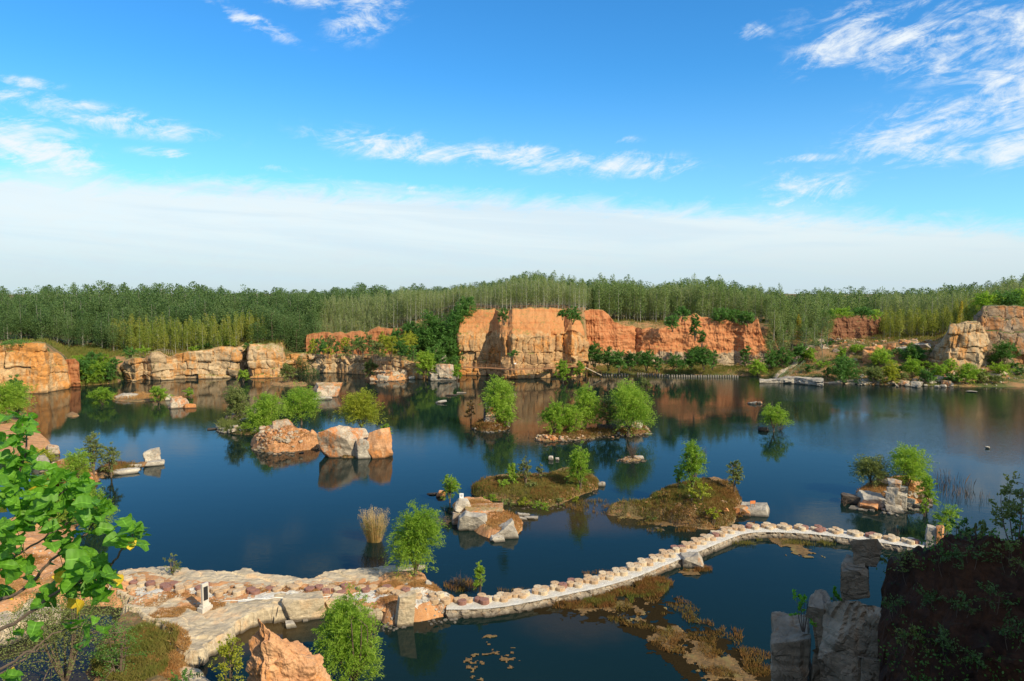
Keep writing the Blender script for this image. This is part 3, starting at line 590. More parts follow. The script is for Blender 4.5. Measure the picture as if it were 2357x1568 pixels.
# near shore: bedrock slabs carrying the path
slabN = Land([(285, 1322), (400, 1320), (470, 1322), (570, 1328), (650, 1334), (715, 1344), (770, 1326), (850, 1322), (880, 1324), (900, 1340), (905, 1375),
              (890, 1405), (860, 1412), (820, 1408), (770, 1400), (650, 1415), (600, 1425), (560, 1440), (520, 1470), (480, 1505), (452, 1515), (420, 1505), (380, 1470), (345, 1440), (300, 1400), (270, 1350)],
             1.05, edge=0.40, seed=61, rough=0.30, wob=0.30, z0=0.5, res=0.12, steep=True, strata=1.0)
slabN.build('rock_slab', M['slab'], 'wide pale layered bedrock slab carrying the disc path at lower left', 'rock slab')
soilN = Land([(870, 1330), (910, 1318), (965, 1318), (1005, 1335), (1030, 1362), (1070, 1376), (1078, 1394), (1040, 1406), (1000, 1416), (955, 1424), (900, 1426), (860, 1414), (835, 1390), (840, 1350)], 1.15, edge=1.5, seed=62, rough=.45, wob=.6, z0=.5, res=.16)
soilN.build('ground', M['soil_orange'], kind='structure')
bankL = Land([(-160, 1260), (60, 1190), (110, 1150), (190, 1125), (215, 1170), (190, 1230), (250, 1290), (300, 1330), (345, 1345), (340, 1420), (260, 1400), (160, 1400), (60, 1440), (-100, 1480)], 1.3, edge=3.0, seed=63, rough=.5, z0=.3, hill=0.5, res=.3)
bankL.build('ground', M['soil_orange'], kind='structure')
bankB = Land([(250, 1430), (330, 1395), (400, 1450), (450, 1500), (458, 1530), (430, 1620), (300, 1660), (160, 1640), (200, 1500)], 0.7, edge=1.6, seed=64, rough=.5, z0=.3, res=.25)
bankB.build('ground', M['islet'], kind='structure')
slabL = Land([(-60, 1390), (30, 1365), (110, 1385), (140, 1420), (70, 1450), (-60, 1480)], 1.1, edge=.6, seed=65, rough=.3, z0=.5, strata=.8)
slabL.build('rock_slab', M['slab'], 'cream rock slab at the left edge under the leafy branch', 'rock slab')
slabB = Land([(380, 1550), (440, 1535), (478, 1552), (500, 1590), (360, 1620)], .5, edge=.5, seed=66, rough=.3, z0=.3, steep=True)
slabB.build('rock_slab', M['slab'], 'small grey rock slab at the bottom edge beside the orange spire', 'rock slab')
def near_z(x, y): return max(slabN.zf(x, y), soilN.zf(x, y), bankL.zf(x, y), bankB.zf(x, y))

# islets
IS = {}
def islet(key, px, h, label, mat='islet', edge=1.5, seed=0, **k):
    L_ = Land(px, h, edge=edge, seed=seed, **k); L_.build('islet', M[mat], label, 'islet'); IS[key] = L_; return L_
islet('A', [(495, 985), (520, 970), (570, 968), (610, 975), (600, 995), (560, 1002), (510, 996)], .7, 'grey stony islet under the left cluster of willows', seed=71, rough=.9)
islet('B', [(575, 1026), (600, 1010), (650, 1000), (700, 1008), (742, 1020), (735, 1032), (680, 1040), (610, 1042)], 1.1, 'rubble covered orange islet left of the big round boulder', mat='soil_orange', seed=72, hill=2.4, rough=1.1)
islet('Cc', [(740, 1045), (765, 1030), (850, 1022), (895, 1035), (910, 1046), (880, 1054), (790, 1056)], .35, 'small soil foot under the big orange and grey boulder', mat='islet', seed=73, rough=.6)
islet('D', [(1080, 985), (1105, 972), (1150, 970), (1178, 980), (1165, 992), (1110, 995)], .7, 'brush covered islet with the stacked rock spire', seed=74, rough=.6)
islet('E', [(1226, 1008), (1260, 1000), (1340, 992), (1420, 982), (1480, 985), (1500, 998), (1440, 1002), (1360, 1010), (1280, 1018), (1235, 1016)], .5, 'long low islet of brown stones carrying three willows', seed=75, rough=.6)
islet('F', [(1418, 1058), (1440, 1051), (1478, 1051), (1492, 1056), (1470, 1064), (1435, 1066)], .25, 'tiny flat islet with one bare bush', seed=76)
islet('G', [(1075, 1128), (1110, 1108), (1180, 1098), (1250, 1096), (1290, 1086), (1350, 1090), (1392, 1112), (1375, 1130), (1330, 1145), (1290, 1164), (1230, 1170), (1170, 1160), (1110, 1152), (1080, 1142)], .55, 'broad weedy green and brown islet in the middle of the lake', seed=77, rough=.7, hill=.7)
islet('H', [(1035, 1165), (1065, 1150), (1130, 1155), (1180, 1185), (1215, 1205), (1195, 1235), (1130, 1245), (1070, 1215), (1040, 1190)], .7, 'rocky orange islet with the little white sign', mat='soil_orange', seed=78, rough=.5)
islet('I', [(1470, 1170), (1500, 1150), (1560, 1125), (1630, 1118), (1690, 1128), (1715, 1150), (1700, 1185), (1690, 1210), (1640, 1222), (1570, 1215), (1500, 1198), (1420, 1190), (1385, 1182), (1420, 1172)], .6, 'brush covered brown hillock islet beside the causeway', seed=79, hill=1.9, rough=.5)
islet('J', [(1950, 1150), (1975, 1132), (2030, 1115), (2090, 1112), (2140, 1125), (2150, 1140), (2125, 1162), (2060, 1170), (1990, 1168)], .8, 'round rocky islet with dry orange grass on the right', mat='soil_orange', seed=80, hill=1.2, rough=.6)
islet('K', [(215, 1085), (250, 1072), (300, 1068), (340, 1062), (352, 1070), (300, 1085), (262, 1096), (225, 1104)], .35, 'low brown spit running out to the two pale rocks on the left', seed=81)
islet('Lx', [(143, 958), (160, 950), (182, 950), (190, 957), (165, 962)], .4, 'tiny grassy islet below the left cliff', seed=82)
islet('M', [(105, 1085), (140, 1068), (200, 1075), (235, 1100), (215, 1125), (150, 1130), (110, 1110)], .8, 'brushy orange spit on the left shore', mat='soil_orange', seed=83, hill=.6)
islet('N', [(20, 960), (-60, 960), (-80, 1020), (20, 1060), (100, 1050), (130, 1030), (75, 985)], .8, 'bush covered point of shore at the left edge', mat='soil_orange', seed=84, hill=.8)
islet('O', [(838, 868), (862, 860), (900, 858), (935, 864), (945, 872), (900, 877), (845, 875)], .9, 'rubble spit below the low quarry wall', mat='soil_orange', seed=85, hill=1.2, rough=.8)
islet('P', [(250, 918), (300, 908), (350, 905), (400, 906), (420, 915), (350, 925), (280, 926)], .25, 'low reedy shoal in front of the middle cliff', seed=86)
islet('Q', [(618, 884), (650, 879), (705, 882), (712, 888), (660, 891), (625, 889)], .35, 'flat dark stony shoal beside the squat boulder', seed=87, rough=.5)

# ---------------------------------------------------------------- causeway and paths
def centre(pts, z=0.0, n=14, closed=False):
    q = np.array([P(x, y, z) for x, y in pts]); q = np.vstack([2 * q[0] - q[1], q, 2 * q[-1] - q[-2]]); o = []
    for i in range(1, len(q) - 2):
        t = np.linspace(0, 1, n, endpoint=False)[:, None]; a, b, c, d = q[i - 1], q[i], q[i + 1], q[i + 2]
        o.append(0.5 * (2 * b + (c - a) * t + (2 * a - 5 * b + 4 * c - d) * t * t + (3 * b - a - 3 * c + d) * t ** 3))
    o.append(q[-2][None]); return np.vstack(o)
def resample(c, step):
    L = np.concatenate([[0], np.cumsum(np.linalg.norm(np.diff(c, axis=0), axis=1))]); n = max(2, int(L[-1] / step) + 1); s = np.linspace(0, L[-1], n)
    return np.stack([np.interp(s, L, c[:, k]) for k in range(3)], 1), s
def normals(c):
    t = np.gradient(c[:, :2], axis=0); t /= np.linalg.norm(t, axis=1)[:, None]; return t, np.stack([-t[:, 1], t[:, 0]], 1)
DECK = 0.62
cw_c = centre([(1030, 1388), (1075, 1388), (1140, 1384), (1210, 1372), (1290, 1356), (1370, 1339), (1440, 1319), (1510, 1292), (1580, 1264), (1640, 1240), (1690, 1222), (1745, 1216), (1820, 1218), (1900, 1224), (1985, 1235), (2060, 1245), (2128, 1256)], DECK)
cc, ss = resample(cw_c, 0.2); tt, nr = normals(cc)
wid = 1.25 + 0.12 * np.sin(ss * 0.9)
def ribbon(name, c, nr, offs, zs, mat, seed=0, jit=0.05, **tg):
    V = np.stack([np.stack([c[:, 0] + nr[:, 0] * o_, c[:, 1] + nr[:, 1] * o_, c[:, 2] * 0 + z_], 1) for o_, z_ in zip(offs, zs)], 1)
    sh = V.shape; V = V.reshape(-1, 3); V = V + np.stack([fbm(V * 2.3, 3, seed), fbm(V * 2.3, 3, seed + 1), fbm(V * 3.1, 3, seed + 2) * .5], 1) * jit
    o = world_obj(name, V, grid_faces(sh[0], sh[1]), mat); tag(o, **tg); return o
wq = 1.12
ribbon('path', cc, nr, np.linspace(-wq, wq, 13), DECK + np.array([-.02] + [0.02] * 11 + [-.02]), M['gravel'], 5, .05, kind='structure')
def wall_side(sgn, label):
    offs = [sgn * (wq - 0.02), sgn * (wq + .02), sgn * (wq + .06), sgn * (wq + .12), sgn * (wq + .18), sgn * (wq + .26), sgn * (wq + .4)]; zs = [DECK - .01, DECK - .03, DECK - .2, .3, .12, -.1, -.7]
    V = np.stack([np.stack([cc[:, 0] + nr[:, 0] * o_, cc[:, 1] + nr[:, 1] * o_, cc[:, 2] * 0 + z_], 1) for o_, z_ in zip(offs, zs)], 1)
    V2, _ = resample(cc, .2); sh = V.shape; V = V.reshape(-1, 3); S = np.repeat(ss, len(offs)); d = blocks(S, V[:, 2], 91, .24, .6, .26, .10)
    O = np.repeat(nr * sgn, len(offs), 0); V[:, :2] += O * d[:, None]
    F = grid_faces(sh[0], sh[1]); tag(world_obj('retaining_wall', V, F, M['masonry']), label, 'retaining wall')
wall_side(-1, 'rough stone edging wall along the near side of the white gravel causeway')
wall_side(1, 'rough stone edging wall along the far side of the white gravel causeway')
# gravel path over the slabs: strips of white gravel following the ground
gl = centre([(262, 1345), (330, 1352), (420, 1362), (480, 1368), (540, 1369), (600, 1366), (680, 1356), (760, 1362), (840, 1362), (920, 1372), (990, 1380), (1045, 1388)], 1.1)
gc, gs = resample(gl, .25); gt, gn = normals(gc)
def drape(name, c, nr, w, mat, seed, lift=0.03, thr=0.0, **tg):
    offs = np.linspace(-w, w, 15); V = np.stack([np.stack([c[:, 0] + nr[:, 0] * o_, c[:, 1] + nr[:, 1] * o_], 1) for o_ in offs], 1); sh = V.shape; q = V.reshape(-1, 2)
    z = np.maximum.reduce([l.z(q[:, 0], q[:, 1]) for l in (slabN, soilN, bankL)]); V3 = np.column_stack([q, z + lift]); F = grid_faces(sh[0], sh[1])
    nz = fbm(V3 * np.array([.45, .45, 0]), 4, seed) - np.abs(np.tile(offs, sh[0]) / w) ** 2 * .5 + .12
    F = F[(nz[F].mean(1) > thr) & (z[F].min(1) > .5)]
    k = np.unique(F); mp = -np.ones(len(V3), int); mp[k] = np.arange(len(k))
    o = world_obj(name, V3[k], mp[F], mat); tag(o, **tg)
drape('ground', gc, gn, 2.5, M['soil_orange'], 18, .012, -.25, kind='structure')
drape('path', gc, gn, 1.5, M['gravel'], 12, .035, -.05, kind='structure')

# dark slope close on the right, with its rock pinnacles
def dark_hill():
    px = np.linspace(1990, 2900, 260); ridge = np.interp(px, [1990, 2035, 2060, 2110, 2165, 2213, 2290, 2357, 2500, 2900], [1390, 1345, 1318, 1285, 1258, 1231, 1238, 1248, 1240, 1210])
    rr_ = np.concatenate([np.linspace(17, 30, 120), np.linspace(30.3, 42, 26)]); V = []
    for x, yr in zip(px, ridge):
        t = PR(x, yr, 30.0); zr = t[2]; d = t[:2] / 30.0
        q = np.clip((x - 1985) / 60, 0, 1); q = q * q * (3 - 2 * q)
        z = np.where(rr_ < 30, zr - (30 - rr_) * 1.05 - .02 * (30 - rr_) ** 2, zr - 0.05 * (rr_ - 30) - .16 * (rr_ - 30) ** 2)
        z = -2 + (z + 2) * q; V.append(np.stack([d[0] * rr_, d[1] * rr_, z], 1))
    V = np.array(V); sh = V.shape; V = V.reshape(-1, 3)
    V[:, 2] += fbm(V * .45, 4, 93) * .9 + fbm(V * 1.6, 5, 94) * .5; V[:, :2] += np.stack([fbm(V * 1.2, 3, 95), fbm(V * 1.2, 3, 96)], 1) * .35
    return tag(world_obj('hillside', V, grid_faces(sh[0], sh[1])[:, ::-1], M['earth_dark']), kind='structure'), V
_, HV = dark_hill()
def hill_z(x, y):
    d = (HV[:, 0] - x) ** 2 + (HV[:, 1] - y) ** 2; return float(HV[int(np.argmin(d)), 2])

def G(x, y):                               # where the sight line through a point of the far shore meets the ground
    R = np.arange(140, 340, .4); d = dirpx(x, y); k = R / math.hypot(d[0], d[1]); q = d[None] * k[:, None]; zr = q[:, 2] + CAM_H; zl = land_z(q[:, 0], q[:, 1])
    m = np.nonzero((zr <= zl) & (zl > -.3))[0]; i = m[0] if len(m) else len(R) // 2
    return np.array([q[i, 0], q[i, 1], zl[i]])
# ---------------------------------------------------------------- boulders
_ico = {}
def ico(n):
    if n not in _ico:
        bm = bmesh.new(); bmesh.ops.create_icosphere(bm, subdivisions=n, radius=1.0)
        _ico[n] = (np.array([v.co[:] for v in bm.verts]), np.array([[v.index for v in f.verts] for f in bm.faces])); bm.free()
    return _ico[n]
def rock_vf(size, seed, sub=5, nch=9, rough=0.06, box=0.75, tilt=0.18, taper=0.0, layers=0.0):
    rs_ = np.random.RandomState(seed); D, F = ico(sub); V = D.copy()
    nm = []; hh = []
    for ax in range(3):
        for sg in (-1, 1):
            v = np.zeros(3); v[ax] = sg; v += rs_.normal(0, tilt, 3); nm.append(v / np.linalg.norm(v)); hh.append(box * rs_.uniform(0.85, 1.1))
    for _ in range(nch):
        v = rs_.normal(0, 1, 3); nm.append(v / np.linalg.norm(v)); hh.append(rs_.uniform(0.78, 1.02))
    nm, hh = np.array(nm), np.array(hh); dt = D @ nm.T; r = np.where(dt > 0.05, hh[None, :] / np.maximum(dt, .05), 9).min(1)
    # soft minimum keeps worn edges
    V = D * r[:, None]
    ext = (V.max(0) - V.min(0)) / 2; V = (V - (V.max(0) + V.min(0)) / 2) / ext
    if taper: V[:, :2] *= (1 - taper * (V[:, 2:3] * 0.5 + 0.5))
    V = V * np.array(size) / 2; m = min(size)
    q = V / max(m, .3)
    n = D / np.linalg.norm(D, axis=1)[:, None]
    disp = fbm(q * 2.2 + seed, 5, seed) * rough * 1.4 + (ridg(q * 1.1 + seed, 3, seed + 4) - .3) * rough
    if layers:
        lz = V[:, 2] / layers + fbm(q + seed, 2, seed) * .6; k = np.floor(lz).astype(int); disp += (h1(k + 500, seed) - .5) * rough * 1.6 - 0.05 * np.exp(-((lz % 1 - .5) / .12) ** 2)
    if sub >= 7: disp += ridg(q * 5, 4, seed + 9) * .06 + fbm(q * 13, 3, seed + 8) * .05
    V = V + n * disp[:, None] * m
    V[:, 2] += size[2] / 2
    return V, F
ROCKS = []
def rock(label, x, yb, w, h, *a, **k):
    return _rock(label, x, yb, w, h, *a, **k)
def _rock(label, x, yb, w, h, mat='rock_grey', z=0.0, depth=0.8, seed=None, name='boulder', cat='boulder', sink=0.38, rz=None, group=None, sub=5, lean=None, **k):
    """x, yb: foot of the front face; w, h: its width and height in frame pixels"""
    p = P(x, yb, z); s = mpp(p); W, H = w * s, h * s / math.cos(PITCH + math.atan((yb - CY) / F_)) * 1.0
    dp = W * depth; seed = seed if seed is not None else int(x * 7 + yb * 3) % 9973
    # height in the picture = H*cos(dep) + depth*sin(dep) when looking down
    dep = math.atan2(CAM_H - z, math.hypot(p[0], p[1])); Hh = max(0.25 * h * s, (h * s - dp * math.sin(dep) * 0.75) / math.cos(dep))
    V, F = rock_vf((W, dp, Hh * (1 + sink)), seed, sub, **k)
    if lean: V[:, 0] += V[:, 2] * lean
    V[:, 2] -= Hh * sink
    d = p[:2] / np.linalg.norm(p[:2]); c = p[:2] + d * dp * 0.42
    o = obj(name, mesh_of(name, V, F, M[mat]), (c[0], c[1], z), rz=(rz if rz is not None else -math.atan2(d[0], d[1])))
    tag(o, label, cat, group); ROCKS.append((x, yb)); o['_h'] = Hh; o['_c'] = 0
    del o['_h'], o['_c']; return o

# far and mid lake
rock('squat grey boulder with an orange right flank standing in the far water', 755, 915, 66, 36, 'rock_mixed', depth=.7, sub=6, rough=.09, box=.7)
rock('low pale slab at the foot of the squat grey boulder', 742, 921, 46, 9, 'rock_grey', depth=.5)
rock('big round boulder with orange left edge and cracked cream front', 798, 1054, 124, 84, 'rock_mixed', depth=.75, sub=6, rough=.07, nch=22, box=1.0, seed=19)
rock('orange boulder shouldering the right side of the big round boulder', 872, 1056, 80, 76, 'rock_orange', depth=.8, sub=6, rough=.07, nch=20, box=1.0, taper=.3)
rock('grey square block wedged between the round boulder and the orange one', 836, 1056, 42, 50, 'rock_grey', depth=.6, sub=5)
rock('white flat topped stone floating low in the far water', 1015, 929, 27, 8, 'rock_grey_fine', depth=.5)
rock('pale pointed rock with a flat foot in front of the left cliffs', 412, 940, 58, 28, 'rock_mixed', depth=.6, sub=6, rough=.1, taper=.45)
rock('small white pointed slab leaning behind the pale pointed rock', 388, 922, 18, 16, 'rock_grey_fine', depth=.5, taper=.6)
rock('orange faced wedge at the right end of the pale pointed rock', 437, 940, 34, 12, 'rock_orange', depth=.5, taper=.3)
rock('long low grey slab in the reeds off the left cliffs', 291, 919, 50, 15, 'rock_grey', depth=.5, box=.85)
rock('tall pale blocky stone crowning the rock stack by the big outcrop', 1018, 838, 28, 22, 'rock_grey_fine', z=3.6, depth=.8, sub=5, box=.6)
rock('middle tier of the rock stack by the big outcrop', 1022, 862, 46, 26, 'rock_mixed', z=1.8, depth=.8, sub=6, rough=.1)
rock('broad grey base of the rock stack by the big outcrop', 1022, 877, 74, 24, 'rock_grey', depth=.7, sub=6, rough=.1, box=.9)
rock('small cream block on the left shoulder of the rock stack', 1000, 850, 14, 10, 'rock_grey_fine', z=2.6)
for i, (x, y, w, h, m, lb) in enumerate([(885, 876, 34, 16, 'rock_grey', 'grey block at the left of the rubble spit'), (862, 876, 22, 10, 'rock_mixed', 'brown block at the tip of the rubble spit'), (908, 874, 26, 20, 'rock_mixed', 'orange stained block in the rubble spit'),
        (917, 868, 14, 22, 'rock_grey_fine', 'upright pale block standing on the rubble spit'), (930, 872, 16, 22, 'rock_mixed', 'stacked brown block right of the upright pale one'), (948, 873, 14, 7, 'rock_grey_fine', 'detached pale cube in the water off the rubble spit'), (888, 856, 20, 10, 'rock_grey', 'square grey block on top of the rubble spit')]):
    rock(lb, x, y, w, h, m, z=.1 if i < 6 else 1.2, depth=.8, seed=400 + i, sub=4)
rock('thin flat rock in the far water right of the rock stack', 1062, 906, 24, 4, 'rock_grey', depth=.5)
rock('dark flat rock just left of the thin one in the far water', 1040, 911, 30, 4, 'dark_rock', depth=.4)
# spire islet
rock('tall stacked stone spire on the brushy islet', 1130, 985, 40, 50, 'rock_mixed', z=.2, depth=.8, sub=6, rough=.12, taper=.45, layers=.5)
rock('pale finger stone on the tip of the spire', 1122, 937, 10, 18, 'rock_grey_fine', z=3.4, depth=.8, taper=.2)
rock('orange brick shaped block on the right side of the spire', 1148, 976, 24, 16, 'rock_orange', z=.6, depth=.7)
rock('grey leaning slab on the left side of the spire', 1113, 980, 14, 40, 'dark_rock', z=.3, depth=.8, lean=.15)
rock('grey boulder at the right foot of the spire', 1160, 985, 28, 16, 'rock_grey', z=.2)
rock('pale boulder at the right end of the long low islet', 1458, 995, 48, 30, 'rock_grey', depth=.7, sub=6, rough=.1)
rock('dark boulder in the middle of the long low islet', 1400, 998, 50, 24, 'dark_rock', depth=.6, rough=.1)
rock('flat stone off the right tip of the long low islet', 1492, 1001, 20, 4, 'rock_grey_fine', depth=.5)
rock('left and larger of two white stones poking out of the water', 1268, 1060, 12, 11, 'rock_grey_fine', depth=.8)
rock('right and smaller of two white stones poking out of the water', 1283, 1060, 9, 7, 'rock_grey_fine', depth=.8)
rock('pale streaked stone on the rim of the tiny islet', 1470, 1058, 26, 9, 'rock_grey_fine', depth=.6)
rock('left of two flat rocks near the far right shore', 1731, 931, 20, 8, 'rock_grey', depth=.7)
rock('right of two flat rocks near the far right shore', 1748, 930, 14, 7, 'rock_mixed', depth=.7)
rock('dark rock at the root of the leaning tree in open water', 1758, 993, 26, 12, 'dark_rock', depth=.7)
rock('small white rock alone on the right of the lake', 2273, 1033, 9, 6, 'rock_grey_fine', depth=.8)
# left shore
rock('upright pale blocky rock at the end of the left spit', 350, 1068, 44, 38, 'rock_grey_fine', depth=.7, sub=6, rough=.09, taper=.25)
rock('flat step at the foot of the upright pale rock', 357, 1073, 46, 14, 'rock_grey_fine', depth=.6, taper=.1)
rock('long flat pale slab on the left spit', 292, 1092, 56, 15, 'rock_grey_fine', depth=.7, sub=6)
rock('low pale rock between the long slab and the upright one', 308, 1078, 34, 13, 'rock_grey_fine', depth=.7)
rock('cream boulder among the bushes at the left shore', 122, 1042, 26, 20, 'rock_mixed', z=.4)
rock('grey boulder below the cream one at the left shore', 95, 1062, 34, 18, 'rock_grey', z=.5)
# centre island H
rock('pointed pale rock under the white sign', 1066, 1178, 46, 34, 'rock_grey_fine', z=.5, depth=.9, sub=6, taper=.4, rough=.08)
rock('long orange and cream ledge behind the sign rock', 1115, 1185, 90, 24, 'rock_mixed', z=.7, depth=.8, sub=6, rough=.08)
rock('grey cube shaped boulder facing the lake on the rocky islet', 1088, 1224, 70, 48, 'rock_grey', depth=.7, sub=6, rough=.07, nch=8, box=.68)
rock('dark undercut block at the left of the rocky islet', 1054, 1208, 30, 30, 'rock_mixed', depth=.8)
rock('rounded grey boulder at the right of the rocky islet', 1166, 1240, 58, 46, 'rock_grey', depth=.8, sub=6, rough=.07, taper=.2)
rock('flat pale slab at the front corner of the rocky islet', 1144, 1248, 38, 18, 'rock_grey_fine', depth=.7)
for i, (x, y, w) in enumerate([(1205, 1189, 30), (1222, 1196, 34), (1204, 1198, 22)]):
    rock(['pale flat slab behind, of the three beside the rocky islet', 'widest of three pale flat slabs beside the rocky islet', 'smallest of three pale flat slabs beside the rocky islet'][i], x, y, w, 9, 'rock_grey_fine', depth=.5, group='flat slabs by the rocky islet')
rock('small orange rock in the water left of the rocky islet', 1014, 1144, 24, 16, 'rock_orange', depth=.8)
rock('thin dark slab beside the small orange rock', 996, 1140, 30, 6, 'dark_rock', depth=.5)
rock('grey stone at the right tip of the weedy islet', 1384, 1120, 20, 12, 'rock_grey', depth=.8)
rock('squared grey slab platform under the orange sign', 1738, 1188, 68, 30, 'rock_grey', depth=1.0, sub=6, box=.58, tilt=.08, rough=.045)
rock('brown topped slab joining the sign platform to the hillock', 1702, 1186, 50, 26, 'rock_mixed', z=0, depth=.9, sub=6, box=.6)
rock('orange stone in the grass of the hillock islet', 1672, 1176, 12, 9, 'rock_orange', z=1.6)
# right island J
J = [(2058, 1122, 30, 20, 2.6, 'rock_grey', 'topmost grey cube of the rock tower'), (2055, 1137, 26, 20, 1.9, 'rock_grey', 'second cube down the rock tower'), (2050, 1158, 22, 26, .9, 'rock_grey_fine', 'pale upright block low in the rock tower'),
     (2072, 1166, 26, 36, .4, 'rock_grey', 'tilted grey slab on the right of the rock tower'), (2058, 1180, 40, 22, 0, 'rock_grey', 'broad block at the foot of the rock tower'), (2000, 1170, 70, 40, 0, 'rock_grey', 'large slanting grey boulder on the left of the right islet'),
     (1996, 1174, 44, 20, 0, 'rock_orange', 'orange block under the large slanting boulder'), (1962, 1162, 50, 28, 0, 'dark_rock', 'dark jagged rock at the left tip of the right islet'), (2030, 1108, 26, 14, 2.3, 'rock_mixed', 'reddish block behind the rock tower'),
     (2080, 1136, 18, 18, 1.6, 'rock_grey', 'small block in the dry grass right of the tower'), (2090, 1170, 30, 22, 0, 'rock_grey', 'rounded grey boulder right of the tower foot'), (2112, 1150, 30, 20, .5, 'rock_mixed', 'brown boulder at the right side of the right islet'),
     (2110, 1170, 18, 12, 0, 'rock_grey_fine', 'little pale stone at the water right of the tower'), (2136, 1160, 20, 12, 0, 'rock_mixed', 'little brown stone at the right tip of the right islet'), (1975, 1174, 40, 8, 0, 'rock_grey_fine', 'flat pale slab at the waterline of the right islet')]
for i, (x, y, w, h, z, m, lb) in enumerate(J): rock(lb, x, y, w, h, m, z=z, depth=.85, seed=600 + i, sub=5, rough=.06, box=.62, tilt=.14, nch=7)
# islet A / B rubble heaps
A_ = [(528, 975, 34, 22, .5), (548, 960, 28, 28, 1.2), (560, 940, 16, 26, 2.2), (575, 982, 40, 24, .3), (600, 975, 30, 22, .6), (590, 955, 34, 18, 1.4), (640, 948, 20, 24, 1.5), (510, 990, 26, 12, 0), (488, 990, 22, 5, 0), (545, 994, 34, 18, 0)]
for i, (x, y, w, h, z) in enumerate(A_):
    rock(['squat grey block', 'steep grey block', 'thin pale spike', 'wide dark block', 'jagged grey block', 'light grey ledge', 'pale upright stone', 'low tip stone', 'flat pale shard', 'front grey block'][i] + ' in the stone heap under the left willows', x, y, w, h, 'rock_grey' if i % 2 else 'dark_rock', z=z, seed=700 + i, sub=5, rough=.1, group='blocks of the left stone heap')
B_ = [(650, 1008, 66, 48, 1.2, 'rock_mixed', 'large brown crag at the top of the rubble cone'), (606, 1034, 26, 14, .1, 'rock_grey_fine', 'pale stone at the left foot of the rubble cone'), (632, 1038, 30, 13, .1, 'rock_grey', 'grey stone in front of the rubble cone'), (640, 1016, 24, 14, 1.0, 'rock_grey', 'grey stone half way up the rubble cone'),
      (672, 1012, 22, 20, 1.1, 'rock_mixed', 'orange stone at the right of the rubble cone'), (700, 1022, 22, 10, .4, 'rock_grey_fine', 'small stone on the link between cone and boulder'), (722, 1026, 18, 10, .3, 'rock_grey', 'round stone next to the big boulder'), (600, 1020, 20, 10, .8, 'rock_grey_fine', 'small pale chip on the left of the rubble cone')]
for i, (x, y, w, h, z, m, lb) in enumerate(B_): rock(lb, x, y, w, h, m, z=z, seed=720 + i, sub=5, rough=.1, taper=.3 if i == 0 else 0)
# near shore blocks
rock('rounded grey boulder under the edge of the slab beside the path', 700, 1428, 98, 62, 'slab', z=0, depth=.5, sub=6, rough=.05, nch=10, box=.66, seed=33)
rock('grey boulder right of the rounded one below the path', 782, 1412, 66, 46, 'slab', z=0, depth=.6, sub=6, seed=34)
rock('tan block left of the rounded boulder below the path', 632, 1424, 42, 44, 'slab', z=0, depth=.7, sub=6, seed=35)
rock('small pale stone standing in the shallows', 671, 1446, 26, 18, 'rock_grey_fine', depth=.9)
rock('tiny stone behind the pale one in the shallows', 703, 1432, 12, 8, 'rock_grey_fine', depth=.9)
rock('tall tilted flat stone standing against the orange bank', 924, 1444, 46, 80, 'slab', z=0, depth=.34, sub=6, box=.78, tilt=.2, lean=.16, seed=43, nch=12)
rock('split grey stones at the waterline right of the tilted stone', 1012, 1412, 24, 24, 'rock_mixed', z=.2, depth=.8)
rock('dark leaning splinter beside the split stones', 998, 1407, 12, 22, 'dark_rock', z=.3, depth=.5, lean=.4)
rock('pale triangular boulder in the grass by the causeway end', 985, 1360, 34, 26, 'rock_grey_fine', z=.9, depth=.7, taper=.5)
rock('small pale stone on the orange bank near the path', 940, 1352, 24, 10, 'rock_grey_fine', z=1.0)
N_ = [(740, 1345, 66, 18), (800, 1330, 30, 20), (836, 1336, 40, 18), (890, 1325, 60, 20), (945, 1316, 70, 16), (770, 1330, 36, 14), (855, 1325, 30, 22), (698, 1344, 40, 12)]
for i, (x, y, w, h) in enumerate(N_): rock(['long cream ledge', 'small tipped block', 'squat tan block', 'pale lumpy ledge', 'grey ledge under the willow', 'low worn block', 'steep grey block', 'thin flat ledge'][i] + ' along the lake side of the disc path', x, y, w, h, 'slab', z=.4, seed=800 + i, depth=.6, sub=5, group='ledge blocks along the lake side')
rock('large pale boulder beside the causeway', 1595, 1308, 66, 42, 'rock_grey', depth=.8, sub=6, nch=12, rough=.06, seed=52)
rock('orange crumbling earth spire at the bottom edge', 668, 1700, 300, 285, 'spire_earth', z=2.0, depth=.5, sink=.1, name='earth_spire', cat='rock spire', sub=7, rough=.12, taper=.72, nch=6, seed=58, lean=-.10)
rock('pale rock with an orange side standing at the right end of the causeway', 2146, 1262, 34, 52, 'rock_grey', z=.5, depth=.9, sub=6, nch=8, seed=60)
rock('narrow orange rock leaning on the pale rock at the causeway end', 2162, 1258, 16, 50, 'rock_orange', z=.8, depth=.9, sub=5)
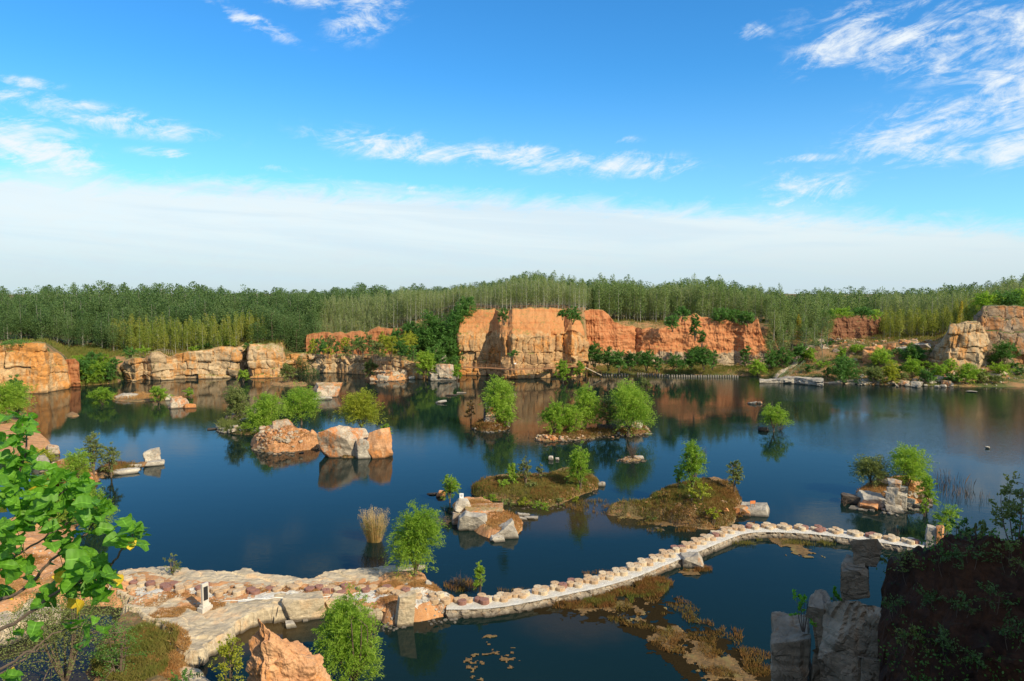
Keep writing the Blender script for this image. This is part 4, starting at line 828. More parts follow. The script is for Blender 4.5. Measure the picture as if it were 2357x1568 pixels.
# rock pinnacles close by on the right: placed at their own distance
def pin(label, x, ytop, ybot, w, R, mat, seed, **k):
    mat = 'pin_rock'; k['rough'] = .05; k['nch'] = 7; k['tilt'] = .24 if 'cap' in label or 'rounded' in label else .11; k['box'] = .68 if 'cap' in label or 'rounded' in label else .60
    t = PR(x, ytop, R); b = PR(x, ybot, R); s = mpp((t + b) / 2); H = t[2] - b[2]; W = w * s
    V, F = rock_vf((W, W * k.pop('depth', .9), H), seed, 6, **k); V[:, :2] += np.round(vnoise(V * np.array([.9, .9, .28]) + seed, seed + 3) * 2.5)[:, None] * .10; d = t[:2] / R
    o = obj('rock_pinnacle', mesh_of('rock_pinnacle', V, F, M[mat]), (t[0], t[1], b[2]), rz=-math.atan2(d[0], d[1])); tag(o, label, 'rock pinnacle')
    return o
pin('tall grey rock wall below the capstones on the right', 1975, 1365, 1760, 138, 31.0, 'dark_rock', 901, rough=.07, box=.95, tilt=.08, layers=1.1)
pin('grey cap block sitting on the tall rock wall', 1972, 1288, 1380, 72, 31.2, 'dark_rock', 902, rough=.06, box=.85, tilt=.12)
pin('topmost leaning capstone silhouetted against the causeway', 1988, 1233, 1308, 64, 31.4, 'rock_grey', 903, rough=.07, tilt=.22, nch=12)
pin('dark narrow rock rib left of the tall wall', 1893, 1470, 1780, 52, 32.0, 'dark_rock', 904, rough=.07, box=.95, tilt=.07)
pin('broad dark rock column at the lower left of the pinnacles', 1822, 1418, 1800, 100, 32.6, 'dark_rock', 905, rough=.07, box=.95, tilt=.08, layers=1.4)
pin('rounded block with a sunlit right face perched on the dark rib', 1886, 1367, 1424, 60, 31.6, 'rock_grey', 906, rough=.05, nch=12)
pin('shoulder of brown rock beneath the rounded block', 1906, 1405, 1520, 70, 31.6, 'dark_rock', 907, rough=.09)
pin('fractured grey foot of the tall rock wall', 2010, 1500, 1760, 70, 30.2, 'dark_rock', 908, rough=.08, box=.9)

# rubble too small to single out: one object per place, kind stuff
def rubble(label, zfun, spots, n, smin, smax, mat, seed):
    rs_ = np.random.RandomState(seed); mb = MB(); D, F = ico(2)
    for _ in range(n):
        x, y, rx, ry, zz = spots[rs_.randint(len(spots))]; a = rs_.uniform(0, 6.283); q = math.sqrt(rs_.uniform(0, 1))
        p = P(x + rx * q * math.cos(a), y + ry * q * math.sin(a), zz); s = rs_.uniform(smin, smax) * rs_.uniform(.6, 1.3)
        V, _f = rock_vf((s * rs_.uniform(.8, 1.5), s, s * rs_.uniform(.5, .9)), rs_.randint(1 << 20), 2, nch=6, rough=.04)
        c, s_ = math.cos(a), math.sin(a); V = V @ np.array([[c, s_, 0], [-s_, c, 0], [0, 0, 1]])
        z = zfun(p[0], p[1]); z = max(z, -.05); mb.add(V + np.array([p[0], p[1], z - s * .25]), F)
    o = mb.obj('rubble', M[mat]); tag(o, label, 'rubble', kind='stuff'); return o
rubble('small grey rubble on the stone heap under the left willows', IS['A'].zf, [(555, 980, 60, 14, .5)], 160, .25, .9, 'rock_grey', 1)
rubble('pale chips scattered over the orange rubble cone', IS['B'].zf, [(650, 1020, 60, 18, .8), (630, 1032, 50, 8, .2)], 260, .15, .7, 'rock_mixed', 2)
rubble('brown and pale rubble on the spit below the quarry wall', IS['O'].zf, [(890, 868, 45, 8, .5)], 130, .3, 1.0, 'rock_mixed', 3)
rubble('brown stones edging the long low islet', IS['E'].zf, [(1300, 1010, 70, 5, .2), (1400, 996, 80, 8, .4), (1470, 992, 32, 8, .4), (1270, 1012, 40, 4, .1)], 360, .15, .6, 'rock_mixed', 4)
rubble('pebbles along the rim of the weedy islet', IS['G'].zf, [(1290, 1162, 50, 4, .1), (1350, 1132, 30, 8, .1), (1240, 1168, 60, 3, .1), (1240, 1112, 22, 6, 1)], 420, .06, .22, 'rock_mixed', 5)
rubble('stones and pebbles on the tiny islet with the bare bush', IS['F'].zf, [(1455, 1058, 34, 6, .2)], 90, .1, .4, 'rock_mixed', 15)
rubble('stones scattered on the hillock islet', IS['I'].zf, [(1560, 1165, 110, 40, 1)], 90, .1, .4, 'rock_mixed', 16)
rubble('tumbled stones around the foot of the rock tower islet', IS['J'].zf, [(2045, 1170, 70, 8, .2), (2110, 1160, 30, 12, .3), (2060, 1145, 30, 25, 1)], 150, .2, .6, 'rock_grey', 6)
rubble('loose stones on the orange bank by the path', near_z, [(1010, 1400, 50, 15, .8), (900, 1425, 40, 10, .6), (980, 1380, 70, 12, 1)], 220, .05, .28, 'rock_grey_fine', 7)
rubble('loose stones along the slab path', near_z, [(600, 1375, 200, 20, 1), (350, 1370, 70, 15, 1.1), (150, 1320, 120, 60, 1.2)], 260, .04, .22, 'rock_grey_fine', 8)
rubble('stones on the point of shore at the left', IS['M'].zf, [(160, 1090, 70, 30, .5)], 120, .15, .6, 'rock_mixed', 9)
rubble('stones around the spire islet', IS['D'].zf, [(1130, 985, 45, 8, .3)], 90, .2, .6, 'rock_grey', 10)
# right shore boulders: countable ones single, the small ones as rubble
rr2 = np.random.RandomState(77); RB = [(2046, 886, 40, 12, 'large flat pale rock standing in the water off the right shore'), (1975, 873, 26, 18, 'pale blocky rock below the round tree on the right shore'), (1998, 778 + 60, 26, 34, 'orange cube shaped rock among the right shore willows'),
      (2080, 888, 26, 14, 'grey rock at the waterline left of the boulder row'), (2110, 890, 24, 12, 'grey rock second in the shoreline boulder row'), (2160, 885, 22, 22, 'pointed slab sticking up from the shoreline boulder row'), (2180, 889, 26, 14, 'slanting grey slab in the shoreline boulder row'), (2208, 888, 28, 10, 'low wide rock at the right of the boulder row'),
      (2262, 885, 34, 12, 'grey rock on the shore near the right edge'), (2300, 880, 30, 14, 'pale rock on the shore close to the right edge'), (2320, 888, 26, 8, 'dark rock in the water close to the right edge'), (2236, 903, 24, 4, 'flat dark stone just out of the water near the right edge'),
      (2095, 800, 50, 18, 'pale grey slab lying on the slope under the hedge'), (2120, 806, 40, 16, 'grey slab right of the pale one under the hedge'), (2076, 812, 34, 16, 'broken pale block on the slope under the hedge'), (1925, 818, 22, 16, 'whitish block in the slope beside the stairs'), (2010, 820, 40, 26, 'pale pointed outcrop on the orange knoll'), (2050, 812, 18, 22, 'small orange knoll rock beside the pointed outcrop')]
for i, (x, y, w, h, lb) in enumerate(RB):
    z = 0 if y > 870 else float(G(x, y)[2]) - .2; rock(lb, x, y, w, h, 'rock_orange' if 'orange' in lb else ('rock_grey' if i % 3 else 'rock_mixed'), z=z, seed=850 + i, sub=5, rough=.1, depth=.8)
rubble('tumbled grey boulders too many to count along the right shore', gz, [(2130, 886, 80, 6, .2), (2290, 880, 60, 9, .3), (2180, 872, 60, 8, .8), (2000, 880, 60, 6, .2)], 200, .3, 1.2, 'rock_grey', 11)
rubble('broken stone on the slopes of the right shore', gz, [(2120, 830, 60, 20, 3), (2000, 830, 80, 15, 3), (1950, 815, 60, 10, 4), (2200, 860, 50, 8, 2), (2300, 850, 50, 12, 2)], 200, .4, 1.5, 'rock_mixed', 12)
cliff('rock_ledge', [(1748, 883, 877, .3), (1790, 883, 874, .3), (1830, 884, 869, .4), (1870, 888, 872, .4), (1895, 890, 876, .4)], M['rock_grey'], 'long low grey stone ledge along the water under the dirt terrace', cat='ledge', seed=91, lt=.5, cw=2.0, amp=.5, back=6, drop=.3)
# the strip of bare dirt above that ledge, and the path on the quarry wall
def gpath(name, pts, w, mat, z, lift=.12, **tg):
    c = centre(pts, z); c, _ = resample(c, .8); _, n = normals(c); offs = np.linspace(-w, w, 7); V = np.stack([c[:, :2] + n * o for o in offs], 1); q = V.reshape(-1, 2)
    zz = land_z(q[:, 0], q[:, 1]) + lift; o = world_obj(name, np.column_stack([q, zz]), grid_faces(len(c), 7), mat); tag(o, kind='structure'); return o
gpath('path', [(1640, 866), (1720, 872), (1800, 868), (1880, 874), (1940, 876), (2040, 876)], 1.6, M['path_dirt'], .9)
gpath('path', [(1725, 868), (1765, 858), (1830, 846), (1880, 832), (1900, 820)], 1.0, M['path_dirt'], 2.0)
gpath('path', [(1900, 820), (1885, 806), (1868, 792), (1850, 785)], 1.2, M['path_dirt'], 5.0)
gpath('path', [(2180, 868), (2250, 866), (2400, 864)], 1.0, M['path_dirt'], 2.0)
# ---------------------------------------------------------------- foliage generators
def leaves_vf(C0, T, W, L, rs_, curl=0.0, n3=None):
    """one rhombus leaf per point: C0 centre, T axis direction"""
    n = len(C0); T = T / (np.linalg.norm(T, axis=1)[:, None] + 1e-9)
    S = np.cross(T, rs_.normal(0, 1, (n, 3))); S /= np.linalg.norm(S, axis=1)[:, None] + 1e-9
    L = np.broadcast_to(L, (n,))[:, None]; W = np.broadcast_to(W, (n,))[:, None]
    V = np.stack([C0 - T * L * .5, C0 + S * W * .5, C0 + T * L * .5, C0 - S * W * .5], 1).reshape(-1, 3)
    return V, np.arange(4 * n).reshape(n, 4)
def crown(seed, W, H, z0, n, leaf=(0.05, 0.2), lobes=7, droop=0.4, spray=0.5, per=22, dense=1.0, pointy=0.0, flat=0.0, up=0.5):
    """sprays of small leaves round a set of lobes; z0 = bottom of crown, returns V, F, spray roots"""
    rs_ = np.random.RandomState(seed); ns = max(12, n // per)
    Lc, Lr = [], []
    for k in range(lobes):
        t = (k + .5) / lobes; zc = z0 + H * (0.16 + 0.58 * t if lobes > 3 else .5)
        tt_ = (zc - z0) / H; env = math.sin(math.pi * (.22 + .70 * min(1, max(.0, tt_)))) ** .7
        env *= (1 - pointy * tt_); a = rs_.uniform(0, 6.283); q = W * .5 * .52 * env * rs_.uniform(.45, 1)
        Lc.append((q * math.cos(a), q * math.sin(a), zc)); r = W * .5 * rs_.uniform(.38, .56) * max(.45, env); Lr.append((r, r, r * rs_.uniform(.75, 1.15) * min(1.5, max(.7, H / W))))
    Lc.append((0, 0, z0 + H * .55)); Lr.append((W * .3 * (1 - .3 * pointy), W * .3 * (1 - .3 * pointy), H * .40))
    Lc, Lr = np.array(Lc), np.array(Lr); vol = Lr.prod(1) ** .66; pk = rs_.choice(len(Lc), ns, p=vol / vol.sum())
    d = rs_.normal(0, 1, (ns, 3)); d /= np.linalg.norm(d, axis=1)[:, None]; d[:, 2] = np.where(d[:, 2] < -.75, -d[:, 2] * .5, d[:, 2])
    rad = rs_.uniform(.35, 1.0, ns) ** .6; root = Lc[pk] + d * Lr[pk] * rad[:, None]
    dr = d * .8 + np.array([0, 0, up]) + rs_.normal(0, .35, (ns, 3)); dr /= np.linalg.norm(dr, axis=1)[:, None]
    sl_ = spray * rs_.uniform(.5, 1.25, ns)
    t = rs_.uniform(0, 1, (ns, per)); p = root[:, None, :] + dr[:, None, :] * (t * sl_[:, None])[..., None]; p[..., 2] -= droop * (t ** 2) * sl_[:, None]
    p += rs_.normal(0, spray * .10, p.shape)
    T = dr[:, None, :] + rs_.normal(0, .55, p.shape); T[..., 2] -= droop * t * 1.6
    p = p.reshape(-1, 3); T = T.reshape(-1, 3); m = p[:, 2] > z0 * .55 - .05; p, T = p[m], T[m]
    k = rs_.uniform(.7, 1.25, len(p)); V, F = leaves_vf(p, T, leaf[0] * k, leaf[1] * k, rs_)
    return V, F, root
def stems(seed, H, roots, nst=4, base_r=.06, spread=.25, trunk=0.0, k=5):
    rs_ = np.random.RandomState(seed + 5); mb = MB(); forks = []
    if trunk > 0: mb.tube([[0, 0, -.4], [rs_.normal(0, .03), 0, trunk * .5], [0, 0, trunk]], [base_r * 1.3, base_r * 1.05, base_r * .9], 7)
    for i in range(nst):
        a = i * 2.4 + rs_.uniform(0, 1); s = spread * H * rs_.uniform(.5, 1); tz = H * rs_.uniform(.6, .86); q = np.linspace(0, 1, 7)[:, None]
        e = np.array([math.cos(a) * s, math.sin(a) * s, tz]); b = np.array([math.cos(a) * .05, math.sin(a) * .05, trunk * .9 - (.3 if trunk == 0 else 0)])
        pts = b + (e - b) * q + np.array([math.cos(a), math.sin(a), 0]) * (np.sin(q * math.pi) * s * .25) + rs_.normal(0, .02 * H / 3, (7, 3)) * q
        mb.tube(pts, np.linspace(base_r * .8, base_r * .18, 7), k); forks += list(pts[2:])
    forks = np.array(forks)
    pick = rs_.choice(len(roots), min(len(roots), 60), replace=False)
    for r in roots[pick]:
        f = forks[forks[:, 2] < r[2] + .1]
        if not len(f): f = forks
        b = f[np.argmin(((f - r) ** 2).sum(1))]; m_ = (b + r) / 2 + np.array([0, 0, .06 * H * .3]); mb.tube([b, m_, r], [base_r * .3, base_r * .2, base_r * .08], 3, False)
    return mb
BUSHES = []
def tree(label, x, yb, yt, w, mat='willow', z=0.3, kind='tree', name='willow_tree', cat='tree', dens=1.0, group=None, zf=None, seed=None, bark='bark', **k):
    """x, yb: foot; yt: top of crown; w: crown width in pixels"""
    z = z * 1.12 if z > 3.9 else z
    p = G(x, yb) if zf is gz else P(x, yb, z); z = p[2]; s = mpp(p); dep = math.atan2(CAM_H - z, rs(p)); W = w * s; H = max(.5, ((yb - yt) * s - W * .12 * math.sin(dep)) / math.cos(dep))
    seed = seed if seed is not None else int(x * 13 + yt * 7) % 99991
    bush = kind == 'bush'; z0 = (.01 if bush else min(k.pop('z0', .05), .14) * .6) * H; k.pop('z0', None)
    pxm = 1 / s * 1024 / 2357                        # render pixels per metre
    lw, ll = k.pop('leaf', (max(.04, .48 / pxm), max(.16, 2.3 / pxm)))
    n = int(min(40000, dens * 3.4 * (W * (H - z0)) / (lw * ll * .5))); n = max(n, 300)
    V, F, root = crown(seed, W, H - z0, z0, n, (lw, ll), lobes=k.pop('lobes', 8), droop=k.pop('droop', .5), spray=k.pop('spray', max(.3, W * .27)), pointy=k.pop('pointy', 0.2), up=k.pop('up', .75))
    q = np.percentile(np.hypot(V[:, 0], V[:, 1]), 93) / (W * .5); V[:, :2] /= q; root[:, :2] /= q
    hi = np.percentile(V[:, 2], 99.5); f_ = (H - z0) / (hi - z0); V[:, 2] = z0 + (V[:, 2] - z0) * f_; root[:, 2] = z0 + (root[:, 2] - z0) * f_
    mb = stems(seed, H, root, nst=k.pop('nst', 5), base_r=k.pop('br', .018 * H + .02), spread=k.pop('spread', .2 * min(1.3, W / H)), trunk=k.pop('trunk', 0.0 if bush else .10 * H))
    zz = z if zf is None else zf(p[0], p[1])
    e_ = empty(name, (p[0], p[1], zz)); tag(e_, label, cat, group)
    obj('crown', mesh_of('crown', V, F, M[mat]), (0, 0, 0), e_); mb.obj('trunk', M[bark], (0, 0, 0), e_); return e_
iz = lambda k: IS[k].zf
# -- islands and shores, nearest the viewer last
T = tree
T('bright green willow bush at the left edge below the golden cliff', 15, 978, 885, 96, z=.8, kind='bush', zf=iz('N'), cat='bush', name='willow_bush')
T('darker small willow behind the bright one at the left edge', 40, 965, 864, 36, 'shrub', z=.8, kind='bush', name='willow_bush', cat='bush')
T('yellow green bush below the left willow', 92, 1052, 1003, 56, 'willow_yellow', z=.8, kind='bush', zf=iz('N'), name='bush', cat='bush')
T('slender pale willow on the left spit, left one of the pair', 216, 1100, 1005, 44, 'olive', z=.4, z0=.1, dens=.55, zf=iz('M'))
T('slender pale willow on the left spit, right one of the pair', 256, 1092, 1020, 42, 'olive', z=.4, z0=.1, dens=.5)
T('broad green bush in front of the slender pale willows', 178, 1115, 1042, 64, z=.6, kind='bush', zf=iz('M'), name='willow_bush', cat='bush', dens=.8)
T('green willow hanging over the water beside the left shore', 222, 1200, 1098, 72, z=.5, kind='bush', name='willow_bush', cat='bush', dens=.8, zf=near_z)
T('low bush on the left bank behind the broad leaves', 150, 1205, 1130, 80, 'willow', z=1, kind='bush', name='willow_bush', cat='bush', dens=.8, zf=near_z)
T('small yellow green bush left of the slender willows', 120, 1110, 1060, 46, 'willow_yellow', z=.6, kind='bush', name='bush', cat='bush', zf=iz('M'))
T('rounded bush standing in the reeds left of the long grey slab', 236, 930, 891, 48, z=.1, kind='bush', name='willow_bush', cat='bush')
T('rounded bush standing in the reeds left of the pale pointed rock', 366, 926, 888, 42, z=.1, kind='bush', name='willow_bush', cat='bush')
T('small bush in the water right of the pale pointed rock', 436, 912, 892, 22, z=.1, kind='bush', name='willow_bush', cat='bush')
for i, (x, yb, yt, w) in enumerate([(172, 882, 838, 44), (200, 880, 824, 52), (226, 882, 830, 50), (252, 882, 836, 44), (185, 868, 818, 40), (215, 862, 812, 40), (240, 864, 816, 36)]):
    T(['leftmost', 'tallest', 'third', 'rightmost', 'rear left', 'rear middle', 'rear right'][i] + ' shrub on the grassy bank between the left cliffs', x, yb, yt, w, 'shrub' if i % 2 else 'willow', z=1.0 if i < 4 else 3.0, kind='bush', name='shrub', cat='shrub', group='shrubs on the left bank', zf=gz)
T('feathery willow behind the left stone heap', 545, 965, 883, 58, 'olive', z=1.0, zf=iz('A'))
T('larger bright willow on the right of the left stone heap', 612, 990, 888, 82, z=.5, zf=iz('A'))
T('round light green willow between the stone heap and the rubble cone', 694, 975, 888, 92, 'willow', z=.3, z0=.2, lobes=10)
T('golden green tree behind the big round boulder', 832, 992, 898, 88, 'willow_yellow', z=.8, z0=.2, lobes=10, seed=17)
T('small green bush right of the golden green tree', 886, 1012, 976, 34, z=.3, kind='bush', name='willow_bush', cat='bush')
T('dark low bush at the left foot of the golden green tree', 762, 1010, 985, 70, 'shrub', z=.3, kind='bush', name='bush', cat='bush', dens=.6)
T('willow in front of the low quarry wall', 664, 880, 836, 38, 'olive', z=.3)
T('small willow right of the quarry cliff notch', 560, 878, 850, 26, 'willow', z=.3, kind='bush', name='willow_bush', cat='bush')
T('tall willow on the rubble spit below the quarry wall', 852, 868, 828, 34, 'olive', z=.8)
for i, (x, yb, yt, w, m) in enumerate([(980, 872, 808, 44, 'willow'), (1016, 862, 800, 38, 'shrub'), (1046, 868, 820, 32, 'shrub'), (928, 862, 826, 34, 'willow'), (958, 866, 832, 26, 'willow'), (1052, 880, 838, 22, 'willow')]):
    T(['broad willow left of the rock stack', 'dark shrub behind the rock stack', 'dark shrub between the rock stack and the outcrop', 'light shrub under the sloping path', 'small shrub right of the light one under the path', 'pale shrub at the right foot of the rock stack'][i], x, yb, yt, w, m, z=.4, kind='bush', name='shrub', cat='shrub')
T('bright green willow behind the stone spire', 1147, 978, 868, 76, z=.3, z0=.12, lobes=9)
T('leafy lower shoot right of the stone spire', 1165, 985, 930, 40, z=.3, kind='bush', name='willow_bush', cat='bush')
T('thin rusty bush left of the stone spire', 1084, 975, 922, 24, 'grass_red', z=.2, kind='bush', name='bush', cat='bush', dens=.4)
T('leftmost willow on the long low islet', 1276, 1004, 924, 58, z=.3, z0=.08)
T('low spreading willow second from the left on the long low islet', 1320, 1000, 932, 62, z=.3, z0=.08, dens=.8)
T('round crowned willow in the middle of the long low islet', 1347, 992, 888, 66, z=.4, z0=.3, lobes=9)
T('largest willow on the long low islet at its right end', 1446, 1002, 878, 100, z=.3, z0=.12, lobes=12, dens=.95)
T('dim green willow between the two tallest on the long low islet', 1400, 990, 910, 56, 'olive', z=.3, z0=.1, dens=.7)
T('small tree behind the largest willow of the long low islet', 1482, 940, 868, 36, 'olive', z=.2, z0=.3, dens=.7)
T('green shrub in the water below the boardwalk', 1296, 880, 828, 34, z=.2, kind='bush', name='shrub', cat='shrub')
T('green shrub right of the boardwalk bend', 1334, 868, 830, 26, z=.6, kind='bush', name='shrub', cat='shrub')
T('leaning willow growing from a rock in open water', 1780, 992, 928, 66, z=.2, z0=.2, dens=.7)
D_ = [(1368, 848, 788, 44), (1400, 852, 798, 38), (1425, 856, 806, 36), (1450, 852, 810, 32), (1488, 852, 806, 42), (1512, 854, 822, 24), (1554, 852, 814, 44), (1590, 850, 802, 40), (1620, 850, 798, 42), (1640, 850, 806, 26), (1385, 828, 794, 36), (1470, 840, 808, 24), (1605, 838, 796, 36)]
for i, (x, yb, yt, w) in enumerate(D_): T('dense dark green shrub below the orange earth cliff', x, yb, yt, w, 'shrub', z=2.0, kind='bush', name='shrub', cat='shrub', group='dark shrubs under the orange cliff', lobes=6)
E_ = [(1715, 846, 796, 24, 'shrub', 2), (1745, 874, 834, 40, 'willow', .8), (1778, 852, 806, 38, 'shrub', 2.2), (1805, 848, 800, 36, 'shrub', 2.5), (1840, 838, 792, 40, 'shrub', 3), (1862, 836, 800, 30, 'willow', 3), (1942, 886, 822, 66, 'shrub', .8), (1938, 836, 800, 26, 'willow', 3), (2028, 848, 802, 50, 'willow', 2.2), (2050, 886, 832, 38, 'willow_yellow', .6),
      (2010, 884, 846, 52, 'olive', .6), (2100, 838, 790, 50, 'shrub', 2.8), (2100, 872, 824, 42, 'willow', 1.2), (2158, 874, 838, 36, 'willow', 1.2), (2184, 868, 826, 32, 'willow', 1.4), (2225, 886, 838, 46, 'willow', .6), (2300, 866, 832, 42, 'willow', 1.6), (2310, 846, 786, 56, 'shrub', 2.5), (2130, 884, 850, 36, 'shrub', .6), (1905, 868, 845, 22, 'shrub', 1.2), (2260, 884, 856, 30, 'olive', .6), (2345, 864, 842, 30, 'shrub', 1.5), (1930, 862, 850, 30, 'willow', 1.5), (2075, 882, 858, 30, 'olive', .5)]
EL = ['narrow shrub against the pale rocks of the orange cliff', 'round green bush at the end of the shoreline piles', 'dark shrub left of the fenced ramp', 'dark shrub above the fenced ramp', 'broad shrub at the bend of the fenced ramp', 'light shrub at the top of the fenced ramp', 'big round dark bush at the end of the dirt terrace', 'slim willow behind the big round dark bush', 'rounded willow above the orange cube rock', 'yellow green willow leaning over the right shore',
      'olive thicket between two willows on the right shore', 'dark rounded tree higher on the right slope', 'light round willow below the dark rounded tree', 'small round willow right of the light one', 'small round willow under the rock buttress', 'spreading willow at the water under the rock buttress', 'ball shaped willow near the right edge', 'dark tree against the right hand cliff', 'low dark bush in the shoreline boulders', 'small bush beside the foot of the ramp', 'olive bush at the water near the right edge', 'low shrub at the far right shore path', 'low light bush on the dirt bank above the terrace', 'thin olive bush at the water beside the leaning willow']
for (x, yb, yt, w, m, z), lb in zip(E_, EL): T(lb, x, yb, yt, w, m, z=z, kind='bush', name='shrub', cat='shrub', lobes=7, zf=gz)
# middle islets
T('left slim willow on the weedy islet', 1180, 1116, 1068, 30, z=1, z0=.1, zf=iz('G'))
T('second slim willow on the weedy islet', 1210, 1118, 1052, 34, 'olive', z=1, z0=.1, dens=.5, zf=iz('G'))
T('thin sapling behind the crest of the weedy islet', 1246, 1110, 1072, 26, 'olive', z=1, z0=.1, dens=.35, zf=iz('G'))
T('tallest feathery willow at the right of the weedy islet', 1336, 1126, 1026, 54, z=.6, z0=.06, dens=.75, pointy=.6, zf=iz('G'))
T('narrow willow behind the white sign', 1035, 1152, 1094, 44, z=.3, z0=.08, pointy=.4)
T('upright fan shaped willow on top of the hillock islet', 1594, 1132, 1024, 60, z=1.8, z0=.18, zf=iz('I'), spread=.16)
T('thin sapling left of the fan shaped willow', 1562, 1130, 1074, 22, z=1.5, z0=.35, dens=.5, zf=iz('I'))
T('slim willow at the right of the hillock islet', 1690, 1136, 1062, 36, 'olive', z=1, z0=.3, dens=.6, zf=iz('I'))
T('yellow green creeper spilling down the hillock islet', 1612, 1165, 1122, 56, 'willow_yellow', z=1.5, kind='bush', name='creeper', cat='shrub', dens=.5, zf=iz('I'), leaf=(.14, .18))
T('yellow green creeper trailing lower on the hillock islet', 1642, 1195, 1155, 36, 'willow_yellow', z=1.0, kind='bush', name='creeper', cat='shrub', dens=.45, zf=iz('I'), leaf=(.12, .18))
for i, (x, yb, yt, w) in enumerate([(1130, 1140, 1118, 34), (1165, 1148, 1122, 40), (1205, 1150, 1128, 36), (1245, 1156, 1130, 44), (1285, 1150, 1128, 38), (1318, 1140, 1116, 30), (1160, 1128, 1106, 30), (1225, 1132, 1112, 34), (1100, 1138, 1120, 26)]):
    T('low rounded green tussock bush on the weedy islet', x, yb, yt, w, ['willow', 'olive', 'willow_yellow'][i % 3], z=.7, kind='bush', name='low_bush', cat='bush', dens=.5, zf=iz('G'), group='tussock bushes on the weedy islet')
for i, (x, yb, yt, w) in enumerate([(1500, 1180, 1158, 34), (1530, 1165, 1140, 34), (1570, 1150, 1132, 28), (1680, 1205, 1180, 36), (1640, 1215, 1192, 32), (1700, 1170, 1150, 26)]):
    T('low rounded scrub bush on the flank of the hillock islet', x, yb, yt, w, ['olive', 'grass_red'][i % 2], z=.9, kind='bush', name='low_bush', cat='bush', dens=.5, zf=iz('I'), group='scrub bushes on the hillock islet')
T('olive grey round tree on the right islet', 2004, 1114, 1046, 84, 'olive', z=1.5, z0=.1, lobes=10, zf=iz('J'))
T('tall bright willow on the right islet', 2088, 1124, 1018, 84, z=1.5, z0=.14, lobes=10, zf=iz('J'))
T('light bush at the right foot of the right islet', 2132, 1168, 1096, 42, z=.4, kind='bush', name='willow_bush', cat='bush', dens=.7)
T('hanging green tuft at the waterline of the right islet', 2128, 1185, 1150, 22, z=.2, kind='bush', name='willow_bush', cat='bush', dens=.7)
T('pale feathery willow in the water behind the causeway end', 2175, 1240, 1160, 60, z=.2, kind='bush', name='willow_bush', cat='bush', dens=.45)
# near shore
T('full green willow standing where the causeway meets the bank', 957, 1330, 1170, 122, z=.9, z0=.16, lobes=14, seed=4242, zf=near_z, droop=.7, spray=.75)
T('slender upright shrub in the water by the near end of the causeway', 1105, 1368, 1296, 26, z=.1, z0=.05, lobes=5, pointy=.5, nst=3)
T('large willow bush at the bottom edge in front of the bank', 816, 1585, 1385, 146, z=.2, z0=.05, lobes=16, seed=777, dens=1.0, droop=.6, spray=.7, nst=9, spread=.26)
T('sparse sapling at the lake edge of the slab', 398, 1338, 1290, 40, 'olive', z=.6, z0=.15, dens=.25, zf=near_z)
T('yellow green sapling left of the orange spire', 528, 1590, 1476, 70, 'willow_yellow', z=.2, z0=.1, dens=.4, leaf=(.07, .13))
T('sparse grey green shrub in the dark pond at lower left', 150, 1560, 1360, 250, 'olive', z=.4, kind='bush', name='sparse_shrub', cat='shrub', dens=.28, leaf=(.06, .11), lobes=18, nst=9)
T('second sparse grey green shrub nearer the slab', 275, 1560, 1430, 110, 'shrub', z=.4, kind='bush', name='sparse_shrub', cat='shrub', dens=.16, leaf=(.06, .11), lobes=12, nst=7)
def near_tree(label, x, yb, yt, w, R, mat, seed, dens=.5, leaf=(.07, .13), **k):
    b = PR(x, yb, R); t = PR(x, yt, R); s = mpp(b); W = w * s; H = t[2] - b[2]; V, F, root = crown(seed, W, H * .9, H * .1, int(dens * 2.2 * W * H / (leaf[0] * leaf[1] * .5)), leaf, lobes=8, spray=W * .2, droop=.2, up=.6)
    e_ = empty('shrub', tuple(b)); tag(e_, label, 'shrub'); obj('leaves', mesh_of('leaves', V, F, M[mat]), (0, 0, 0), e_); stems(seed, H, root, nst=5, base_r=.035, spread=.25).obj('stem', M['bark'], (0, 0, 0), e_); return e_
near_tree('airy olive shrub on the dark slope at the right edge', 2340, 1262, 1092, 130, 30.5, 'olive', 31, .38)
near_tree('second airy shrub lower at the right edge', 2352, 1262, 1180, 60, 30.5, 'shrub', 32, .45)
near_tree('thin shrub on the ridge left of the airy olive shrub', 2252, 1246, 1200, 100, 30.6, 'olive', 33, .16)
near_tree('thin leafy shrub on the ridge behind the causeway end', 2210, 1255, 1195, 70, 31, 'shrub', 34, .18)
near_tree('bright fern like sprout on the left rock column', 1850, 1438, 1370, 90, 31.8, 'sprout', 35, .42, (.09, .16))
near_tree('bright sprout behind the rounded block', 1925, 1396, 1348, 44, 32.2, 'sprout', 36, .3, (.08, .14))
near_tree('bare leafy bush growing behind the capstone', 2075, 1330, 1262, 110, 31.5, 'olive', 37, .12)
near_tree('small yellow green sprout under the rounded block', 1932, 1416, 1392, 26, 31, 'willow_yellow', 38, .4)
near_tree('low green weed at the bottom edge beside the slab', 430, 1585, 1545, 80, 46, 'shrub', 39, .5)

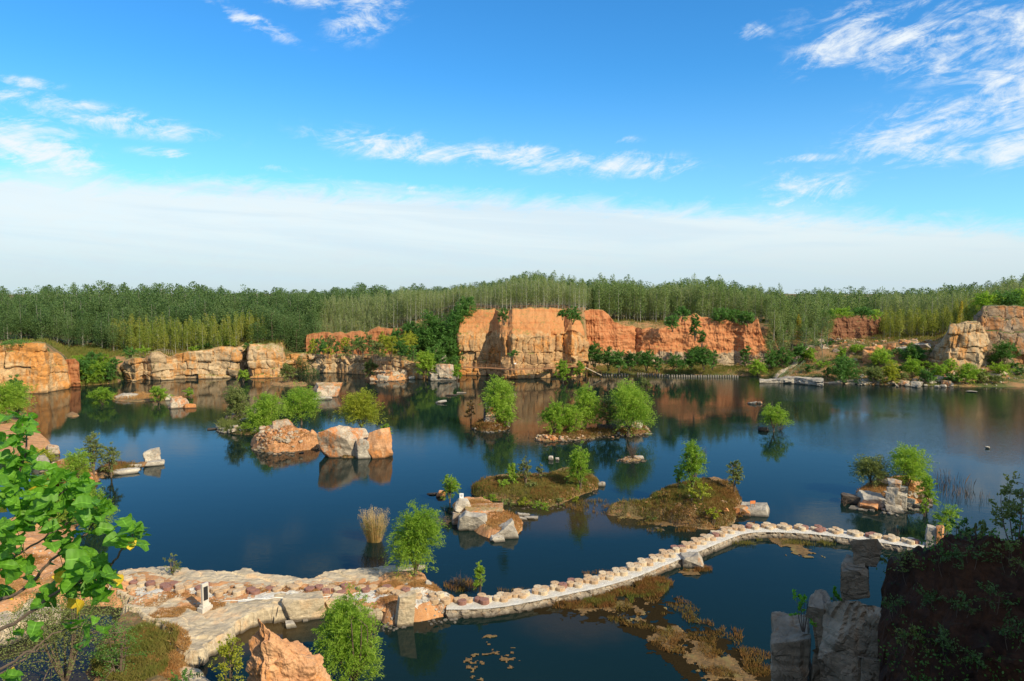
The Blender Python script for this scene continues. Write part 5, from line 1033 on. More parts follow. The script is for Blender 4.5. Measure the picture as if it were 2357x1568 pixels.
def on_slope(x, y):
    q = HV[np.hypot(HV[:, 0], HV[:, 1]) < 30.4]; cp, sp = math.cos(PITCH), math.sin(PITCH); zz = q[:, 2] - CAM_H; dp = q[:, 1] * cp - zz * sp
    px, py = CX + F_ * q[:, 0] / dp, CY - F_ * (q[:, 1] * sp + zz * cp) / dp; return q[int(np.argmin((px - x) ** 2 + (py - y) ** 2))]
for i, (x, y, h, w) in enumerate([(2095, 1345, .9, 1.1), (2170, 1310, .7, 1.0), (2130, 1400, .6, .9), (2240, 1300, .8, 1.2), (2320, 1310, .9, 1.2), (2062, 1420, .6, .8), (2210, 1420, .6, .9), (2290, 1400, .7, 1.0), (2090, 1500, .7, 1.0), (2180, 1500, .6, .8), (2330, 1480, .8, 1.2), (2240, 1540, .7, 1.0)]):
    b = on_slope(x, y); V, F, root = crown(500 + i, w, h, .05, 300, (.045, .10), lobes=5, spray=.45, droop=.2, up=.5); e_ = empty('small_shrub', tuple(b)); tag(e_, 'small sparse shrub rooted in the dark near slope', 'shrub', 'small shrubs on the dark near slope')
    obj('leaves', mesh_of('leaves', V, F, M['olive' if i % 4 == 0 else 'pop_dark']), (0, 0, 0), e_); stems(500 + i, h, root, nst=4, base_r=.015, spread=.4).obj('stem', M['bark'], (0, 0, 0), e_)
# dark slope cover
rsd = np.random.RandomState(9); mb = MB()
sel = HV[(HV[:, 2] > 3)]; top_ = HV[(HV[:, 2] > 11.5)]; pk = np.vstack([sel[rsd.choice(len(sel), 700)], top_[rsd.choice(len(top_), 500)]])
for i, p in enumerate(pk):
    if fbm(p[None] * .35, 3, 12)[0] < 0.0: continue
    n = 14; c = p + rsd.normal(0, .22, (n, 3)); c[:, 2] = np.abs(c[:, 2] - p[2]) + p[2]; V, F = leaves_vf(c, rsd.normal(0, 1, (n, 3)), .07, .12, rsd); mb.add(V, F)
tag(mb.obj('ground_cover', M['shrub']), 'sparse green weeds scattered over the dark near slope', 'weeds', kind='stuff')
E2 = [(2065, 815), (2088, 850), (2112, 826), (2135, 846), (2070, 862), (2150, 822), (2040, 822), (1975, 812), (1950, 848), (1985, 860), (2120, 866), (2255, 872), (2335, 850), (2292, 882), (2190, 882), (1895, 846), (1862, 858), (2020, 866)]
for i, (x, y) in enumerate(E2): T('low scrubby bush scattered on the right hand slope', x, y, y - 15 - (i % 3) * 4, 24 + (i % 4) * 5, ['shrub', 'olive', 'shrub', 'willow'][i % 4], z=2.0, kind='bush', name='scrub_bush', cat='bush', group='scrub bushes on the right slope', zf=gz, lobes=5)

# ---------------------------------------------------------------- poplar woods
def poplar_vf(seed, H, W, z0, n, lf, sparse=False, top=.25):
    rs_ = np.random.RandomState(seed); t = rs_.uniform(0, 1, n) ** .9
    clump = rs_.uniform(0, 1, (26, 3)); ci = rs_.randint(0, 26, n); z = z0 + (H - z0) * (clump[ci, 0] * .75 + t * .25); tt_ = (z - z0) / (H - z0)
    env = np.minimum(1, (1.04 - tt_) * (1 / top) * .62 + .12) * np.minimum(1, tt_ * 4 + .35); a = clump[ci, 1] * 6.283 + rs_.normal(0, .8, n); q = np.sqrt(rs_.uniform(0.03, 1, n)) * env * W * .5 * (.65 + .6 * clump[ci, 2])
    c = np.stack([q * np.cos(a), q * np.sin(a), z], 1); T_ = rs_.normal(0, 1, (n, 3)) + np.array([0, 0, .5]); k = rs_.uniform(.6, 1.3, n)
    return leaves_vf(c, T_, lf[0] * k, lf[1] * k, rs_)
def poplar_trunk(seed, H, r, z0, W):
    rs_ = np.random.RandomState(seed + 9); mb = MB(); q = np.linspace(0, 1, 6); mb.tube(np.stack([np.cumsum(rs_.normal(0, .04, 6)), np.cumsum(rs_.normal(0, .04, 6)), q * H * .96 - .3], 1), r * (1 - q * .85), 5)
    for _ in range(9):
        z = rs_.uniform(z0, H * .9); a = rs_.uniform(0, 6.283); l = W * .4 * (1.1 - z / H); mb.tube([[0, 0, z], [l * math.cos(a) * .6, l * math.sin(a) * .6, z + l * .7], [l * math.cos(a), l * math.sin(a), z + l * 1.6]], [r * .3, r * .2, r * .1], 3, False)
    return mb
KIND = {'dark': dict(H=16, W=5.2, z0=.8, n=3000, lf=(.24, .34), mat='pop_dark', bark='bark', r=.14), 'slim': dict(H=12, W=2.4, z0=.9, n=760, lf=(.16, .24), mat='pop_slim', bark='bark_pale', r=.10),
        'mid': dict(H=13, W=3.2, z0=1.4, n=1300, lf=(.2, .28), mat='pop_slim2', bark='bark_pale', r=.11), 'young': dict(H=9, W=2.4, z0=.8, n=900, lf=(.17, .25), mat='pop_young', bark='bark_pale', r=.07), 'yellow': dict(H=10, W=2.6, z0=.4, n=1200, lf=(.17, .25), mat='pop_yellow', bark='bark_pale', r=.08)}
M['pop_slim2'] = leaf_mat('green_poplar_leaves', (0.11, 0.18, 0.05), (0.15, 0.22, 0.06), (0.24, 0.29, 0.10), .3, .35)
TPL = {}
for kd, q in KIND.items():
    TPL[kd] = []
    for v in range(5):
        V, F = poplar_vf(hash((len(kd), v)) % 9999 + v * 31, q['H'], q['W'], q['z0'], q['n'], q['lf'], top={'young': .45, 'dark': .14, 'slim': .3, 'mid': .22, 'yellow': .6}[kd])
        tm = poplar_trunk(v * 7 + len(kd), q['H'], q['r'], q['z0'], q['W'])
        TPL[kd].append((mesh_of('crown', V, F, M[q['mat']]), tm.mesh('trunk', M[q['bark']]), V, F, np.vstack(tm.V), [np.vstack(f) for f in tm.F.values()]))
rsp = np.random.RandomState(5); LIST = []
KS = 1.11
def topline(x): return np.interp(x, [-200, 0, 60, 150, 250, 340, 500, 640, 720, 830, 900, 1000, 1100, 1215, 1300, 1420, 1500, 1640, 1740, 1800, 1900, 2000, 2100, 2200, 2300, 2357, 2600], [676, 674, 670, 662, 658, 656, 662, 672, 670, 660, 664, 664, 656, 634, 648, 652, 658, 648, 664, 676, 668, 670, 668, 664, 648, 636, 620])
def belt(kind, x0, x1, R0, R1, rstep, sp, hfun, label, group, jit=.6, cap=None):
    R = R0
    while R <= R1:
        a0, a1 = math.atan((x0 - CX) / F_), math.atan((x1 - CX) / F_); n = int((a1 - a0) * R * KS / sp)
        for i in range(n + 1):
            a = a0 + (a1 - a0) * (i + rsp.uniform(-jit, jit) * .5) / max(n, 1); r = R + rsp.uniform(-.45, .45) * rstep; x = CX + F_ * math.tan(a)
            if cap and r > 1e9: continue
            LIST.append((kind, math.tan(a) * r * KS, r * KS, hfun(x, r) * KS * (rsp.uniform(.86, 1.04) if rsp.uniform() < .8 else rsp.uniform(1.0, 1.13)), label, group))
        R += rstep
def to_top(x, r, dy=0, zmax=30):              # tree height that would just reach the skyline
    t = PR(x, topline(x) + dy, r * KS * math.hypot(1, (x - CX) / F_))[2] / KS; return t
gl_ = lambda x, r: float(land_z([(x - CX) / F_ * r * KS], [r * KS], False)[0]) / KS
hh = lambda dy, lo=4: (lambda x, r: max(lo, to_top(x, r, dy) - gl_(x, r)))
# left: young belt in front, dark wood behind
belt('young', 262, 610, 190, 202, 3.6, 1.9, lambda x, r: 8.2 + (r - 190) * .16, 'young yellow green poplar in the front belt of the left wood', 'young poplars in front of the left wood')
belt('dark', -60, 290, 192, 230, 5.5, 3.2, lambda x, r: max(6, min(9.5 + (r - 192) * .25, to_top(x, r) - gl_(x, r))), 'full dark green poplar in the dense wood on the left', 'dark poplars of the left wood')
belt('dark', 290, 720, 206, 236, 6.0, 3.4, lambda x, r: max(6, min(12 + (r - 206) * .2, to_top(x, r) - gl_(x, r))), 'full dark green poplar in the dense wood on the left', 'dark poplars of the left wood')
belt('dark', 600, 720, 192, 204, 5.0, 3.2, lambda x, r: 8 + (r - 192) * .3, 'full dark green poplar in the dense wood on the left', 'dark poplars of the left wood')
belt('slim', 718, 1072, 214, 238, 3.4, 1.5, lambda x, r: max(6, min(np.interp(x, [718, 850, 1000, 1072], [8.2, 9.6, 10.5, 10.8]) + (r - 214) * .03, to_top(x, r, 2) - gl_(x, r))), 'slender grey green poplar with a pale trunk behind the embankment', 'slender poplars behind the embankment')
belt('dark', 700, 990, 246, 262, 6, 3.6, hh(2), 'full dark green poplar behind the slender ones', 'dark poplars behind the slender ones')
belt('slim', 1060, 1345, 203, 222, 3.4, 1.6, hh(-2), 'slender grey green poplar on top of the big outcrop', 'slender poplars behind the big outcrop')
belt('mid', 1180, 1460, 224, 236, 5, 3.4, hh(-10), 'taller green poplar rising behind the big outcrop', 'green poplars on the skyline')
belt('slim', 1345, 1780, 219, 236, 4.0, 2.0, hh(3), 'slender grey green poplar above the orange earth cliff', 'slender poplars above the orange cliff')
belt('mid', 1345, 1800, 217, 242, 6, 3.8, hh(-5), 'mid green poplar above the orange earth cliff', 'green poplars above the orange cliff')
belt('mid', 1775, 1900, 198, 236, 5, 2.8, lambda x, r: max(5, min(8.5 + (r - 198) * .26, to_top(x, r) - gl_(x, r))), 'mid green poplar in the dip between orange cliff and earth mound', 'poplars in the dip on the right')
belt('mid', 1860, 2060, 240, 262, 6, 3.2, hh(2), 'mid green poplar behind the brown earth mound', 'poplars behind the earth mound')
belt('mid', 1190, 1800, 226, 238, 7, 9.0, hh(-15, 7), 'emergent green poplar standing above its neighbours on the skyline', 'emergent poplars on the skyline')
belt('mid', 2150, 2420, 240, 250, 7, 8.0, hh(-14, 7), 'emergent green poplar above the right hand cliff', 'emergent poplars on the right')
belt('young', 2035, 2260, 212, 224, 3.6, 2.2, lambda x, r: 8.6 + (r - 212) * .1, 'young yellow green poplar in the low belt on the right', 'young poplars on the right')
belt('slim', 2030, 2420, 228, 246, 3.6, 1.7, hh(4), 'slender grey green poplar on the right skyline', 'slender poplars on the right skyline')
belt('mid', 2060, 2420, 246, 258, 6, 3.6, hh(0), 'mid green poplar on the right skyline', 'green poplars on the right skyline')
belt('dark', -60, 2420, 268, 300, 10, 4.0, hh(-5), 'distant dark poplar', 'distant poplars')
LIST += [('yellow', *PR(1838, 780, 246)[:2], 10.5, 'bright yellow green pyramidal poplar left of the earth mound', None), ('yellow', *PR(2210, 780, 262)[:2], 10.5, 'yellow pyramidal poplar near the right rocks', None)]
LIST = [q for q in LIST if abs(q[1] / q[2]) < .78]
LIST_Z = land_z([q[1] for q in LIST], [q[2] for q in LIST])
# the 300 nearest the viewer (largest) of each kind stay single trees, all others form one distant wood
order = sorted(range(len(LIST)), key=lambda i: math.hypot(LIST[i][1], LIST[i][2]) * (0.5 if LIST[i][5] is None else 1)); single = set(order[:300]) | {i for i, q in enumerate(LIST) if q[5] is None}
woodV, woodF, woodO = {}, {}, {}
for i, (kd, x, y, h, lb, grp) in enumerate(LIST):
    v = rsp.randint(5); q = KIND[kd]; sc = h / q['H']; sw = sc ** .5 * rsp.uniform(.75, 1.45); rz = rsp.uniform(0, 6.28); z = float(LIST_Z[i]) - .1
    if i in single:
        e_ = empty('poplar_tree', (x, y, z), rz); e_.scale = (sw, sw, sc); tag(e_, lb, 'tree', grp)
        obj('crown', TPL[kd][v][0], (0, 0, 0), e_); obj('trunk', TPL[kd][v][1], (0, 0, 0), e_)
    else:
        c, s_ = math.cos(rz), math.sin(rz); Rm = np.array([[c * sw, s_ * sw, 0], [-s_ * sw, c * sw, 0], [0, 0, sc]])
        V = TPL[kd][v][2].reshape(-1, 4, 3); thin = 1
        if y > 262: V = V[::2]; cm = V.mean(1, keepdims=True); V = cm + (V - cm) * 1.35
        V = V.reshape(-1, 3) @ Rm + np.array([x, y, z]); woodV.setdefault(kd, []).append(V)
        tv = TPL[kd][v][4] @ Rm + np.array([x, y, z]); o = woodO.get('t', 0); woodV.setdefault('t', []).append(tv)
        for f in TPL[kd][v][5]: woodF.setdefault(f.shape[1], []).append(f + o)
        woodO['t'] = o + len(tv)
WL = {'dark': 'mass of dark green poplars filling the woods behind the first rows', 'slim': 'mass of slender pale poplars too many to count behind the first rows', 'mid': 'mass of mid green poplars behind the orange cliff and the mound', 'young': 'mass of young yellow green poplars behind the front belt'}
for kd, L_ in woodV.items():
    if kd == 't': continue
    V = np.vstack(L_); tag(obj('poplar_wood', mesh_of('poplar_wood', V, np.arange(len(V)).reshape(-1, 4), M[KIND[kd]['mat']])), WL.get(kd, 'poplars behind'), 'wood', kind='stuff')
if 't' in woodV: tag(obj('poplar_wood', mesh_of('wood_trunks', np.vstack(woodV['t']), [np.vstack(f) for f in woodF.values()], M['bark_mid'])), 'pale trunks of the poplars behind the first rows', 'wood', kind='stuff')

# dark leafy slope left of the big outcrop and undergrowth along the woods: shrubs one can tell apart, then cover
S_ = [(985, 812, 716, 60, 10), (1010, 820, 740, 56, 9), (1040, 815, 722, 60, 11), (1062, 790, 702, 56, 13), (1030, 842, 776, 56, 6), (965, 815, 752, 48, 8), (1048, 846, 770, 46, 6), (945, 800, 742, 44, 10), (1000, 855, 792, 50, 4), (1072, 745, 690, 50, 17)]
for i, (x, yb, yt, w, z) in enumerate(S_): T('dark dense tree on the shaded slope left of the big outcrop', x, yb, yt, w, 'shrub', z=z, kind='bush', name='broadleaf_tree', cat='tree', group='dark trees on the shaded slope', zf=gz, lobes=8)
S2 = [(735, 800, 770, 30), (760, 795, 768, 30), (795, 798, 772, 24), (825, 800, 768, 28), (850, 795, 762, 26), (880, 800, 760, 34), (905, 795, 756, 36), (870, 812, 785, 30), (940, 800, 758, 44), (922, 815, 780, 38), (800, 812, 792, 26), (755, 812, 790, 24),(745, 806, 780, 26), (812, 806, 778, 20), (900, 808, 770, 40), (915, 800, 752, 40), (860, 806, 780, 26), (930, 808, 772, 34), (775, 806, 782, 18), (835, 806, 776, 22), (720, 804, 775, 22), (950, 815, 790, 30)]
for i, (x, yb, yt, w) in enumerate(S2): T('small shrub rooted in the orange embankment', x, yb + 13, yt + 4, w, ['shrub', 'olive', 'willow_yellow'][i % 3], z=6.4, kind='bush', name='shrub', cat='shrub', group='shrubs on the embankment', dens=.8)
S3 = [(1160, 745, 708, 26, 17.5), (1318, 745, 705, 40, 15), (1295, 735, 712, 24, 16), (1600, 782, 722, 26, 10), (1615, 800, 760, 18, 7), (1548, 762, 724, 36, 12.5), (1655, 745, 708, 44, 13), (1690, 745, 712, 42, 13), (1720, 750, 716, 34, 12.5), (1570, 740, 705, 34, 14), (1180, 822, 805, 26, 10.5), (1790, 790, 740, 40, 7), (1770, 775, 725, 36, 8), (1815, 800, 770, 34, 5)]
for i, (x, yb, yt, w, z) in enumerate(S3): T(['shrub in the notch on top of the outcrop', 'tall shrub in the gap between outcrop and earth cliff', 'small shrub on the right brow of the outcrop', 'green shrub clinging to the middle of the earth cliff', 'lower shrub clinging to the earth cliff', 'dark bush overhanging the dip of the earth cliff', 'dark bush on the brow of the earth cliff, left of three', 'dark bush on the brow of the earth cliff, middle of three', 'dark bush on the brow of the earth cliff, right of three', 'bush at the tree line above the dip of the earth cliff', 'tuft of green on the ledge of the outcrop', 'shrub at the right end of the earth cliff', 'upper shrub at the right end of the earth cliff', 'low shrub where the earth cliff meets the slope'][i], x, yb, yt, w, 'shrub', z=z, kind='bush', name='shrub', cat='shrub', lobes=6)
for i, (x, yb, yt, w, z) in enumerate([(1900, 735, 712, 44, 14), (1940, 732, 706, 50, 15), (1985, 732, 706, 50, 15), (2015, 738, 712, 34, 14)]): T('green bush on top of the brown earth mound', x, yb, yt, w, 'willow' if i % 2 else 'shrub', z=z, kind='bush', name='shrub', cat='shrub', group='bushes on the earth mound')
for i, (x, yb, yt, w, z) in enumerate([(2270, 712, 672, 60, 17), (2320, 712, 668, 70, 17), (2357, 712, 660, 60, 17), (2240, 730, 700, 40, 14)]): T('leafy bush on the brow of the right hand cliff', x, yb, yt, w, 'shrub' if i % 2 else 'willow', z=z, kind='bush', name='shrub', cat='shrub', group='bushes on the right hand cliff')
for i, x in enumerate(range(1880, 2150, 22)): T('clipped looking green shrub in the hedge row under the earth mound', x, 800 - (x - 1880) * .02, 785 - (x - 1880) * .03, 28, 'shrub', z=6.2, kind='bush', name='hedge_shrub', cat='hedge', group='hedge row on the right')
for i, (x, yb, yt, w, z) in enumerate([(300, 822, 798, 30, 6.5), (330, 815, 795, 28, 6.5), (30, 800, 782, 60, 10), (75, 798, 785, 50, 10), (470, 806, 786, 34, 6.5), (530, 800, 782, 40, 7), (575, 798, 786, 30, 8), (445, 812, 796, 24, 6.5), (268, 845, 822, 26, 5)]):
    T(['bush behind the left end of the middle cliff', 'second bush behind the left end of the middle cliff', 'green bush on top of the golden cliff block', 'grassy bush on the right top of the golden cliff block', 'bush at the wood edge above the middle cliff', 'green bush beside the soil cap of the middle cliff', 'bush on the soil cap of the middle cliff', 'small bush on the rim of the middle cliff', 'bush at the top of the grassy bank'][i], x, yb, yt, w, 'willow' if i % 2 else 'shrub', z=z, kind='bush', name='bush', cat='bush')

# ---------------------------------------------------------------- grasses, reeds, weeds (uncountable: stuff)
def tuft(label, mat, zfun, ells, n, h, w=.03, lean=.35, seed=0, name='grass', minz=-.1, sub=None, thr=-9):
    rs_ = np.random.RandomState(seed); P0 = []
    ar = np.array([e[2] * e[3] for e in ells], float); pk = rs_.choice(len(ells), n, p=ar / ar.sum())
    for k in range(len(ells)):
        m = int((pk == k).sum()); x, y, rx, ry, z = ells[k]; a = rs_.uniform(0, 6.283, m); q = np.sqrt(rs_.uniform(0, 1, m))
        xs, ys = x + rx * q * np.cos(a), y + ry * q * np.sin(a); c_, s_ = math.cos(PITCH), math.sin(PITCH)
        A_x = (xs - CX) / F_; B_y = -(ys - CY) / F_; dz = -s_ + B_y * c_; t = (z - CAM_H) / dz; P0.append(np.stack([A_x * t, (c_ + B_y * s_) * t], 1))
    P0 = np.vstack(P0); z = zfun(P0) if callable(zfun) else np.full(len(P0), float(zfun))
    m = (z > minz) & (fbm(np.column_stack([P0 * .8, 0 * z]), 3, seed) > thr); P0, z = P0[m], z[m]; n = len(P0)
    hh_ = h * rs_.uniform(.45, 1.2, n) * (1 + .5 * fbm(np.column_stack([P0 * .6, 0 * z]), 2, seed + 3)); a = rs_.uniform(0, 6.283, n); l = rs_.normal(0, lean, n)
    b = np.column_stack([P0, z - .03]); s = np.column_stack([np.cos(a), np.sin(a), 0 * a]) * w * .5; ln = np.column_stack([-np.sin(a), np.cos(a), 0 * a]) * (l * hh_)[:, None]
    tip = b + ln + np.column_stack([0 * a, 0 * a, hh_]); mid = b + ln * .35 + np.column_stack([0 * a, 0 * a, hh_ * .55])
    V = np.stack([b - s, b + s, mid + s * .9, tip, mid - s * .9], 1).reshape(-1, 3); F = np.arange(5 * n).reshape(n, 5)
    tag(obj(name, mesh_of(name, V, F, M[mat])), label, name.replace('_', ' '), kind='stuff')
zI = lambda k: (lambda q: IS[k].z(q[:, 0], q[:, 1])); zN = lambda q: np.maximum.reduce([l.z(q[:, 0], q[:, 1]) for l in (slabN, soilN, bankL, bankB)]); zG = lambda q: land_z(q[:, 0], q[:, 1])
tuft('dry orange grass along the disc path and the near bank', 'grass_dry', zN, [(920, 1365, 120, 14, 1), (460, 1392, 60, 12, 1), (640, 1362, 150, 7, 1), (330, 1350, 60, 10, 1), (380, 1400, 50, 25, 1), (700, 1362, 60, 8, 1), (960, 1345, 60, 18, 1), (1000, 1360, 50, 14, 1), (850, 1352, 100, 10, 1), (900, 1395, 40, 15, 1), (60, 1330, 90, 50, 1.3), (470, 1388, 20, 10, 1), (560, 1368, 80, 5, 1), (430, 1372, 60, 6, 1)], 46000, .17, .022, .7, 1, thr=-.15)
tuft('rank brown and orange grass below the slab at lower left', 'grass_dry', zN, [(370, 1490, 70, 40, .6), (400, 1550, 40, 25, .5)], 7000, .3, .025, .5, 2)
tuft('olive green grass below the slab at lower left', 'grass_green', zN, [(300, 1530, 90, 45, .6), (350, 1480, 60, 40, .6)], 9000, .45, .025, .4, 3)
tuft('mixed green grass on the weedy islet', 'grass_green', zI('G'), [(1180, 1130, 100, 22, .6), (1280, 1135, 90, 26, .6), (1330, 1110, 50, 20, .6), (1300, 1095, 60, 10, 1)], 22000, .42, .035, .35, 4, minz=.05)
tuft('rusty weeds on the weedy islet', 'grass_red', zI('G'), [(1110, 1125, 60, 18, .5), (1250, 1105, 60, 12, 1), (1290, 1150, 70, 14, .3), (1350, 1120, 30, 18, .5)], 9000, .45, .03, .35, 5, minz=.0)
tuft('dry brown grass cloaking the hillock islet', 'grass_red', zI('I'), [(1580, 1165, 130, 48, 1), (1680, 1150, 50, 34, 1), (1620, 1130, 70, 14, 1.8)], 26000, .35, .035, .45, 6, minz=.1)
tuft('green grass on the flanks of the hillock islet', 'grass_green', zI('I'), [(1440, 1182, 60, 12, .5), (1520, 1160, 60, 25, .8), (1660, 1190, 60, 25, .5), (1610, 1145, 40, 15, 1.6)], 8000, .4, .035, .4, 7, minz=.05)
tuft('rusty reeds standing in the shallows between the two middle islets', 'grass_red', 0.0, [(1360, 1165, 60, 14, 0), (1420, 1180, 60, 10, 0), (1560, 1218, 120, 8, 0), (1480, 1200, 60, 10, 0)], 5200, .35, .03, .35, 8, thr=-.05)
tuft('dry orange grass on the rocky islet with the sign', 'grass_dry', zI('H'), [(1100, 1165, 60, 12, .7), (1160, 1200, 45, 22, .7)], 8000, .28, .03, .5, 9, minz=.1)
tuft('dry orange grass on the right islet', 'grass_dry', zI('J'), [(2040, 1135, 70, 25, 1)], 9000, .3, .035, .5, 10, minz=.2)
tuft('rust and green weeds at the near foot of the causeway', 'grass_red', 0.0, [(1440, 1365, 90, 22, 0), (1500, 1345, 50, 14, 0), (1330, 1395, 90, 8, 0), (1600, 1312, 40, 6, 0), (1100, 1412, 60, 5, 0)], 11000, .42, .03, .35, 11, thr=-.1)
tuft('green weeds mixed into the causeway foot', 'grass_green', 0.0, [(1470, 1355, 70, 22, 0), (1400, 1385, 60, 12, 0), (1760, 1250, 90, 6, 0), (1900, 1252, 90, 5, 0)], 6000, .4, .03, .35, 12, thr=-.1)
tuft('thin weeds fringing the causeway on its lake side', 'grass_red', 0.0, [(1200, 1362, 60, 3, 0), (1400, 1320, 60, 4, 0), (1060, 1350, 40, 14, 0)], 900, .4, .025, .3, 13)
tuft('reddish water weed among the floating algae at the bottom right', 'grass_red', 0.0, [(1500, 1410, 110, 40, 0), (1600, 1470, 110, 40, 0), (1700, 1530, 90, 40, 0)], 9000, .3, .03, .5, 14, thr=.0)
tuft('thin standing reeds in the water left of the long low islet', 'twig', 0.0, [(1240, 1004, 40, 5, 0), (1380, 960, 100, 14, 0)], 700, .9, .03, .12, 15)
tuft('bare reed stems in the water right of the right islet', 'twig', 0.0, [(2200, 1130, 45, 22, 0), (2170, 1110, 20, 20, 0), (2250, 1150, 40, 6, 0)], 260, 1.2, .018, .14, 16)
tuft('pinkish brown reeds on the shoal in front of the middle cliff', 'grass_dry', zI('P'), [(320, 918, 80, 5, 0), (300, 912, 60, 6, .2)], 2400, .7, .05, .3, 17)
tuft('dry brush on the islet of the stone spire', 'grass_red', zI('D'), [(1130, 984, 50, 10, .4)], 7000, .7, .035, .5, 18)
tuft('brown brush along the long low islet', 'grass_red', zI('E'), [(1360, 1000, 120, 12, .3), (1468, 992, 34, 9, .4)], 11000, .5, .04, .5, 19)
tuft('brush round the foot of the big boulder', 'grass_red', zI('Cc'), [(830, 1044, 85, 14, .3)], 5000, .4, .035, .5, 31)
tuft('brown stems on the orange rubble cone', 'grass_dry', zI('B'), [(660, 1025, 80, 15, .8)], 5000, .35, .035, .5, 20)
tuft('twiggy scrub on the left stone heap', 'olive', zI('A'), [(555, 978, 60, 16, .8)], 8000, .8, .04, .5, 21)
tuft('dry bank grass along the left spit', 'grass_dry', zI('M'), [(170, 1095, 70, 30, .6)], 6000, .4, .035, .5, 22)
tuft('brown scrub on the spit with the pale rocks', 'grass_red', zI('K'), [(285, 1082, 70, 12, .2)], 4000, .5, .03, .5, 23)
tuft('green bank grass under the orange earth cliff', 'grass_green', zG, [(1500, 853, 160, 7, 1), (1680, 858, 120, 8, 1), (1560, 846, 200, 5, 1.5)], 14000, .7, .09, .4, 24)
tuft('tall grass on the bank between the left cliffs', 'grass_green', zG, [(215, 868, 55, 18, 2), (215, 845, 55, 20, 4)], 12000, 1.1, .08, .4, 25)
tuft('rough grass on the right slopes', 'grass_green', zG, [(2200, 865, 200, 14, 1.5), (1850, 860, 90, 12, 1.5), (2050, 840, 150, 20, 3)], 13000, .7, .09, .4, 26, thr=-.1)
tuft('dry grass on the right slopes', 'grass_dry', zG, [(1900, 855, 90, 12, 1.8), (2180, 830, 120, 20, 3.5), (1990, 810, 90, 14, 4.5)], 7000, .6, .09, .4, 27, thr=-.1)
tuft('undergrowth at the foot of the poplars on the left', 'grass_green', zG, [(400, 812, 330, 6, 6.5), (120, 800, 130, 5, 9)], 12000, 1.1, .12, .5, 28)
tuft('undergrowth at the foot of the poplars above the cliffs', 'grass_green', zG, [(1560, 748, 220, 8, 13), (1200, 708, 150, 3, 17.5), (2130, 790, 160, 10, 7)], 12000, .8, .12, .5, 29)
# reed clump with feathery heads
def reed_clump():
    rs_ = np.random.RandomState(44); p = P(862, 1246, 0); e_ = empty('reed_clump', tuple(p)); tag(e_, 'golden reed clump with feathery heads standing in the lake', 'reeds'); n = 420
    a = rs_.uniform(0, 6.283, n); q = np.sqrt(rs_.uniform(0, 1, n)) * .75; b = np.column_stack([q * np.cos(a), q * np.sin(a) * .7, 0 * a - .1]); H = rs_.uniform(1.6, 3.2, n); l = np.column_stack([np.cos(a) * q * 1.1, np.sin(a) * q * 1.0, 0 * a]) + rs_.normal(0, .12, (n, 3))
    s = np.column_stack([np.cos(a + 1.5), np.sin(a + 1.5), 0 * a]) * .016; tip = b + l; tip[:, 2] = H; V = np.stack([b - s, b + s, tip + s * .4, tip - s * .4], 1).reshape(-1, 3)
    obj('stalks', mesh_of('stalks', V, np.arange(4 * n).reshape(n, 4), M['reed']), (0, 0, 0), e_)
    m = rs_.choice(n, 120); c = (tip[m][:, None] + rs_.normal(0, .07, (120, 16, 3)) * np.array([1, 1, 2.2])).reshape(-1, 3); V, F = leaves_vf(c, rs_.normal(0, 1, c.shape) + [0, 0, 1], .03, .13, rs_); obj('seed_heads', mesh_of('seed_heads', V, F, M['reed']), (0, 0, 0), e_)
    m = rs_.choice(n, 700); t = rs_.uniform(.35, .85, 700)[:, None]; c = b[m] * (1 - t) + tip[m] * t + rs_.normal(0, .05, (700, 3)); V, F = leaves_vf(c, np.column_stack([rs_.normal(0, 1, (700, 2)), rs_.uniform(.3, 1.4, 700)]), .04, .42, rs_); obj('leaves', mesh_of('leaves', V, F, M['grass_green']), (0, 0, 0), e_)
reed_clump()
def bare_bush(label, x, yb, z, H, W, seed, n=26):
    rs_ = np.random.RandomState(seed); mb = MB(); p = P(x, yb, z)
    for _ in range(n):
        a = rs_.uniform(0, 6.283); e = np.array([math.cos(a) * W * rs_.uniform(.1, .5), math.sin(a) * W * rs_.uniform(.1, .5), H * rs_.uniform(.5, 1)]); m = e * .5 + rs_.normal(0, .08, 3) * W; mb.tube([[0, 0, -.1], m, e], [.022, .014, .005], 3, False)
        for _ in range(3): f = m + (e - m) * rs_.uniform(0, .9); mb.tube([f, f + rs_.normal(0, .16, 3) * W + [0, 0, .12 * H]], [.009, .004], 3, False)
    tag(mb.obj('bare_bush', M['twig'], tuple(p)), label, 'bush')
bare_bush('bare twiggy bush on the tiny islet', 1457, 1056, .2, 3.0, 2.4, 1, 40)
bare_bush('bare twigs reaching out beside the leaning willow', 1796, 990, .1, 1.6, 3.6, 2)
bare_bush('leafless shrub between the rubble cone and the round willow', 716, 1024, .5, 1.8, 2.2, 3)
bare_bush('bare twigs left of the right islet', 1942, 1165, 0, 1.0, 1.2, 4, 10)
bare_bush('dead branches lying in the water left of the rocky islet', 1016, 1208, 0, .7, 3.6, 5)
bare_bush('tall bare stems in the water behind the fan shaped willow', 1622, 1060, 0, 2.4, .9, 6, 9)
bare_bush('bare stems in the shallows by the near end of the causeway', 1062, 1352, 0, 1.0, 1.8, 7)

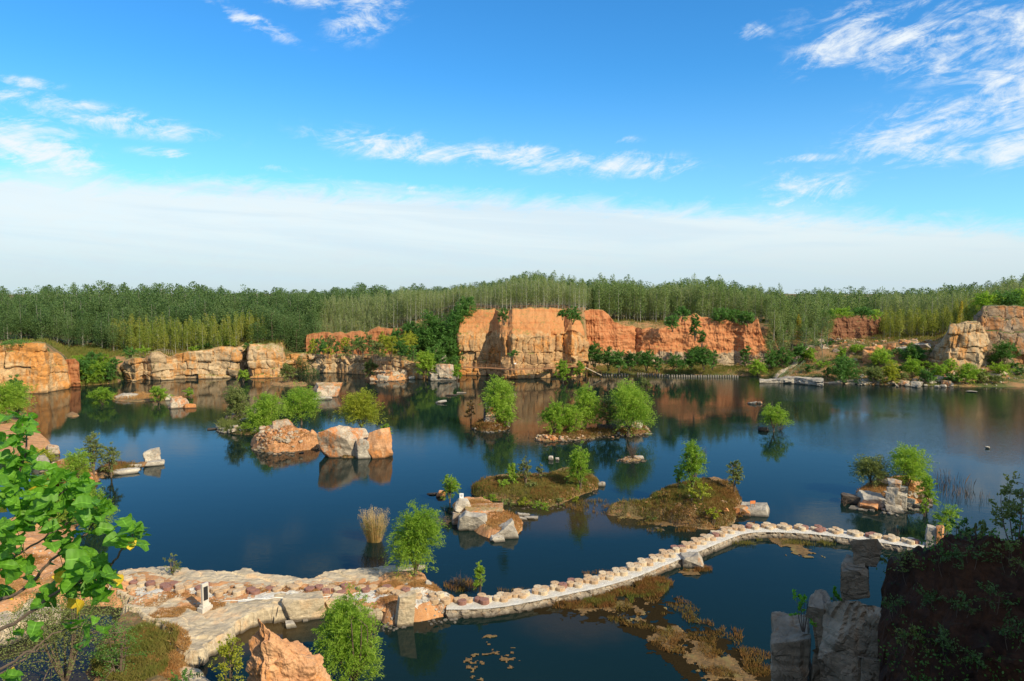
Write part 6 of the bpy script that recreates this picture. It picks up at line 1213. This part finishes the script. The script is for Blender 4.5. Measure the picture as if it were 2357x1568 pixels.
# floating algae: one sheet of mats
def algae(name, label, px, thr, seed, res=.11, sc=.55):
    poly = catmull(np.array([P(x, y, 0)[:2] for x, y in px]), 8); lo, hi = poly.min(0), poly.max(0); nx, ny = int((hi[0] - lo[0]) / res) + 2, int((hi[1] - lo[1]) / res) + 2
    gx, gy = np.meshgrid(np.linspace(lo[0], hi[0], nx), np.linspace(lo[1], hi[1], ny), indexing='ij'); q = np.stack([gx.ravel(), gy.ravel()], 1); d = sdist(q, poly); p3 = np.column_stack([q * sc, 0 * d])
    v = fbm(p3, 6, seed, .68) + np.clip(d * .35, -.6, .35); z = np.clip(v - thr, -.05, .15) * (.3 if name != 'drowned_weed' else .05) + .004 + fbm(p3 * 8, 2, seed) * .006; F = grid_faces(nx, ny); F = F[v[F].min(1) > thr]
    k = np.unique(F); mp = -np.ones(len(q), int); mp[k] = np.arange(len(k)); tag(obj(name, mesh_of(name, np.column_stack([q, z])[k], mp[F], M['weed_dark' if name == 'drowned_weed' else 'algae'], )), label, 'algae', kind='stuff')
algae('algae_mat', 'brown floating algae spreading from the causeway weeds towards the right pinnacles', [(1270, 1400), (1400, 1385), (1500, 1372), (1540, 1388), (1500, 1425), (1560, 1440), (1640, 1480), (1720, 1530), (1790, 1600), (1660, 1600), (1580, 1530), (1520, 1500), (1460, 1480), (1500, 1455), (1420, 1425), (1340, 1415)], .2, 3, sc=.9)
algae('drowned_weed', 'dark drowned weed under the floating algae at the lower right', [(1230, 1400), (1400, 1375), (1520, 1365), (1560, 1385), (1540, 1420), (1600, 1440), (1700, 1480), (1780, 1540), (1820, 1610), (1640, 1620), (1560, 1540), (1480, 1490), (1420, 1440), (1320, 1420)], .02, 13, sc=1.3)
algae('algae_mat', 'brown algae raft floating in the bay right of the pale boulder', [(1770, 1240), (1815, 1245), (1862, 1262), (1895, 1282), (1840, 1282), (1800, 1262)], .02, 5, sc=.9)
algae('algae_mat', 'thin floating scraps of brown algae in the near water', [(1050, 1480), (1120, 1450), (1200, 1470), (1210, 1530), (1130, 1590), (1060, 1560)], .46, 7, sc=1.6)
algae('algae_mat', 'brown algae patches just in front of the pale boulder', [(1548, 1312), (1600, 1312), (1600, 1322), (1550, 1324)], -.1, 9)
algae('algae_mat', 'scum of brown algae along the shallow bay behind the middle islets', [(1385, 1178), (1500, 1178), (1600, 1206), (1560, 1212), (1450, 1195)], .0, 11, sc=1.0)
# ---------------------------------------------------------------- millstones
def disc(seed, r=.36, h=.29):
    rs_ = np.random.RandomState(seed); n = 26; a = np.arange(n) * 2 * math.pi / n; jr = 1 + .02 * rs_.normal(0, 1, n); mb = MB()
    rings = [(r, -.05), (r, h - .03), (r - .03, h), (.085, h), (.075, h - .03), (.07, h - .09)]
    V = np.array([[q * jr[i] * math.cos(a[i]), q * jr[i] * math.sin(a[i]), z] for q, z in rings for i in range(n)])
    F = [[k * n + i, k * n + (i + 1) % n, (k + 1) * n + (i + 1) % n, (k + 1) * n + i] for k in range(len(rings) - 1) for i in range(n)]
    V = V + rs_.normal(0, .004, V.shape); mb.add(V, F); mb.F.setdefault(n, []).append(np.array([[5 * n + i for i in range(n)]])); return mb
MM = {}
for k in ('tan', 'red', 'pale'): MM[k] = [disc(i + 3, .34 + .02 * i).mesh('millstone', M['mill_' + k]) for i in range(3)]
rsm = np.random.RandomState(12); MS = []
for m in MM.values():
    for x in m: MS.append(x)
LBL = {('tan', 0): ('tan round millstone standing on the white gravel causeway', 'tan millstones on the causeway'), ('red', 0): ('reddish round millstone standing on the white gravel causeway', 'red millstones on the causeway'), ('pale', 0): ('pale cream round millstone standing on the white gravel causeway', 'cream millstones on the causeway'),
       ('tan', 1): ('tan round millstone of the disc path over the bedrock slab', 'tan millstones on the slab path'), ('red', 1): ('purplish brown round millstone of the disc path over the bedrock slab', 'purple brown millstones on the slab path'), ('pale', 1): ('pale round millstone of the disc path over the bedrock slab', 'pale millstones on the slab path')}
def mill(x, y, z, k, part, sc=1.0):
    o = obj('millstone', MM[k][rsm.randint(3)], (x, y, z), rz=rsm.uniform(0, 6)); o.rotation_euler[0] = rsm.normal(0, .02); o.rotation_euler[1] = rsm.normal(0, .02); o.scale = (sc, sc, sc * rsm.uniform(.85, 1.15))
    l, g = LBL[(k, part)]; tag(o, l, 'millstone', g)
Dm = [(0, .70), (-.40, .22), (.42, .26), (.02, -.20)]
s = 1.2
while s < ss[-1] - .8:
    i = int(np.argmin(np.abs(ss - s)))
    for a_, b_ in Dm:
        a_ += rsm.normal(0, .03); b_ += rsm.normal(0, .03); x, y = cc[i, :2] + tt[i] * a_ + nr[i] * b_; mill(x, y, DECK + .02, rsm.choice(['tan', 'red', 'pale'], p=[.52, .10, .38]), 0)
    s += 1.62 + rsm.normal(0, .04)
s = 0.6
while s < gs[-1] - .5:
    i = int(np.argmin(np.abs(gs - s)))
    for a_, b_ in Dm:
        if rsm.uniform() < .12: continue
        a_ += rsm.normal(0, .10); b_ += rsm.normal(0, .14) + .15; x, y = gc[i, :2] + gt[i] * a_ + gn[i] * b_; mill(x, y, near_z(x, y) - .02, rsm.choice(['tan', 'red', 'pale'], p=[.52, .32, .16]), 1)
    s += 1.50 + rsm.normal(0, .08)

# ---------------------------------------------------------------- monument, signs, pipe
p = P(472, 1401, 1.0); zb_ = near_z(p[0], p[1]); e_ = empty('stone_stele', (p[0], p[1], zb_), R_(-28)); tag(e_, 'white stone stele with a black plate on a stepped base beside the path', 'stele')
def bev(name, c, d, mat, parent, b=.015, rz=0):
    bm = bmesh.new(); bmesh.ops.create_cube(bm, size=1.0); bmesh.ops.scale(bm, vec=d, verts=bm.verts); bmesh.ops.bevel(bm, geom=bm.edges[:], offset=b, segments=2, affect='EDGES'); me = bpy.data.meshes.new(name); bm.to_mesh(me); bm.free(); me.materials.append(mat); return obj(name, me, c, parent, rz)
bev('base', (0, 0, .08), (.6, .95, .42), M['marble'], e_); bev('plinth', (.02, 0, .38), (.42, .72, .2), M['marble'], e_); bev('tablet', (.02, 0, 1.28), (.20, .56, 1.62), M['marble'], e_)
pl_ = bev('plate', (.132, 0, 1.32), (.03, .38, 1.05), M['black_plate'], e_, .006)
p = P(1062.5, 1163, .9); z = IS['H'].zf(p[0], p[1]) + .55; e_ = empty('white_sign', (p[0], p[1], z)); tag(e_, 'small white notice board on thin posts at the tip of the rocky islet', 'sign')
mb = MB(); mb.box((-.15, 0, .3), (.04, .04, .8)); mb.box((.15, 0, .3), (.04, .04, .8)); mb.obj('post', M['white_paint'], (0, 0, 0), e_); b_ = bev('board', (0, -.035, .72), (.46, .03, .56), M['white_paint'], e_, .005)
mb = MB(); mb.box((0, -.054, .82), (.26, .006, .05)); mb.box((0, -.054, .72), (.30, .006, .03)); mb.box((0, -.054, .65), (.22, .006, .03)); mb.obj('lettering', M['ink'], (0, 0, 0), e_)
p = P(1728, 1170, 1.15); rk = [o for o in bpy.data.objects if o.get('label', '').startswith('squared grey slab')][0]; ztop = rk.location.z + max(v.co.z for v in rk.data.vertices) - .12; e_ = empty('wooden_sign', (rk.location.x - .35, rk.location.y - .1, ztop), R_(8)); tag(e_, 'orange brown sign board on two posts standing on the squared slab', 'sign')
for sx_ in (-.24, .24):
    mb = MB(); mb.box((sx_, 0, .15), (.05, .05, 1.1)); mb.obj('post', M['wood'], (0, 0, 0), e_)
bev('board', (0, -.04, .55), (.62, .03, .34), M['sign_orange'], e_, .005)
q = centre([(481, 1383), (545, 1384), (609, 1382), (650, 1377), (684, 1371), (715, 1377), (750, 1374), (790, 1368), (836, 1364)], 1.1); q, _ = resample(q, .3); q[:, 2] = [near_z(a, b) + .05 for a, b in q[:, :2]]
mb = MB(); mb.tube(q, .028, 6); tag(mb.obj('water_pipe', M['rope']), 'thin white pipe lying along the near side of the disc path', 'pipe')

# ---------------------------------------------------------------- fences, boardwalk, ramp
def fence(label, pts, z, sp=1.8, h=1.05, mat='wood', zfun=None, rails=(1.0, .55), r=.05, name='fence', cat='fence', rr=.035):
    c = centre(pts, z) if not isinstance(pts, np.ndarray) else pts; c, _ = resample(c, sp)
    if zfun is not None: c[:, 2] = [zfun(a, b) for a, b in c[:, :2]]
    e_ = empty(name, tuple(c[0])); tag(e_, label, cat); o = c[0]
    for q in c[:95]: mb = MB(); mb.tube([[0, 0, -.2], [0, 0, h]], r, 5); mb.obj('post', M[mat], tuple(q - o), e_)
    for f in rails: mb = MB(); mb.tube(c - o + np.array([0, 0, h * f]), rr, 4); mb.obj('rail', M[mat], (0, 0, 0), e_)
    return e_
bw = centre([(1064, 846), (1090, 847), (1120, 848), (1150, 850), (1174, 851.5), (1200, 851), (1230, 850), (1262, 849), (1285, 846), (1310, 846), (1345, 846)], 3.1); c, _ = resample(bw, .8); _, n = normals(c)
e_ = empty('boardwalk', tuple(c[0])); tag(e_, 'brown timber boardwalk with railings bolted round the foot of the big outcrop', 'boardwalk'); o = c[0]
V = np.stack([np.column_stack([c[:, :2] + n * a, c[:, 2] + b]) for a, b in ((-.7, 0), (-.7, .14), (1.4, .14), (1.4, 0))], 1).reshape(-1, 3) - o; F = []
for i in range(len(c) - 1):
    for k in range(4): F.append([i * 4 + k, i * 4 + (k + 1) % 4, i * 4 + 4 + (k + 1) % 4, i * 4 + 4 + k])
obj('deck', mesh_of('deck', V, np.array(F), M['wood']), (0, 0, 0), e_)
cp, _ = resample(bw, 1.5); _, n2_ = normals(cp); cp = cp - np.column_stack([n2_ * .62, 0 * cp[:, 0]])
for q in cp: mb = MB(); mb.tube([[0, 0, .1], [0, 0, 1.25]], .055, 5); mb.obj('post', M['wood'], tuple(q - o), e_)
for hz_ in (1.22, .85, .5): mb = MB(); mb.tube(cp - o + [0, 0, hz_], .04, 4); mb.obj('rail', M['wood'], (0, 0, 0), e_)
for q, m_ in list(zip(cp, n2_))[::2]: mb = MB(); mb.tube([[0, 0, 0], [m_[0] * 1.8, m_[1] * 1.8, -1.0]], .06, 4); mb.obj('brace', M['wood'], tuple(q - o), e_)
a, b = P(1345, 845, 3.1), P(1384, 864, .7); e_ = empty('stairway', tuple(b)); tag(e_, 'sloping timber stair running down from the boardwalk to the shore', 'stairs'); d = b - a; L = np.linalg.norm(d[:2]); u = d / np.linalg.norm(d); nn2 = np.array([-d[1], d[0], 0]) / L
for sg in (-1, 1):
    off = nn2 * .7 * sg - b; mb = MB(); mb.tube([a + off, b + off], .11, 4); mb.obj('stringer', M['wood_pale'], (0, 0, 0), e_); mb = MB(); mb.tube([a + off + [0, 0, 1.1], b + off + [0, 0, 1.1]], .045, 4); mb.obj('handrail', M['wood'], (0, 0, 0), e_)
    for t_ in np.linspace(0, 1, 5): q = a + d * t_ + off; mb = MB(); mb.tube([q, q + [0, 0, 1.1]], .045, 4); mb.obj('post', M['wood'], (0, 0, 0), e_)
for t_ in np.linspace(.04, .96, 13): q = a + d * t_ - b; mb = MB(); mb.box(tuple(q + [0, 0, .1]), (.28, 1.4, .05), math.atan2(d[1], d[0])); mb.obj('tread', M['wood_pale'], (0, 0, 0), e_)
for t_ in (.15, .5): q = a + d * t_ - b; mb = MB(); mb.tube([q, [q[0], q[1], -b[2] + .2]], .09, 5); mb.obj('prop', M['wood'], (0, 0, 0), e_)
def top_pt(x, yt, yb, lean): f = P(x, yb, 0); return PR(x, yt, rs(f) + lean)
fence('thin brown fence along the flat top of the big outcrop', np.array([top_pt(x, 713, 871, 10.5) for x in (1082, 1120, 1148)]), 0, 2.0, 1.1)
fence('thin brown fence on the right part of the outcrop top', np.array([top_pt(x, 712, 871, 10) for x in (1180, 1220, 1262, 1300)]), 0, 2.0, 1.1)
gpath('path', [(650, 819), (715, 815), (800, 812), (860, 815), (905, 820), (958, 831), (975, 838)], 1.4, M['path_dirt'], 6.6, .5)
fence('brown post and rail fence beside the dirt path above the low quarry wall', [(654, 817), (715, 814), (800, 812), (860, 816), (905, 822), (958, 834)], 6.9, 2.0, 1.15, zfun=lambda a, b: gz(a, b) + .35)
fence('short pale fence on the rim of the middle cliff', [(356, 816), (375, 812), (398, 816)], 7.2, 1.8, 1.1, 'wood_pale')
fence('pale fence at the wood edge left of the middle cliff', [(305, 822), (330, 820), (352, 818)], 6.5, 1.8, 1.1, 'wood_pale')
fence('green railing on the lower ramp of the right shore, lake side', [(1763, 863), (1800, 857), (1832, 850), (1872, 838), (1903, 823)], 2.4, 1.6, 1.1, 'rail_green', lambda a, b: gz(a, b) + .1)
fence('green railing on the lower ramp of the right shore, slope side', [(1763, 856), (1800, 848), (1832, 841), (1868, 829), (1888, 820)], 3.0, 1.6, 1.1, 'rail_green', lambda a, b: gz(a, b) + .1)
fence('green railing on the upper ramp climbing to the trees, right side', [(1906, 818), (1893, 806), (1876, 793)], 5.2, 1.6, 1.1, 'rail_green', lambda a, b: gz(a, b) + .1)
fence('green railing on the upper ramp climbing to the trees, left side', [(1893, 822), (1880, 810), (1862, 795)], 5.2, 1.6, 1.1, 'rail_green', lambda a, b: gz(a, b) + .1)
# piles along the shore
pm = MB(); pm.tube([[0, 0, -.6], [0, 0, .62], [0, 0, .68]], [.25, .25, .2], 9); pme = pm.mesh('shore_pile', M['pile']); run = [(1383 + i * 6.1, 866 - .05 * i) for i in range(11)] + [(1468 + i * 5.6, np.interp(1468 + i * 5.6, [1468, 1540, 1657, 1700], [863, 868, 869, 869])) for i in range(42)]
for x, y in run:
    p = P(x + rsm.normal(0, .4), y, 0); o = obj('shore_pile', pme, tuple(p)); o.scale = (1, 1, rsm.uniform(.85, 1.1)); tag(o, 'short round grey pile in the row edging the far shore', 'pile', 'piles edging the far shore')
def post_lamp(label, x, yb, yt, z, zoff=0):
    p = P(x, yb, z); h = (yb - yt) * mpp(p); e_ = empty('lamp_post', tuple(p)); tag(e_, label, 'lamp post'); mb = MB(); mb.tube([[0, 0, -.4], [0, 0, h]], .05, 6); mb.obj('pole', M['marble'], (0, 0, 0), e_); mb = MB(); mb.tube([[0, 0, h - .05], [0, 0, h + .1], [0, 0, h + .3], [0, 0, h + .38]], [.08, .2, .16, .04], 8); mb.obj('lamp_head', M['white_paint'], (0, 0, 0), e_)
post_lamp('tall thin lamp pole on top of the big outcrop', 1278, 712, 684, 18.9); post_lamp('short white lamp post beside the fenced dirt path', 854, 812, 804, 6.9); post_lamp('white lamp post at the wood edge above the middle cliff', 400, 806, 797, 7.0); post_lamp('white lamp post in the trees above the earth cliff', 1509, 738, 724, 14.8); post_lamp('white lamp post at the wood edge near the golden cliff block', 131, 822, 814, 7.5)
o = bev('notice_plate', tuple(PR(1186, 837, 201.0)), (.55, .06, .38), M['white_paint'], None); tag(o, 'small white plaque on the outcrop face above the boardwalk', 'plaque')
# walker on the ramp
def person(x, y, z):
    p = P(x, y, z); p[2] = gz(p[0], p[1]) + .12; J = {'pel': (0, 0, .92), 'ch': (0, 0, 1.32), 'nk': (0, -.01, 1.5), 'hd': (0, -.02, 1.62), 'hl': (.09, 0, .88), 'kl': (.10, -.08, .48), 'al': (.10, .02, .07), 'tl': (.10, -.12, .03), 'hr': (-.09, 0, .88), 'kr': (-.10, .02, .48), 'ar': (-.10, .16, .10), 'tr': (-.10, .04, .03),
         'sl': (.19, 0, 1.42), 'el': (.24, .05, 1.14), 'wl': (.22, -.05, .90), 'sr': (-.19, 0, 1.42), 'er': (-.24, -.04, 1.14), 'wr': (-.22, -.14, .93)}
    R = dict(pel=.13, ch=.15, nk=.055, hd=.10, hl=.085, kl=.06, al=.04, tl=.035, hr=.085, kr=.06, ar=.04, tr=.035, sl=.06, el=.042, wl=.035, sr=.06, er=.042, wr=.035); K = list(J)
    E = [('pel', 'ch'), ('ch', 'nk'), ('nk', 'hd'), ('pel', 'hl'), ('hl', 'kl'), ('kl', 'al'), ('al', 'tl'), ('pel', 'hr'), ('hr', 'kr'), ('kr', 'ar'), ('ar', 'tr'), ('ch', 'sl'), ('sl', 'el'), ('el', 'wl'), ('ch', 'sr'), ('sr', 'er'), ('er', 'wr')]
    me = bpy.data.meshes.new('person'); me.from_pydata([J[k] for k in K], [(K.index(a), K.index(b)) for a, b in E], []); me.materials.append(M['cloth_dark']); o = bpy.data.objects.new('person', me); C.objects.link(o)
    md = o.modifiers.new('s', 'SKIN'); o.modifiers.new('u', 'SUBSURF').levels = 1
    for i, k in enumerate(K): me.skin_vertices[0].data[i].radius = (R[k], R[k] * .8)
    me.skin_vertices[0].data[0].use_root = True; o.location = tuple(p); o.rotation_euler = (0, 0, .6); tag(o, 'walker in dark clothes on the fenced ramp of the right shore', 'person')
    V, F = ico(3); obj('head', mesh_of('head', V * [.085, .10, .12] + [0, -.02, 1.66], F, M['skin'], True), (0, 0, 0), o); h = V[:, 2] > -.1; obj('hair', mesh_of('hair', V * [.092, .106, .122] + [0, -.005, 1.675], F[(h[F]).all(1)], M['hair'], True), (0, 0, 0), o)
person(1892, 824, 4.6)
# ---------------------------------------------------------------- broad leaved branch close to the viewer
def broad_leaf(seed, lobed):
    rs_ = np.random.RandomState(seed); n = 13; t = np.linspace(0, 1, n); wd = np.interp(t, [0, .06, .2, .38, .5, .62, .78, .9, 1], [.05, .36, .50, .46, .40 if lobed else .44, .40, .27, .12, 0]) * rs_.uniform(.85, 1.1)
    if lobed: wd[4] *= .86; wd[6] *= 1.08; wd[5] *= .94
    wd = wd + rs_.uniform(-.035, .035, n) * (wd > .1); V = []; bend = rs_.uniform(.1, .45); fold = rs_.uniform(.10, .35); tw = rs_.normal(0, .25)
    for i in range(n):
        z = -bend * t[i] ** 2 * .6 + .03 * math.sin(t[i] * 7 + seed); y0 = -.10 * math.sin(min(1, t[i] * 4) * math.pi) if t[i] < .25 else 0
        for s_ in (-1, -.5, -.09, 0, .09, .5, 1): w_ = wd[i]; V.append([s_ * w_, t[i] + (y0 * abs(s_)), z + abs(s_) * w_ * fold + s_ * w_ * tw * t[i] + .02 * math.sin(9 * t[i] + 5 * s_ + seed)])
    V = np.array(V); V[:, 0] *= .95; return V, grid_faces(n, 7)
LV = [broad_leaf(i, i % 2) for i in range(10)]; rsl = np.random.RandomState(21)
e_ = empty('leafy_tree', (0, 0, 0)); base = PR(-330, 1500, 5.6); e_.location = (base[0], base[1], gz(base[0], base[1])); tag(e_, 'broad leaved branch with some yellow leaves hanging in from the left edge', 'tree'); o0 = np.array(e_.location)
TW = [([(-330, 1500, 5.6), (-120, 1420, 5.4), (40, 1365, 5.2), (120, 1290, 5.1), (200, 1225, 5.0), (232, 1175, 4.9)], .016), ([(-330, 1500, 5.6), (-100, 1480, 5.2), (30, 1435, 5.0), (130, 1365, 4.9), (240, 1312, 4.8), (290, 1250, 4.7), (318, 1212, 4.7)], .015), ([(-330, 1520, 5.6), (-80, 1560, 4.9), (60, 1505, 4.7), (130, 1455, 4.7), (195, 1440, 4.6)], .011),
      ([(-330, 1480, 5.6), (-100, 1200, 5.6), (20, 1130, 5.6), (60, 1030, 5.6), (48, 955, 5.7)], .014), ([(-330, 1490, 5.6), (-100, 1300, 5.5), (50, 1200, 5.4), (150, 1130, 5.3), (185, 1100, 5.3)], .012), ([(-330, 1500, 5.6), (-50, 1330, 5.3), (100, 1240, 5.2), (160, 1200, 5.1)], .012), ([(-80, 1560, 4.9), (10, 1545, 4.7), (80, 1500, 4.6), (112, 1480, 4.6)], .008)]
mb = MB(); TP = []
for pts, r in TW:
    q = np.array([PR(*a) for a in pts]); q = np.vstack([2 * q[0] - q[1], q, 2 * q[-1] - q[-2]]); o = []
    for i in range(1, len(q) - 2):
        t = np.linspace(0, 1, 8, endpoint=False)[:, None]; a, b, c_, d = q[i - 1], q[i], q[i + 1], q[i + 2]; o.append(.5 * (2 * b + (c_ - a) * t + (2 * a - 5 * b + 4 * c_ - d) * t * t + (3 * b - a - 3 * c_ + d) * t ** 3))
    o.append(q[-2][None]); o = np.vstack(o) + rsl.normal(0, .004, (len(np.vstack(o)), 3)); mb.tube(o - o0, np.linspace(r, r * .22, len(o)), 6); TP.append(o)
tq = base - o0; mb.tube([[0, 0, -.4], [.05, 0, tq[2] * .5], tq, tq + [-.1, .1, 1.6]], [.10, .085, .06, .03], 8)
BL = [(28, 985, 34, 5), (62, 975, 22, 4), (25, 1035, 34, 8), (60, 1060, 30, 7), (20, 1085, 34, 6), (95, 1100, 34, 7), (150, 1105, 26, 4), (190, 1112, 20, 6), (50, 1135, 40, 9), (120, 1150, 40, 9), (175, 1150, 34, 7), (30, 1180, 36, 9), (90, 1195, 36, 8), (160, 1190, 40, 8), (218, 1172, 26, 8), (245, 1168, 10, 2), (130, 1225, 34, 6), (20, 1235, 30, 6), (200, 1215, 26, 3), (30, 1275, 28, 6), (70, 1150, 40, 6), (10, 1135, 30, 6),
      (298, 1208, 14, 4), (318, 1222, 14, 4), (290, 1238, 20, 5), (255, 1228, 20, 3), (322, 1250, 8, 1), (160, 1260, 22, 3), (150, 1300, 30, 3), (200, 1290, 34, 9), (235, 1318, 26, 7), (180, 1330, 36, 9), (225, 1345, 26, 6), (150, 1345, 26, 5), (110, 1365, 20, 3), (65, 1300, 16, 2), (70, 1340, 14, 2), (25, 1322, 14, 2), (225, 1375, 22, 4), (90, 1385, 18, 2), (170, 1385, 20, 3), (78, 1448, 12, 2), (168, 1440, 16, 3), (210, 1445, 20, 2), (245, 1448, 10, 1), (35, 1462, 14, 2), (188, 1485, 16, 2), (40, 1555, 20, 3), (265, 1340, 10, 2), (10, 1360, 14, 2)]
allT = np.vstack(TP); gv, gf, yv, yf, ng, ny, pv = [], [], [], [], 0, 0, MB(); yl = {(70, 1340), (10, 1360), (65, 1300), (150, 1300)}
for bx, by, br, cnt in BL:
    for j in range(int(cnt * 2.1 + .5)):
        a = rsl.uniform(0, 6.28); rd = br * math.sqrt(rsl.uniform(0, 1)); x, y = bx + rd * math.cos(a), by + rd * math.sin(a)
        c0 = PR(x, y, 5.0); near = allT[np.argmin(np.linalg.norm(np.cross(allT - [0, 0, CAM_H], (c0 - [0, 0, CAM_H]) / np.linalg.norm(c0 - [0, 0, CAM_H])), axis=1))]; R = math.hypot(near[0], near[1]) + rsl.normal(0, .22); c = PR(x, y, R); s_ = (rsl.uniform(.05, .104) * (.8 if by > 1420 else 1))
        f = c - near; f[2] -= .03; f = f / (np.linalg.norm(f) + 1e-6) + rsl.normal(0, .55, 3); f[2] *= .5; f /= np.linalg.norm(f); up = np.array([.25, -.45, .85]) + rsl.normal(0, .6, 3); up -= f * (up @ f); up /= np.linalg.norm(up); rt = np.cross(f, up)
        V, F = LV[rsl.randint(10)]; W = c + (V[:, :1] * rt + (V[:, 1:2] - .5) * f + V[:, 2:3] * up) * s_ * 1.15 - o0
        yel = ((bx, by) in yl and j == 0) or rsl.uniform() < .012
        if yel: yv.append(W); yf.append(F + ny); ny += len(W)
        else: gv.append(W); gf.append(F + ng); ng += len(W)
        st = c - f * s_ * .57 - o0; nb_ = near - o0
        if np.linalg.norm(st - nb_) < .45: pv.tube([st, (st + nb_) / 2 + [0, 0, .01], nb_], [.0018, .002, .0028], 4, False)
mb.obj('branch', M['bark'], (0, 0, 0), e_); pv.obj('petioles', M['sprout'], (0, 0, 0), e_)
for nm_, vv, ff, mt in (('leaves', gv, gf, 'leaf_big'), ('yellow_leaves', yv, yf, 'leaf_gold')):
    me = mesh_of(nm_, np.vstack(vv), np.vstack(ff), M[mt], True); at = me.attributes.new('vein', 'FLOAT', 'POINT'); q = np.zeros(7); q[3] = 1; pat = np.tile(q, 13); pat = pat.reshape(13, 7); pat[3::3, 1:6] = np.maximum(pat[3::3, 1:6], .35)
    at.data.foreach_set('value', np.tile(pat.ravel(), len(vv)).astype(np.float32)); obj(nm_, me, (0, 0, 0), e_)
